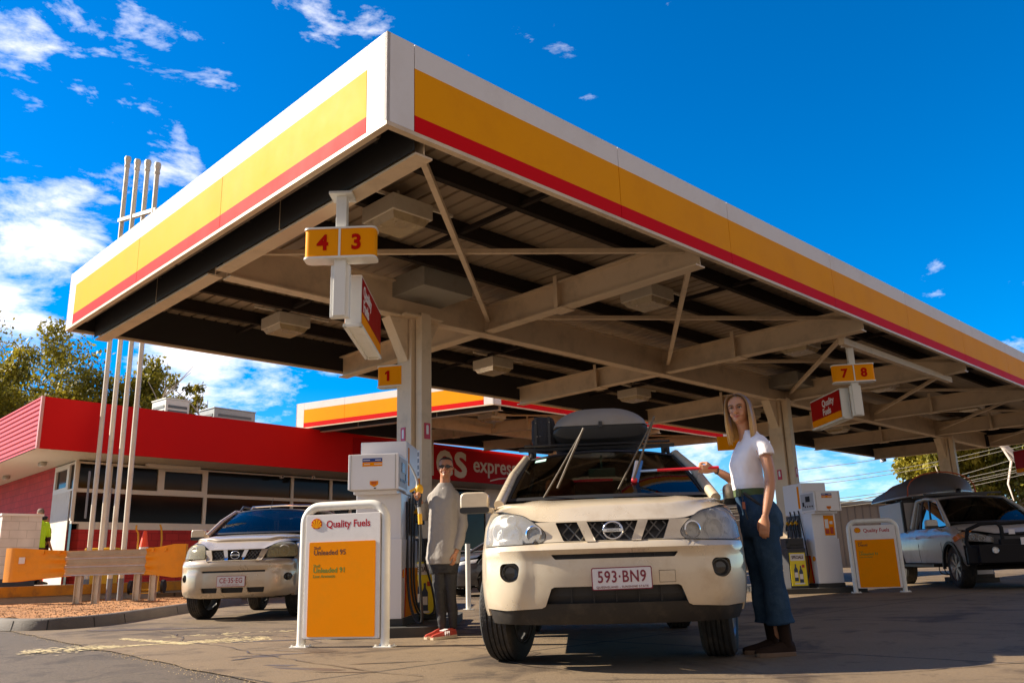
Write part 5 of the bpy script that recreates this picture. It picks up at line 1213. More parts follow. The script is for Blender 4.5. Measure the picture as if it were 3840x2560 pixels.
b = MB(); wallquad(b, W(12.6), W(14.0), .5, 3.69, .2, N50); wallquad(b, W(16.2), W(24), .5, 3.69, .2, N50); b.build('white_pillar', SHWHITE, shop)
def window(a0, a1, z0, z1, side='f', fr=.05, deep=True):
    b = MB(); f = fw if side == 'f' else lw
    f(b, a0, a1, z1-fr, z1, .09, .012); f(b, a0, a1, z0, z0+fr, .09, .012); f(b, a0, a0+fr, z0+fr, z1-fr, .09, .012); f(b, a1-fr, a1, z0+fr, z1-fr, .09, .012)
    w_ = b.build('window', SHWHITE, shop); b = MB(); f(b, a0+fr*.5, a1-fr*.5, z0+fr*.5, z1-fr*.5, .01, -.04); b.build('pane', SHGLASS, w_)
ups = [(0.0, .88, .05), (.88, 2.33, .07), (2.33, 3.75, .12), (3.75, 6.80, .045), (6.80, 8.36, .05), (8.36, 10.4, .05), (10.4, 12.6, .05)]
for a0, a1, f in ups: window(a0, a1, 2.90, 3.66, 'f', f)
for a0, a1 in ((0.0, 3.75), (3.75, 6.8), (6.8, 9.2), (10.4, 12.6)): window(a0, a1, 2.03, 2.90, 'f', .05)
window(14.0, 16.2, 2.9, 3.66); window(14.0, 16.2, 1.2, 2.9)
window(9.2, 10.4, .55, 2.9)
window(0, .62, 2.90, 3.66, 'l', .05); window(.62, 1.86, 2.90, 3.66, 'l', .13)
b = MB(); lw(b, .02, .30, .5, 2.9, .01, -.02); b.build('pane', SHGLASS, shop)
b = MB(); p = W(-.02, 0, .03); b.box((p.x, p.y, 2.9), (.07, .07, 1.6), radians(50)); b.build('corner_post', SHWHITE, shop)
b = MB(); p = W(.88, 0, .09); b.cyl((p.x, p.y, .5), (p.x, p.y, 2.95), .045, 12); b.box((p.x, p.y, 2.93), (.13, .13, .10)); b.build('downpipe', mat('pipe_pale', (.55, .50, .5), .5), shop)
# dark interior block so nothing shows through
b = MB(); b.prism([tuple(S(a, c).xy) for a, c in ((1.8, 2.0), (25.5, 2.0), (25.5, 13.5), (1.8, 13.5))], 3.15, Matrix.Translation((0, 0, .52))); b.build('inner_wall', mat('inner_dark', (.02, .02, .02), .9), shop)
# sign on the band
CRM = mat('sign_cream', (.62, .56, .44), .5)
LBC = tuple(SHRED.node_tree.nodes['Principled BSDF'].inputs['Base Color'].default_value)
p = S(10.0, 0, 3.78)-N50*.012
sgn = MX(p, D50)
st_ = MB(); st_.box((3.9, .5, -.004), (8.6, 1.16, .006), 0, sgn); sg = st_.build('shaded_sign_panel', DKRED, shop)  # darker red paints in the band's shade under the rear canopy
text('sign_lettering', 'coles', 1.95, CRM, sg, MX(S(15.05, 0, 3.86)-N50*.02, D50), bold=.016, align='RIGHT', ext=.006)
text('sign_lettering', 'express', .82, CRM, sg, MX(S(15.35, 0, 4.10)-N50*.02, D50), bold=.012, ext=.006)
b = MB(); T = MX(S(16.3, 0, 3.80)-N50*.02, D50); b.add([(0, -.03, 0), (.5, .08, 0), (1.0, .13, 0), (1.5, .15, 0), (1.5, .17, 0), (1.0, .17, 0), (.5, .13, 0), (0, .02, 0)], [(0, 1, 6, 7), (1, 2, 5, 6), (2, 3, 4, 5)], T); b.build('sign_swoosh', CRM, sg)
# fittings under the soffit
for a, c, lab in ((.86, 2.64, 'oval bulkhead light under the left soffit, nearer the roof corner'), (.90, 6.44, 'oval bulkhead light under the left soffit, further from the roof corner')):
    t = thing('bulkhead_light', lab, 'wall light', S(a, c, 3.69), radians(134), 'oval lights under the shop soffit')
    b = MB(); b.prism(rr(.34, .16, .07), -.09); b.build('housing', mat('bulkhead_grey', (.33, .29, .23), .5), t, bevel=.015, smooth=40)
    b = MB(); b.prism(rr(.28, .10, .045), -.02, Matrix.Translation((0, 0, -.092))); b.build('diffuser', mat('bulkhead_diffuser', (.55, .5, .4), .3), t)
t = thing('tube_light', 'long tube light under the front soffit above the opening window', 'light', S(4.0, 1.25, 3.69), radians(50))
b = MB(); b.box((0, 0, -.04), (1.6, .14, .07)); b.build('housing', SHWHITE, t, bevel=.01); b = MB(); b.cyl((-.75, 0, -.09), (.75, 0, -.09), .025, 10); b.build('tube', mat('tube_white', (.6, .58, .52), .4), t)
def cctv(loc, rz, label, down=.12, s=1):
    t = thing('security_camera', label, 'security camera', loc, rz, 'small security cameras')
    b = MB(); b.prism(rr(.11*s, .11*s, .04*s), .26*s, Matrix.Rotation(pi/2, 4, 'Y') @ Matrix.Translation((0, 0, -.08*s))); b.build('housing', PWHITE, t, smooth=40); b = MB(); b.cyl((-.0, 0, -.05), (0, 0, -.05-down), .02, 8); b.build('bracket', PWHITE, t)
    b = MB(); b.cyl((.181*s, 0, 0), (.19*s, 0, 0), .038*s, 12); b.build('lens', BLACK, t)
cctv(S(8.6, -.05, 5.16), radians(-20), 'white security camera on top of the red shop roof band', .18, 1.2)
cctv(UV(26.5, 7.2, 3.80), radians(-90), 'security camera at the far right corner of the canopy', -.1, 1)
cctv(S(7.6, 1.2, 3.56), radians(-60), 'small security camera under the shop soffit, left of the pump head', -.1, .8)
cctv(S(8.6, .9, 3.56), radians(-60), 'small security camera under the shop soffit, touching the pump head', -.1, .8)
# roof plant
def ac(loc, rz, w_, d, h, label, pale=True):
    t = thing('air_conditioner', label, 'air conditioner', loc, rz, 'air conditioning units on the shop roof'); m = mat('ac_pale', (.58, .56, .5), .5) if pale else mat('ac_grey', (.30, .31, .30), .5)
    b = MB(); b.box((0, 0, h/2), (w_, d, h)); b.box((0, 0, h+.02), (w_+.05, d+.05, .04)); b.build('casing', m, t, bevel=.01)
    b = MB()
    for k in range(6):
        z = h*(.16+.13*k)
        b.box((0, -d/2-.008, z), (w_*.8, .02, h*.07)); b.box((-w_/2-.008, 0, z), (.02, d*.8, h*.07))
    b.build('louvre', mat('ac_louvre', (.10, .11, .11), .6), t)
    return t
ac(S(4.9, 4, 4.85), radians(50), .80, .9, 1.22, 'pale louvred air conditioner on the shop roof, left one')
ac(S(6.95, 4, 4.85), radians(50), 1.55, .95, 1.12, 'wider grey-green air conditioner on the shop roof, right one', False)
# ======== vent pipes ========
vents = thing('vent_pipes', 'four tall pale vent pipes joined by a cross bar behind the guard rail', 'vent pipes', (-9.6, 19.8, 0))
VP = [(-10.266, 20.50, 11.62), (-9.73, 19.96, 11.24), (-9.308, 19.65, 11.05), (-8.818, 19.15, 10.70)]
PIPE = mat('pipe_cream', (.64, .58, .47), .45, var=.08, dirt=((.3, .2, .12), .4, 3))
for x, y, z in VP:
    b = MB(); q = Vector((x+9.6, y-19.8, 0)); b.cyl(q+Vector((0, 0, .62)), q+Vector((0, 0, z)), .057, 16); o = b.build('pipe', PIPE, vents, smooth=40)
    b = MB(); b.cyl(q+Vector((0, 0, .1)), q+Vector((0, 0, .62)), .060, 16); b.build('painted_foot', mat('grey_foot', (.20, .21, .23), .6), o, smooth=40)
    b = MB(); b.lathe([(.06, -.22), (.075, -.18), (.062, -.12), (.08, -.02), (.085, .05), (.07, .10), (.001, .11)], Matrix.Translation(q+Vector((0, 0, z-.08))), 16); b.build('cap', PIPE, o, smooth=40)
b = MB(); p = Vector((-10.36+9.6, 20.55-19.8, 9.80)); q = Vector((-8.70+9.6, 19.05-19.8, 9.40)); b.bar(p, q, .09, .09); b.build('cross_bar', PIPE, vents)
b = MB(); b.bar((-.55, .12, 2.0), (-.55, .12, 3.1), .05, .03); b.build('conduit', MATS['grey_foot'], vents)
# ======== guard rail ========
gr = thing('guard_rail', 'ribbed steel guard rail with yellow end pieces on the kerbed island', 'guard rail', (-9.0, 18.3, .14), radians(8))
def thrie(y0, amp, z0, h, x0, x1, flare0=0, flare1=0, n=24, mi=None, seg=6):
    rings = []
    for k in range(seg+1):
        f = k/seg; x = x0+(x1-x0)*f; fl = flare0*(1-f)**2+flare1*(f*1.0)**1.3
        rings.append([(x, y0+amp*max(.04, 1-fl*4)*cos(6*pi*i/n), z0-fl*.08+(h+fl*.16)*i/n) for i in range(n+1)])
    return rings
Z0 = .56; HH = .51
for sd in (-1, 1):
    b = MB(); b.loft(thrie(sd*.16, .050*sd, Z0, HH, -.60, 1.10), closed=False); b.build('rail', STEEL, gr, smooth=60)
    b = MB(); b.loft(thrie(sd*.185, .045*sd, Z0-.01, HH+.02, -.55, -1.55, 0, 1), closed=False); b.build('yellow_end', YPAINT, gr, smooth=60)
    b = MB(); b.loft(thrie(sd*.185, .045*sd, Z0-.01, HH+.02, 1.06, 1.62, 0, 1), closed=False); b.build('yellow_end', YPAINT, gr, smooth=60)
    b = MB()
    for x in (-1.0, -.68, 1.2, 1.45): b.cyl((x, sd*.19, Z0+.49), (x, sd*.24, Z0+.49), .035, 8)
    b.build('bolts', YPAINT, gr)
for x0, s in ((-1.55, -1), (1.62, 1)):
    b = MB(); rings = []
    for i in range(13):
        a = pi*i/12; rings.append([(x0+s*(.20*sin(a)+.06*sin(a)*cos(3*a)**2), .185*cos(a), z) for z in (Z0-.09, Z0+.1, Z0+.4, Z0+.60)])
    b.loft(rings, closed=False); b.build('bull_nose', YPAINT, gr, smooth=60)
for x in (-.30, .06, .88, 1.20):
    b = MB(); b.box((x, .0, .35), (.12, .012, .95)); b.box((x-.055, 0, .35), (.012, .16, .95)); b.box((x+.055, 0, .35), (.012, .16, .95)); b.build('post', STEEL, gr)
b = MB(); b.box((-1.40, -.205, Z0+.34), (.12, .004, .13), radians(-4)); b.build('label_plate', PWHITE, gr)
# ======== white walled enclosure, left edge ========
en = thing('wall_enclosure', 'white painted block enclosure at the left edge behind the guard rail end', 'wall', (-12.15, 20.0, 0), 0)
c5 = Vector((cos(radians(50)), sin(radians(50)))); c13 = Vector((cos(radians(137)), sin(radians(137))))
Pe = lambda a, c, k=0: tuple(c5*a+c13*c-(c5+c13)*k)
b = MB(); b.prism([Pe(0, 0), Pe(.88, 0), Pe(.88, 2.5), Pe(0, 2.5)], 1.45, Matrix.Translation((0, 0, .68))); o = b.build('block_wall', WHBRICK, en)
uvl = o.data.uv_layers.new(name='uv')
for l in o.data.loops:
    c = o.data.vertices[l.vertex_index].co; uvl.data[l.index].uv = (Vector((c.x, c.y)).dot(c5)+Vector((c.x, c.y)).dot(c13), c.z)
b = MB(); b.prism([Pe(-.03, -.03), Pe(.91, -.03), Pe(.91, 2.5), Pe(-.03, 2.5)], .05, Matrix.Translation((0, 0, 2.13))); b.build('coping', WHITE, en)
b = MB(); b.prism([Pe(.01, .01), Pe(.87, .01), Pe(.87, 2.5), Pe(.01, 2.5)], .44, Matrix.Translation((0, 0, .24))); b.build('dark_base', mat('slate_paint', (.035, .04, .055), .6), en)
b = MB(); b.prism([Pe(-.3, -.4), Pe(1.0, -.4), Pe(1.0, 2.5), Pe(-.3, 2.5)], .26); b.build('plinth', CONC, en)
# ======== yellow wheeled bin, trolley, cone ========
t = thing('wheelie_bin', 'yellow wheeled bin against the red dado wall behind the pipes', 'bin', (-10.30, 21.3, .5), radians(10)); t.location.z = .24
YB = mat('bin_yellow', (.75, .42, .02), .5, var=.08)
b = MB(); b.box((0, 0, .52), (.56, .60, .95), taper=1.12); b.build('body', YB, t, bevel=.03); b = MB(); b.box((0, 0, 1.06), (.70, .74, .10)); b.box((0, -.36, 1.0), (.5, .06, .06)); b.build('lid', YB, t, bevel=.03)
for s in (-1, 1): b = MB(); b.cyl((s*.26, .28, .1), (s*.32, .28, .1), .1, 16); b.build('wheel', BLACK, t)
t = thing('hand_trolley', 'yellow tubular hand trolley standing against the shop wall', 'trolley', (-8.78, 20.35, .24), radians(6)); YT = mat('trolley_yellow', (.62, .33, .02), .5)
b = MB()
for s in (-1, 1): b.tube([(s*.27, 0, .05), (s*.27, .04, 1.25), (s*.27, .0, 1.40), (s*.29, -.12, 1.50), (s*.27, -.16, 1.58)], .022, 8)
for z in (.1, .45, .8, 1.05): b.tube([(-.27, .03, z), (.27, .03, z)], .018, 8)
b.build('frame', YT, t, smooth=40)
for s in (-1, 1): b = MB(); b.cyl((s*.34, .1, .16), (s*.40, .1, .16), .16, 18); b.build('wheel', BLACK, t)
b = MB(); b.box((0, -.15, .03), (.5, .3, .02)); b.build('toe_plate', YT, t)
t = thing('traffic_cone', 'orange and white traffic cone held up on the yellow trolley', 'cone', (-8.78, 20.08, 1.0), 0)
b = MB(); b.lathe([(.155, .0), (.145, .03), (.10, .30), (.10, .31)], None, 20); b.build('white_sleeve', PWHITE, t, smooth=40); b = MB(); b.lathe([(.102, .31), (.045, .66), (.035, .68), (.001, .68)], None, 20); b.build('orange_top', mat('cone_orange', (.90, .07, .01), .5), t, smooth=40); b = MB(); b.box((0, 0, -.015), (.36, .36, .03)); b.build('base', BLACK, t)
# ======== far background, right ========
t = thing('shed', 'long low grey-brown shed far behind the second column', 'shed', (0, 0, 0))
b = MB(); b.bb((9.0, 46, 0), (21.5, 52, 3.25)); b.build('wall', mat('shed_wall', (.20, .17, .15), .8, var=.1, nscale=1), t)
b = MB(); b.bb((8.8, 45.8, 3.25), (21.7, 52.2, 3.42)); b.build('roof', mat('shed_roof', (.24, .23, .22), .6), t)
b = MB()
for k in range(30): b.bb((9.2+k*.41, 45.97, .1), (9.24+k*.41, 45.99, 3.2))
b.build('cladding_ribs', mat('shed_rib', (.15, .13, .12), .8), t)
t = thing('slatted_screen', 'white slatted screen seen in the gap between second column and pump', 'screen', (9.95, 30, 0))
b = MB(); 
for k in range(14): b.bb((-.35, 0, .25+k*.155), (.45, .05, .35+k*.155))
b.build('slats', PWHITE, t)
for s in (-.35, .45): b = MB(); b.bb((s-.03, .05, 0), (s+.03, .12, 2.4)); b.build('post', PWHITE, t)
t = thing('brick_fence', 'low sunlit tan wall far behind, seen under the utility vehicle', 'wall', (0, 0, 0)); b = MB(); b.bb((19, 44, 0), (44, 44.3, 1.0)); o = b.build('wall_face', mat('tan_wall', (.50, .30, .17), .9, var=.15), t); b = MB(); b.bb((18.9, 43.95, 1.0), (44.1, 44.35, 1.08)); b.build('coping', CONC, t)
# overhead wires
def P_at(px, py, Y):
    d = ray(px, py); k = Y/d.y; return Vector((d.x*k, Y, HC+d.z*k))
wires = [((2700, 1790, 34), (3900, 1590, 40)), ((2700, 1836, 34), (3900, 1640, 40)), ((2700, 1850, 34), (3900, 1655, 40)), ((2700, 1905, 34), (3900, 1728, 38)), ((2700, 1915, 34), (3900, 1742, 38)), ((2700, 1922, 34), (3900, 1750, 38)), ((2700, 1935, 34), (3900, 1764, 38)), ((2700, 1960, 34), (3900, 1690, 42))]
WL_ = ['uppermost pale power line at right, over the far gum trees', 'power line second from the top at right', 'power line third from the top at right', 'upper wire of the tight bundle crossing the far gum tree', 'second wire of the tight bundle crossing the far gum tree', 'third wire of the tight bundle crossing the far gum tree', 'lowest wire of the tight bundle crossing the far gum tree', 'steeper power line crossing the tight bundle of wires']
for k, (a, c) in enumerate(wires):
    p = P_at(*a); q = P_at(*c); b = MB(); pts = [p.lerp(q, i/16)-Vector((0, 0, .35*sin(pi*i/16))) for i in range(17)]; p0 = p-(q-p)*1; 
    b.tube(pts, .013, 5); tag(b.build('power_line', mat('wire_pale', (.55, .50, .38), .4)), WL_[k], 'wire', 'parallel overhead power lines')
# ======== trees ========
def leafmat(name, c1, c2):
    m = bpy.data.materials.new(name); m.use_nodes = True; nt = m.node_tree; N = nt.nodes.new; L = nt.links.new; b = nt.nodes['Principled BSDF']; b.inputs['Roughness'].default_value = .55; b.inputs['Specular IOR Level'].default_value = .3
    t = N('ShaderNodeTexCoord'); n = N('ShaderNodeTexNoise'); n.inputs['Scale'].default_value = 1.1; n.inputs['Detail'].default_value = 6; L(t.outputs['Object'], n.inputs['Vector'])
    r = N('ShaderNodeValToRGB'); L(n.outputs['Fac'], r.inputs[0]); r.color_ramp.elements[0].position = .35; r.color_ramp.elements[1].position = .65; r.color_ramp.elements[0].color = (*c1, 1); r.color_ramp.elements[1].color = (*c2, 1)
    L(r.outputs[0], b.inputs['Base Color']); tr = N('ShaderNodeBsdfTranslucent'); L(r.outputs[0], tr.inputs[0]); mx = N('ShaderNodeMixShader'); mx.inputs[0].default_value = .35
    L(b.outputs[0], mx.inputs[1]); L(tr.outputs[0], mx.inputs[2]); L(mx.outputs[0], nt.nodes['Material Output'].inputs[0]); return m
LEAF1 = leafmat('gum_leaves', (.12, .115, .012), (.37, .30, .025)); LEAF2 = leafmat('dark_gum_leaves', (.07, .080, .012), (.26, .23, .025))
BARK = mat('pale_bark', (.50, .42, .34), .8, var=.3, nscale=2)
def tree(loc, h, r, seed, label, leaf, n_leaf, size=.15, lean=0, crown0=.28, cat='tree', droop=.8, lobes=26):
    random.seed(seed); t = thing('gum_tree', label, cat, loc, 0, 'gum trees behind the station')
    b = MB(); ends = []
    def limb(p, d, L, rad, lev):
        pts = [p]; n = 5; dd = d.copy()
        for i in range(n):
            dd = (dd+Vector((random.uniform(-.25, .25), random.uniform(-.25, .25), random.uniform(-.06, .16)))).normalized(); pts.append(pts[-1]+dd*L/n)
        b.tube(pts, [max(.015, rad*(1-.55*i/n)) for i in range(n+1)], 7)
        if lev >= 3: ends.append(pts[-1]); ends.append(pts[3]); return
        for k in range(3 if lev else 5):
            q = pts[random.randint(2, n)]; a = random.uniform(0, 2*pi); nd = (dd*.7+Vector((cos(a), sin(a), random.uniform(.0, .6)))*.8).normalized(); limb(q, nd, L*random.uniform(.55, .75), rad*.5, lev+1)
        ends.append(pts[-1])
    limb(Vector((0, 0, 0)), Vector((lean, 0, 1)).normalized(), h*.48, h*.022, 0)
    b.build('trunk', BARK, t, smooth=60)
    # normalise the clump centres into the wanted crown
    cs = []
    for i in range(lobes*2):
        a = random.uniform(0, 2*pi); u = random.uniform(-1, 1); q = random.random()**.45; z = h*(crown0+1)/2+u*q*h*(1-crown0)/2*.92
        rr__ = r*sqrt(max(.05, 1-(u*q)**2))*q; cs.append((Vector((rr__*cos(a), rr__*sin(a), z)), random.uniform(.16, .36)*r))
    for e in ends: 
        if abs(e.x) < r*1.1 and abs(e.y) < r*1.1: cs.append((e, random.uniform(.12, .26)*r))
    me_v = []; me_f = []
    per = n_leaf//len(cs)
    for c, cr_ in cs:
        for i in range(per):
            v = Vector((random.gauss(0, 1), random.gauss(0, 1), random.gauss(0, 1))); v = v.normalized()*cr_*random.random()**.4; v.z *= .8; p = c+v
            if random.random() < .25: p.z -= random.random()*cr_*droop
            L = size*random.uniform(.6, 1.5); w_ = L*random.uniform(.22, .5); dr = Vector((random.gauss(0, .6), random.gauss(0, .6), random.gauss(-.7, .6))).normalized(); sd = dr.cross(Vector((random.gauss(0, 1), random.gauss(0, 1), random.gauss(0, 1)))).normalized()
            o = len(me_v); me_v += [tuple(p-sd*w_*.3), tuple(p+dr*L*.5-sd*w_*.7), tuple(p+dr*L), tuple(p+dr*L*.5+sd*w_*.7)]; me_f.append((o, o+1, o+2, o+3))
    b = MB(); b.v = me_v; b.f = me_f; b.m = [0]*len(me_f); b.build('crown', leaf, t, fixn=False)
    return t
tree((-25.3, 41, 0), 14.0, 4.3, 21, 'large olive-green gum tree at the left edge behind the red shop', LEAF1, 52000, .20, lobes=34)
tree((-20.9, 43, 0), 12.0, 2.9, 22, 'gum tree behind the shop, between the pipes and the large left tree', LEAF1, 30000, .20)
tree((-17.9, 44, 0), 11.3, 1.35, 23, 'small narrow gum tree top left of the pale air conditioner', LEAF1, 9000, .18, crown0=.5, lobes=14)
tree((-31, 48, 0), 15, 4.5, 24, 'gum tree mostly cut off by the left picture edge', LEAF1, 12000, .2)
tree((25.2, 50, 0), 9.5, 2.6, 31, 'rounded dense gum tree right of the Diesel board, above the dinghy', LEAF1, 34000, .24, crown0=.03, lobes=30)
tree((30.6, 51, 0), 10.8, 4.8, 32, 'big dark gum tree with a white forked limb at the right edge', LEAF2, 52000, .26, crown0=.0, lobes=40)
tree((36.0, 55, 0), 11, 4.6, 33, 'pale gum tree behind the big one, cut by the right edge', LEAF2, 26000, .28, crown0=.0)
t = bpy.data.objects['gum_tree.005']
b = MB(); A_ = P_at(3700, 1600, 46)-t.location; B_ = P_at(3745, 1655, 46)-t.location; C_ = P_at(3850, 1765, 46)-t.location
b.tube([A_, B_, B_.lerp(C_, .5)+Vector((0, 0, .15)), C_, C_+Vector((2, 0, -3.5))], [.14, .17, .2, .24, .3], 8); b.tube([B_, B_+Vector((.5, 0, -1.1)), B_+Vector((.1, 0, -2.3)), B_+Vector((.25, 0, -3.2))], [.08, .07, .05, .03], 6); b.build('white_limb', mat('white_bark', (.62, .52, .45), .7, var=.1), t, smooth=60)
# ======== people ========
SKIN = mat('skin_warm', (.50, .235, .125), .5, var=.08, nscale=14); SKIN2 = mat('skin_tan', (.42, .19, .10), .5, var=.08, nscale=14)
for m_ in (SKIN, SKIN2):
    p_ = m_.node_tree.nodes['Principled BSDF']; p_.inputs['Subsurface Weight'].default_value = .35; p_.inputs['Subsurface Radius'].default_value = (.02, .008, .004); p_.inputs['Subsurface Scale'].default_value = 1
def vox(b, name, m, root, vs=.008, it=4, disp=None, fac=.6):
    o = b.build(name, m, root, fixn=True)
    r = o.modifiers.new('remesh', 'REMESH'); r.mode = 'VOXEL'; r.voxel_size = vs; r.use_smooth_shade = True
    if it: s = o.modifiers.new('smooth', 'SMOOTH'); s.iterations = it; s.factor = fac
    if disp:
        tx = bpy.data.textures.new(name+'_folds', 'CLOUDS'); tx.noise_scale = disp[1]; tx.noise_depth = 2
        d = o.modifiers.new('folds', 'DISPLACE'); d.texture = tx; d.strength = disp[0]; d.mid_level = .5; d.texture_coords = 'LOCAL'
    return o
def limb(b, pts, rs, n=14, end=True):
    P = [Vector(p) for p in pts]; Q = []; R_ = []
    for i in range(len(P)-1):
        for k in range(6):
            f = k/6; p0 = P[max(0, i-1)]; p1 = P[i]; p2 = P[i+1]; p3 = P[min(len(P)-1, i+2)]
            Q.append(.5*((2*p1)+(p2-p0)*f+(2*p0-5*p1+4*p2-p3)*f*f+(3*p1-p0-3*p2+p3)*f**3)); R_.append(rs[i]+(rs[i+1]-rs[i])*(f*f*(3-2*f)))
    Q.append(P[-1]); R_.append(rs[-1]); b.tube(Q, R_, n)
    for p, r in ((P[0], rs[0]), (P[-1], rs[-1]))[:2 if end else 1]: b.sphere(p, r*.98, 12)
def trunk(b, rings, F, n=44, pw=.85, fold=None):
    """rings: (z, cx, cy, depth_front, depth_back, halfwidth); F unit forward direction"""
    F = Vector(F).normalized(); S_ = Vector((F.y, -F.x, 0)); out = []
    if fold:
        rings = [tuple(p_+(q_-p_)*k/4 for p_, q_ in zip(rings[i], rings[i+1])) for i in range(len(rings)-1) for k in range(4)]+[rings[-1]]
    z0_ = rings[0][0]; z1_ = rings[-1][0]
    for z, cx, cy, df, db, w_ in rings:
        r_ = []; t_ = (z-z0_)/(z1_-z0_)
        for i in range(n):
            a = 2*pi*i/n; c = cos(a); s = sin(a); cc = abs(c)**pw*(1 if c > 0 else -1); ss = abs(s)**pw*(1 if s > 0 else -1); p = Vector((cx, cy, z))+S_*w_*cc+F*(df if s > 0 else db)*ss
            if fold:
                m_ = 1+fold[1]*(1-t_)**.6*sin(fold[0]*a+2.2*sin(3*t_+a))*(.6+.4*sin(5*a+1))+fold[2]*sin(17*t_+3*sin(a*2)); p = Vector((cx+(p.x-cx)*m_, cy+(p.y-cy)*m_, z))
            r_.append(tuple(p))
        out.append(r_)
    b.loft(out)
def sleeve(b, pts, rs, amp=.07, n=12, freq=34, end=False):
    P = [Vector(p) for p in pts]; Q = []; R_ = []; m = len(P)-1
    for i in range(m):
        for k in range(10):
            f = k/10; p0 = P[max(0, i-1)]; p1 = P[i]; p2 = P[i+1]; p3 = P[min(m, i+2)]; t = (i+f)/m
            Q.append(.5*((2*p1)+(p2-p0)*f+(2*p0-5*p1+4*p2-p3)*f*f+(3*p1-p0-3*p2+p3)*f**3)); R_.append((rs[i]+(rs[i+1]-rs[i])*f)*(1+amp*(.25+t*t)*sin(freq*t+2*sin(5*t))))
    Q.append(P[-1]); R_.append(rs[-1]); b.tube(Q, R_, 16); b.sphere(P[0], rs[0]*.98, 12)
def headM(c, F, tilt=0, roll=0):
    F = Vector(F).normalized(); X = Vector((F.y, -F.x, 0)).normalized()     # local x = person's right... y = forward
    M = Matrix(((X.x, F.x, 0, c[0]), (X.y, F.y, 0, c[1]), (0, 0, 1, c[2]), (0, 0, 0, 1)))
    return M @ Matrix.Rotation(tilt, 4, 'X') @ Matrix.Rotation(roll, 4, 'Y')
HT = [(0, .018, .066, -.012), (.05, .036, .078, -.03), (.12, .047, .082, -.045), (.22, .055, .080, -.06), (.33, .062, .078, -.074), (.45, .069, .076, -.088), (.52, .071, .074, -.093), (.60, .073, .082, -.097), (.72, .073, .078, -.099), (.84, .066, .062, -.090), (.93, .050, .040, -.070), (.98, .030, .018, -.044), (1, .008, .002, -.015)]
def head(b, M, H=.225, s=1.0):
    rings = []
    for t, w_, f, bk in HT:
        rings.append([tuple(M @ Vector((s*w_*cos(a), s*((f if sin(a) > 0 else -bk)*sin(a)), t*H))) for a in [2*pi*i/26 for i in range(26)]])
    b.loft(rings)
    T = lambda x, y, z: M @ Vector((x*s, y*s, z*H))
    b.tube([T(0, .080, .56), T(0, .090, .48), T(0, .100, .40), T(0, .104, .365)], [.008, .009, .012, .013], 8); b.sphere(T(0, .098, .36), .013, 10)
    for sx in (-1, 1): b.sphere(T(sx*.012, .090, .345), .009, 8); b.sphere(T(sx*.034, .060, .31), .020, 12); b.sphere(T(sx*.074, -.008, .46), .013, 8); b.sphere(T(sx*.077, -.010, .51), .014, 8); b.sphere(T(sx*.03, .074, .60), .012, 8)
    b.sphere(T(0, .074, .10), .018, 10); b.sphere(T(0, .080, .235), .012, 8)
def face(root, M, H=.225, s=1.0, eye=(.10, .07, .05), lip=(.42, .12, .10), brow=(.14, .08, .04), glasses=False):
    T = lambda x, y, z: M @ Vector((x*s, y*s, z*H))
    if not glasses:
        for sx in (-1, 1):
            b = MB(); b.sphere(T(sx*.031, .0685, .505), (.0115, .0115, .0075), 12); e = b.build('eye', mat('eye_white', (.62, .58, .54), .2), root, smooth=True)
            b = MB(); b.sphere(T(sx*.031, .0755, .507), (.0058, .0058, .0058), 10); b.build('iris', mat('iris_dark', (.05, .05, .05), .15), e, smooth=True)
            b = MB(); b.tube([T(sx*.017, .080, .522), T(sx*.031, .084, .538), T(sx*.046, .073, .520)], .0042, 6); b.build('eyelid', mat('lash_dark', (.09, .05, .035), .6), e, smooth=True)
            b = MB(); b.tube([T(sx*.014, .088, .590), T(sx*.032, .088, .615), T(sx*.052, .072, .595)], [.0045, .0050, .003], 6); b.build('eyebrow', mat('brow_%d' % int(brow[0]*100), brow, .8), root, smooth=True)
    b = MB(); b.tube([T(-.024, .080, .225), T(-.008, .092, .238), T(0, .092, .232), T(.008, .092, .238), T(.024, .080, .225)], [.002, .0042, .004, .0042, .002], 8); b.tube([T(-.018, .081, .213), T(0, .090, .205), T(.018, .081, .213)], [.002, .0050, .002], 8); b.build('lips', mat('lips_%d' % int(lip[0]*100), lip, .4), root, smooth=True)
def hand(b, M, curl=(.5, .5, .5, .5), thumb=.3, s=1.0, flip=1):
    """z to fingertips, +y palm side, thumb on +x*flip"""
    T = lambda p: M @ (Vector((p[0]*flip, p[1], p[2]))*s*.92)
    pal = []
    for z, w_, d in ((-.02, .026, .019), (.0, .030, .018), (.03, .039, .016), (.06, .042, .015), (.088, .040, .012)):
        pal.append([tuple(T((w_*cos(a), d*sin(a), z))) for a in [2*pi*i/16 for i in range(16)]])
    b.loft(pal)
    for k, (x, L, r) in enumerate(((-.031, .060, .0075), (-.011, .074, .0085), (.010, .079, .0088), (.030, .071, .0085))):
        p = Vector((x, 0, .084)); a = curl[k]*.5; pts = [Vector((x*.9, 0, .05)), p]; sp = (x)*1.2
        for q, f in enumerate((.45, .30, .25)):
            p = p+Vector((sp*.12*(q == 0), sin(a), cos(a)))*L*f; pts.append(p); a += curl[k]*(1.1, .9)[min(q, 1)]
        b.tube([T(q) for q in pts], [r*1.15, r*1.1, r, r*.92, r*.78], 10); b.sphere(T(pts[-1]), r*.8, 8); b.sphere(T(pts[1]), r*1.15, 8)
    p0 = Vector((.026, .004, .018)); p1 = Vector((.046, .012+thumb*.01, .048)); p2 = Vector((.054-.02*thumb, .02+thumb*.03, .076)); p3 = Vector((.052-.035*thumb, .026+thumb*.04, .100))
    b.tube([T(q) for q in (p0, p1, p2, p3)], [.013, .0115, .0098, .008], 10); b.sphere(T(p3), .0082, 8)
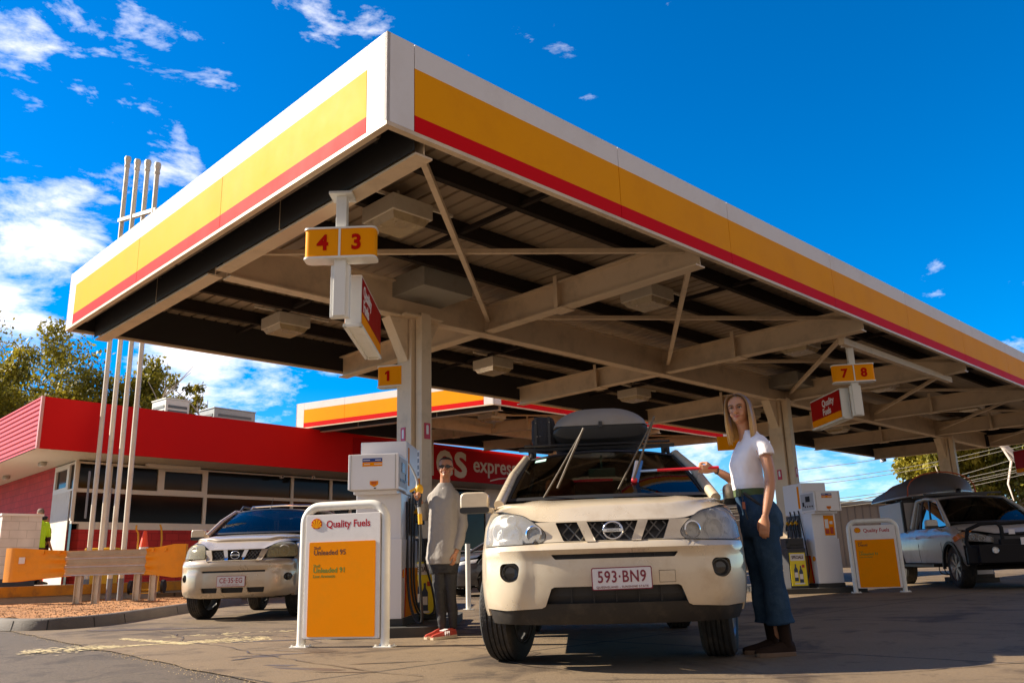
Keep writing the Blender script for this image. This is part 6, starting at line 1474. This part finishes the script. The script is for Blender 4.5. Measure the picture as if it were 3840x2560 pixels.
def frameM(p, z, x):
    z = Vector(z).normalized(); x = Vector(x); x = (x-z*x.dot(z)).normalized(); y = z.cross(x)
    return Matrix(((x.x, y.x, z.x, p[0]), (x.y, y.y, z.y, p[1]), (x.z, y.z, z.z, p[2]), (0, 0, 0, 1)))
def shoe(root, heel, toe, m, sole, name='shoe', h=.075, w_=.046, shaft=None):
    heel = Vector(heel); toe = Vector(toe); d = (toe-heel); L = d.length; d.normalize(); sd = Vector((d.y, -d.x, 0)); rings = []; so = []
    for f, ww, hh in ((0, .55, .9), (.04, .78, 1.05), (.2, .82, 1.15), (.40, .86, 1.0), (.6, 1.05, .72), (.8, 1.05, .55), (.94, .8, .42), (1, .45, .3)):
        c = heel+d*L*f; rings.append([tuple(c+sd*w_*ww*cos(a)*(.85 if sin(a) > 0 else 1)+Vector((0, 0, .022+h*hh*max(0, sin(a))))) for a in [pi*i/10 for i in range(11)]])
        so.append([tuple(c+sd*w_*ww*1.08*x+Vector((0, 0, z))) for x, z in ((1, .028), (1, .0), (-1, .0), (-1, .028))])
    b = MB(); b.loft([r_+[r_[0]] for r_ in rings], caps=True)
    if shaft: limb(b, shaft[0], shaft[1])
    o = b.build(name, m, root, smooth=50)
    b = MB(); b.loft(so); b.build('sole', sole, o, bevel=.004); return o
# ---- woman with the squeegee ----
wom = thing('person', 'blonde woman in white T-shirt and wide blue jeans reaching a squeegee to the windscreen', 'person', (0, 0, 0))
Fw = (-1, -.12, 0); wx = 1.74; wy = 6.22
HMw = headM((1.690, 6.19, 1.628), (-.50, -.86, 0), radians(-3), radians(3))
b = MB(); head(b, HMw, .216, 1.02)
limb(b, [(1.74, 6.24, 1.50), (1.725, 6.225, 1.58), (1.70, 6.205, 1.66)], [.058, .050, .050])
trunk(b, [(.86, 1.77, wy, .09, .10, .13), (1.0, 1.76, wy, .10, .11, .135), (1.12, 1.72, wy, .08, .09, .115), (1.3, 1.72, wy, .09, .09, .13), (1.44, 1.745, wy, .07, .07, .12), (1.50, 1.75, wy, .05, .05, .08)], Fw)
# near arm hanging
limb(b, [(1.775, 6.105, 1.455), (1.805, 6.04, 1.35), (1.812, 6.02, 1.20), (1.785, 6.00, 1.08), (1.745, 5.985, .955)], [.042, .042, .040, .037, .024])
hand(b, frameM((1.735, 5.98, .925), (-.16, -.02, -1), (-.9, .35, .1)), (.25, .35, .4, .5), .3, 1.0, 1)
# far arm reaching
limb(b, [(1.735, 6.40, 1.47), (1.74, 6.46, 1.34), (1.70, 6.47, 1.215), (1.60, 6.42, 1.265), (1.515, 6.365, 1.305)], [.046, .040, .037, .033, .023])
hand(b, frameM((1.490, 6.355, 1.312), (-1, -.15, .02), (0, -.55, .85)), (1.0, 1.15, 1.2, 1.25), .9, 1.0, 1)
for sy in (-1, 1): limb(b, [(1.77, wy+sy*.085, .88), (1.80, wy+sy*.085, .5), (1.82, wy+sy*.09, .12)], [.075, .052, .038])
bd = vox(b, 'body', SKIN, wom, .0055, 3, fac=.5)
face(bd, HMw, .216, 1.02)
# T-shirt
b = MB(); trunk(b, [(1.115, 1.715, wy, .098, .105, .132), (1.17, 1.71, wy, .112, .112, .140), (1.25, 1.705, wy, .106, .098, .135), (1.33, 1.712, wy, .118, .098, .142), (1.40, 1.73, wy, .110, .100, .150), (1.465, 1.75, wy, .088, .090, .155), (1.515, 1.758, wy, .064, .072, .128), (1.55, 1.755, wy, .056, .060, .085), (1.575, 1.750, wy, .050, .052, .062)], Fw, fold=(6, .035, .006))
limb(b, [(1.775, 6.10, 1.475), (1.80, 6.05, 1.43), (1.806, 6.03, 1.365)], [.060, .058, .058], end=False); limb(b, [(1.745, 6.36, 1.475), (1.742, 6.43, 1.42), (1.74, 6.46, 1.37)], [.060, .058, .054], end=False)
vox(b, 't_shirt', mat('tshirt_white', (.78, .72, .73), .85, var=.02), wom, .006, 2, (.014, .09), .5)
b = MB(); trunk(b, [(1.092, 1.716, wy, .110, .115, .140), (1.142, 1.712, wy, .108, .112, .138)], Fw); b.build('belt', mat('belt_green', (.06, .09, .03), .8), wom, smooth=50)
b = MB(); p = Vector((1.612, wy-.07, 1.115)); b.box(p, (.02, .05, .055), radians(10)); b.build('belt_buckle', mat('buckle', (.10, .12, .06), .5), wom)
b = MB(); b.tube([(1.63, 6.09, 1.11), (1.70, 6.075, 1.05), (1.78, 6.07, .98)], .012, 6); b.tube([(1.62, 6.095, 1.10), (1.625, 6.08, 1.0), (1.64, 6.075, .92)], .006, 6); b.build('key_strap', BLACK, wom)
b = MB(); b.box((1.622, 6.08, 1.02), (.02, .012, .05)); b.build('key_tag', mat('key_brown', (.30, .08, .04), .5), wom)
# jeans
DENIM = mat('blue_denim', (.022, .050, .095), .9, var=.3, nscale=5, bump=.4, bscale=150, spec=.15, dirt=((.09, .15, .22), .4, 4))
b = MB(); trunk(b, [(.80, 1.775, wy, .125, .13, .165), (.88, 1.772, wy, .135, .150, .175), (.96, 1.765, wy, .130, .150, .172), (1.04, 1.74, wy, .118, .130, .155), (1.10, 1.716, wy, .106, .110, .138)], Fw, fold=(5, .02, .01))
for sy, dx in ((-1, 0), (1, -.03)): sleeve(b, [(1.775+dx, wy+sy*.09, .86), (1.775+dx, wy+sy*.092, .70), (1.79+dx, wy+sy*.095, .48), (1.80+dx, wy+sy*.10, .34), (1.81+dx, wy+sy*.10, .21)], [.100, .092, .078, .086, .100], .05, freq=22)
o = vox(b, 'jeans', DENIM, wom, .008, 3, (.020, .16), .5)
for sy, dx in ((-1, 0), (1, -.03)): shoe(wom, (1.885+dx, wy+sy*.10-.005, 0), (1.60+dx, wy+sy*.10-.05, 0), mat('boot_dark', (.022, .012, .008), .8, var=.3, spec=.15), mat('boot_sole', (.13, .08, .05), .7), 'boot', .070, .044, ([(1.835+dx, wy+sy*.10, .06), (1.82+dx, wy+sy*.10, .25)], [.044, .048]))
# hair: a thin cap under several hundred fine locks, darker at the roots
HAIR = mat('blonde_hair', (.60, .33, .09), .4, var=.3, nscale=40)
nt = HAIR.node_tree; bs = nt.nodes['Principled BSDF']; src = bs.inputs['Base Color'].links[0].from_socket
tcn = nt.nodes.new('ShaderNodeTexCoord'); sp_ = nt.nodes.new('ShaderNodeSeparateXYZ'); nt.links.new(tcn.outputs['Object'], sp_.inputs[0]); mr_ = nt.nodes.new('ShaderNodeMapRange'); nt.links.new(sp_.outputs['Z'], mr_.inputs[0]); mr_.inputs['From Min'].default_value = 1.58; mr_.inputs['From Max'].default_value = 1.82
mxh = nt.nodes.new('ShaderNodeMix'); mxh.data_type = 'RGBA'; nt.links.new(mr_.outputs[0], mxh.inputs[0]); nt.links.new(src, mxh.inputs[6]); mxh.inputs[7].default_value = (.17, .095, .04, 1); nt.links.new(mxh.outputs[2], bs.inputs['Base Color'])
Hh = .218; T = lambda x, y, z: HMw @ Vector((x, y, z*Hh))
b = MB(); rings = []
for t, w_, f, bk in HT:
    if t < .50: continue
    rings.append([tuple(HMw @ Vector((1.07*w_*cos(a), ((f*(.15 if t < .8 else .72 if t < .9 else 1.08) if sin(a) > 0 else -bk*1.08)*sin(a)), t*Hh*1.02))) for a in [2*pi*i/30 for i in range(30)]])
b.loft(rings); hb = b.build('hair', HAIR, wom, smooth=60)
random.seed(4); b = MB()
for i in range(460):
    sx = random.choice((-1, 1)); q = random.random()          # q: 0 front .. 1 back
    rx = random.uniform(-.004, .004); y1 = .052-.145*q; part = Vector((sx*random.uniform(.004, .03), .060-.115*q*random.uniform(.8, 1.1), 1.0-.10*q*q))
    wx_ = .075+.010*random.random() if q < .75 else .075*(1-(q-.75)*2.6); ln = (-.62 if q < .35 else -.42-.12*q)+random.gauss(0, .035)-.04*sin(q*12)
    P_ = [part, Vector((sx*wx_*.72, .064-.150*q, .90)), Vector((sx*(wx_+.003), y1, .66)), Vector((sx*(wx_+.009+rx), y1+.004, .35)), Vector((sx*(wx_+.010+rx*2), y1+.010, -.05)), Vector((sx*(wx_+.004+rx*3), y1+.020+rx, ln))]
    Q = []
    for k in range(5):
        for m_ in range(3):
            f = m_/3; p0 = P_[max(0, k-1)]; p1 = P_[k]; p2 = P_[k+1]; p3 = P_[min(5, k+2)]; v = .5*((2*p1)+(p2-p0)*f+(2*p0-5*p1+4*p2-p3)*f*f+(3*p1-p0-3*p2+p3)*f**3); Q.append(T(v.x, v.y, v.z))
    Q.append(T(*P_[-1])); r0 = random.uniform(.0028, .0048); b.tube(Q, [r0*(.7 if k < 2 else 1 if k < 12 else 1-.22*(k-12)) for k in range(len(Q))], 5)
b.build('hair_locks', HAIR, hb, smooth=60)
b = MB(); b.lathe([(.027, -.005), (.030, -.005), (.030, .006), (.027, .006)], frameM((1.522, 6.368, 1.303), (-1, -.3, .2), (0, 1, 0)), 16); b.build('bracelet', BLACK, wom)
# squeegee
sq = thing('squeegee', 'window squeegee with red pole and blue head pressed on the windscreen', 'squeegee', (0, 0, 0))
h0 = Vector((.945, 6.46, 1.325)); h1 = Vector((1.47, 6.335, 1.322)); dd = (h1-h0).normalized()
b = MB(); b.cyl(h0+dd*.14, h1+dd*.06, .0115, 12); b.build('pole', mat('pole_red', (.60, .01, .02), .35), sq, smooth=40)
b = MB(); b.cyl(h0+dd*.01, h0+dd*.14, .0095, 12); b.build('ferrule', mat('ferrule_blue', (.30, .42, .62), .4), sq, smooth=40)
b = MB(); hd = Vector((-.28, .05, -1)).normalized(); up = h0-hd*.085; lo = h0+hd*.085; b.bar(up, lo, .030, .020, (0, 1, 0)); b.build('head', mat('squeegee_blue', (.03, .16, .50), .4), sq, bevel=.003)
b = MB(); q = Vector((-.028, .012, 0)); b.bar(up+q, lo+q, .030, .030, (0, 1, 0)); b.build('sponge', mat('sponge_white', (.75, .70, .72), .9, bump=.8, bscale=200), sq, bevel=.006)
b = MB(); q = Vector((-.02, 0, 0)); b.sphere(lo+q-hd*.015, (.027, .022, .024), 12); b.build('end_cap', mat('cap_red', (.65, .02, .03), .4), sq, smooth=True)
# ---- man at the pump ----
man = thing('person', 'short-haired person in sunglasses, grey sweatshirt and black leggings holding a yellow fuel nozzle', 'person', (0, 0, 0))
Fm = (-.22, -1, 0); mx = -.735; my = 8.46
HMm = headM((-.712, 8.43, 1.512), (-.02, -1, 0), radians(4), radians(-3))
b = MB(); head(b, HMm, .215, .95)
limb(b, [(-.715, 8.46, 1.42), (-.715, 8.455, 1.48), (-.712, 8.45, 1.55)], [.058, .051, .05])
trunk(b, [(.70, mx, my, .08, .09, .13), (.95, mx, my, .08, .09, .13), (1.2, mx, my, .08, .08, .12), (1.36, mx, my, .06, .06, .11), (1.42, mx, my, .05, .05, .08)], Fm)
limb(b, [(-.64, 8.455, 1.31), (-.550, 8.445, 1.10), (-.575, 8.40, .93), (-.603, 8.37, .80)], [.024, .028, .028, .023])
hand(b, frameM((-.61, 8.365, .785), (-.12, -.05, -1), (-.5, -.8, 0)), (.4, .5, .5, .6), .3, .95, 1)
limb(b, [(-.82, 8.47, 1.31), (-.922, 8.585, 1.165), (-.950, 8.51, 1.235), (-.962, 8.44, 1.30)], [.024, .028, .026, .022])
hand(b, frameM((-.965, 8.435, 1.315), (.12, -.85, .5), (.35, .35, .85)), (1.2, 1.25, 1.3, 1.3), .9, .95, -1)
for kx, s in ((-.785, -1), (-.675, 1)): limb(b, [(kx, 8.47, .74), (kx+.01, 8.445, .42), (kx+.024, 8.478, .08)], [.05, .026, .016])
bd = vox(b, 'body', SKIN2, man, .0055, 3, fac=.5)
face(bd, HMm, .215, .95, lip=(.30, .10, .08), glasses=True)
b = MB(); H_ = .215; rings = []
for t, w_, f, bk in HT:
    if t < .50: continue
    k = sstep(.5, .8, t); rings.append([tuple(HMm @ Vector((.95*1.04*w_*cos(a), .95*((f*(.05+.98*sstep(.72, .86, t)) if sin(a) > 0 else -bk*1.05)*sin(a)), t*H_*1.015))) for a in [2*pi*i/28 for i in range(28)]])
b.loft(rings); vox(b, 'hair', mat('black_hair', (.012, .010, .010), .6), man, .006, 2)
T = lambda x, y, z: HMm @ Vector((x*.95, y*.95, z*H_))
b = MB()
for sx in (-1, 1):
    b.loft([[tuple(T(sx*.032+.029*cos(a), .088+e-.10*abs(.032+.029*cos(a)*sx)**1.3*1.6, .505+.085*sin(a)*(1 if sin(a) < 0 else .8))) for a in [2*pi*i/16 for i in range(16)]] for e in (0, .006)])
b.tube([T(-.01, .094, .53), T(.01, .094, .53)], .003, 6)
for sx in (-1, 1): b.tube([T(sx*.06, .078, .53), T(sx*.073, .03, .53), T(sx*.075, -.02, .52)], .003, 6)
b.build('sunglasses', mat('sunglass_dark', (.02, .012, .008), .15), man, smooth=50)
b = MB(); trunk(b, [(.685, mx, my, .118, .12, .160), (.715, mx, my, .125, .125, .163), (.74, mx, my, .132, .13, .170), (.88, mx, my, .126, .125, .160), (1.05, mx, my, .118, .12, .150), (1.20, mx, my, .118, .115, .146), (1.30, mx+.003, my, .110, .106, .150), (1.365, mx+.006, my, .090, .092, .136), (1.415, mx+.010, my, .070, .075, .104), (1.455, mx+.016, my, .058, .062, .072), (1.472, mx+.02, my, .054, .056, .060)], Fm, fold=(7, .055, .004))
sleeve(b, [(-.625, 8.455, 1.345), (-.575, 8.45, 1.24), (-.545, 8.445, 1.10), (-.560, 8.41, .96), (-.598, 8.375, .815)], [.056, .055, .053, .050, .044], .085)
sleeve(b, [(-.835, 8.47, 1.335), (-.890, 8.54, 1.24), (-.925, 8.59, 1.16), (-.948, 8.52, 1.22), (-.960, 8.465, 1.285)], [.056, .054, .052, .048, .038], .07)
vox(b, 'sweatshirt', mat('grey_marl', (.31, .285, .265), .9, var=.06, nscale=60, spec=.15), man, .006, 2, (.010, .07), .5)
b = MB(); trunk(b, [(.60, mx, my, .09, .10, .135), (.68, mx, my, .11, .115, .155), (.78, mx, my, .10, .11, .15)], Fm)
for kx, s in ((-.785, -1), (-.675, 1)): limb(b, [(kx-.005*s, 8.47, .68), (kx+.004, 8.455, .52), (kx+.01, 8.445, .40), (kx+.022, 8.47, .24), (kx+.026, 8.48, .11)], [.082, .066, .050, .050, .038])
vox(b, 'leggings', mat('black_leggings', (.022, .022, .025), .75, bump=.3, bscale=90), man, .007, 3, (.012, .06), .5)
SH_R = mat('red_shoe', (.40, .05, .03), .6); SOLE = mat('cream_sole', (.60, .48, .34), .7)
shoe(man, (-.745, 8.53, 0), (-.90, 8.31, 0), SH_R, SOLE, 'shoe', .06, .038); sh_ = shoe(man, (-.63, 8.50, 0), (-.83, 8.22, 0), SH_R, SOLE, 'shoe', .06, .038)
b = MB()
for f in (.42, .50, .58): c = Vector((-.63, 8.50, 0)).lerp(Vector((-.83, 8.22, 0)), f); b.box(c+Vector((-.030, .022, .045))*0+Vector((.034, -.024, .048)), (.004, .012, .045), radians(55)); b.box(c+Vector((0, 0, .085-.05*(f-.4))), (.05, .008, .008), radians(-35))
b.build('shoe_stripes', PWHITE, sh_)
b = MB(); b.sphere((-.728, 8.372, 1.412), .008, 8); b.build('pendant', PWHITE, man)
nz_ = thing('fuel_nozzle', 'yellow and black fuel nozzle raised in the hand of the person in sunglasses', 'nozzle', (0, 0, 0))
nozzle(Matrix.Translation((-.985, 8.385, 1.36)), nz_, 'nozzle')
b = MB(); b.cyl((-.967, 8.385, 1.235), (-.960, 8.385, 1.17), .019, 14); b.build('hose_coupling', STEEL, nz_, smooth=40)
b = MB(); b.cyl((-.960, 8.385, 1.17), (-.956, 8.385, 1.07), .021, 14); b.build('yellow_sleeve', MATS['nozzle_yellow'], nz_, smooth=40)
pts = [(-.956, 8.385, 1.07), (-.958, 8.40, .85), (-.965, 8.43, .55), (-.955, 8.50, .28), (-.98, 8.68, .14), (-1.06, 8.82, .16), (-1.14, 8.95, .40), (-1.17, 9.05, .9), (-1.18, 9.1, 1.4)]
Q = []
for i in range(len(pts)-1):
    for q in range(6):
        f_ = q/6; p0 = Vector(pts[max(0, i-1)]); p1 = Vector(pts[i]); p2 = Vector(pts[i+1]); p3 = Vector(pts[min(len(pts)-1, i+2)]); Q.append(.5*((2*p1)+(p2-p0)*f_+(2*p0-5*p1+4*p2-p3)*f_**2+(3*p1-p0-3*p2+p3)*f_**3))
b = MB(); b.tube(Q, .0135, 8); b.build('hose', BLACK, nz_, smooth=60)
# ---- two people by the shop ----
def walker(x, y, z0, label, top, bottom, hairc, F, skirt=False, H=1.75, sleeve=True):
    t = thing('person', label, 'person', (x, y, z0)); k = H/1.75
    HM = headM((0, 0, 1.52*k), F); b = MB(); head(b, HM, .225*k); limb(b, [(0, .02, 1.42*k), (0, .015, 1.56*k)], [.055, .05])
    Fv = Vector(F).normalized(); Sd = Vector((Fv.y, -Fv.x, 0))
    trunk(b, [(.8, 0, 0, .1, .1, .15), (1.2, 0, 0, .1, .1, .15), (1.42, 0, 0, .07, .07, .14)], F)
    for s in (-1, 1):
        sh = Sd*s*.2; e = Sd*s*.26; w_ = Sd*s*.24+Fv*.12; limb(b, [tuple(sh+Vector((0, 0, 1.40*k))), tuple(e+Vector((0, 0, 1.10*k))), tuple(w_+Vector((0, 0, .86*k)))], [.045, .038, .026]); hand(b, frameM(w_+Vector((0, 0, .84*k)), (0, 0, -1), Fv), (.4,)*4, .3)
        limb(b, [tuple(Sd*s*.09+Vector((0, 0, .85*k))), tuple(Sd*s*.09+Vector((0, 0, .08)))], [.07, .04])
    vox(b, 'body', SKIN2, t, .010, 2)
    b = MB(); trunk(b, [(.84*k, 0, 0, .13, .13, .18), (1.1*k, 0, 0, .13, .12, .18), (1.35*k, 0, 0, .12, .11, .2), (1.44*k, 0, 0, .08, .08, .13), (1.48*k, 0, 0, .06, .06, .07)], F)
    for s in (-1, 1): limb(b, [tuple(Sd*s*.19+Vector((0, 0, 1.38*k))), tuple(Sd*s*.255+Vector((0, 0, (1.12 if sleeve else 1.2)*k)))], [.075, .06])
    vox(b, 'shirt', top, t, .012, 2, (.03, .1))
    b = MB()
    if skirt: trunk(b, [(.28*k, 0, 0, .2, .2, .26), (.7*k, 0, 0, .16, .16, .2), (.9*k, 0, 0, .13, .13, .17)], F)
    else:
        trunk(b, [(.78*k, 0, 0, .12, .12, .17), (.9*k, 0, 0, .13, .13, .17)], F)
        for s in (-1, 1): limb(b, [tuple(Sd*s*.09+Vector((0, 0, .8*k))), tuple(Sd*s*.095+Vector((0, 0, .08)))], [.095, .06])
    vox(b, 'trousers' if not skirt else 'skirt', bottom, t, .012, 2)
    b = MB(); rings = []
    for tt, w_, f, bk in HT:
        if tt < .5: continue
        rings.append([tuple(HM @ Vector((1.08*w_*cos(a), ((f*(.2 if tt < .75 else 1.05) if sin(a) > 0 else -bk*1.1)*sin(a)), tt*.225*k*1.03))) for a in [2*pi*i/20 for i in range(20)]])
    b.loft(rings); b.build('hair', hairc, t, smooth=50)
    for s in (-1, 1): shoe(t, Sd*s*.09-Fv*.08, Sd*s*.10+Fv*.18, BLACK, BLACK)
    return t
walker(-11.80, 20.95, .52, 'worker with shaved head in bright yellow-green shirt by the shop', mat('hi_vis', (.50, .80, .01), .7, emis=None), mat('navy_trousers', (.02, .02, .04), .8), mat('grey_stubble', (.16, .11, .08), .8), (-.7, .5, 0), H=1.82)
walker(-11.86, 21.3, .52, 'person in dark red-black top standing behind the bright-shirted worker', mat('maroon_top', (.05, .006, .012), .8), mat('black_skirt', (.015, .012, .015), .8), mat('dark_hair', (.015, .010, .012), .6), (.5, .8, 0), skirt=True, H=1.66)
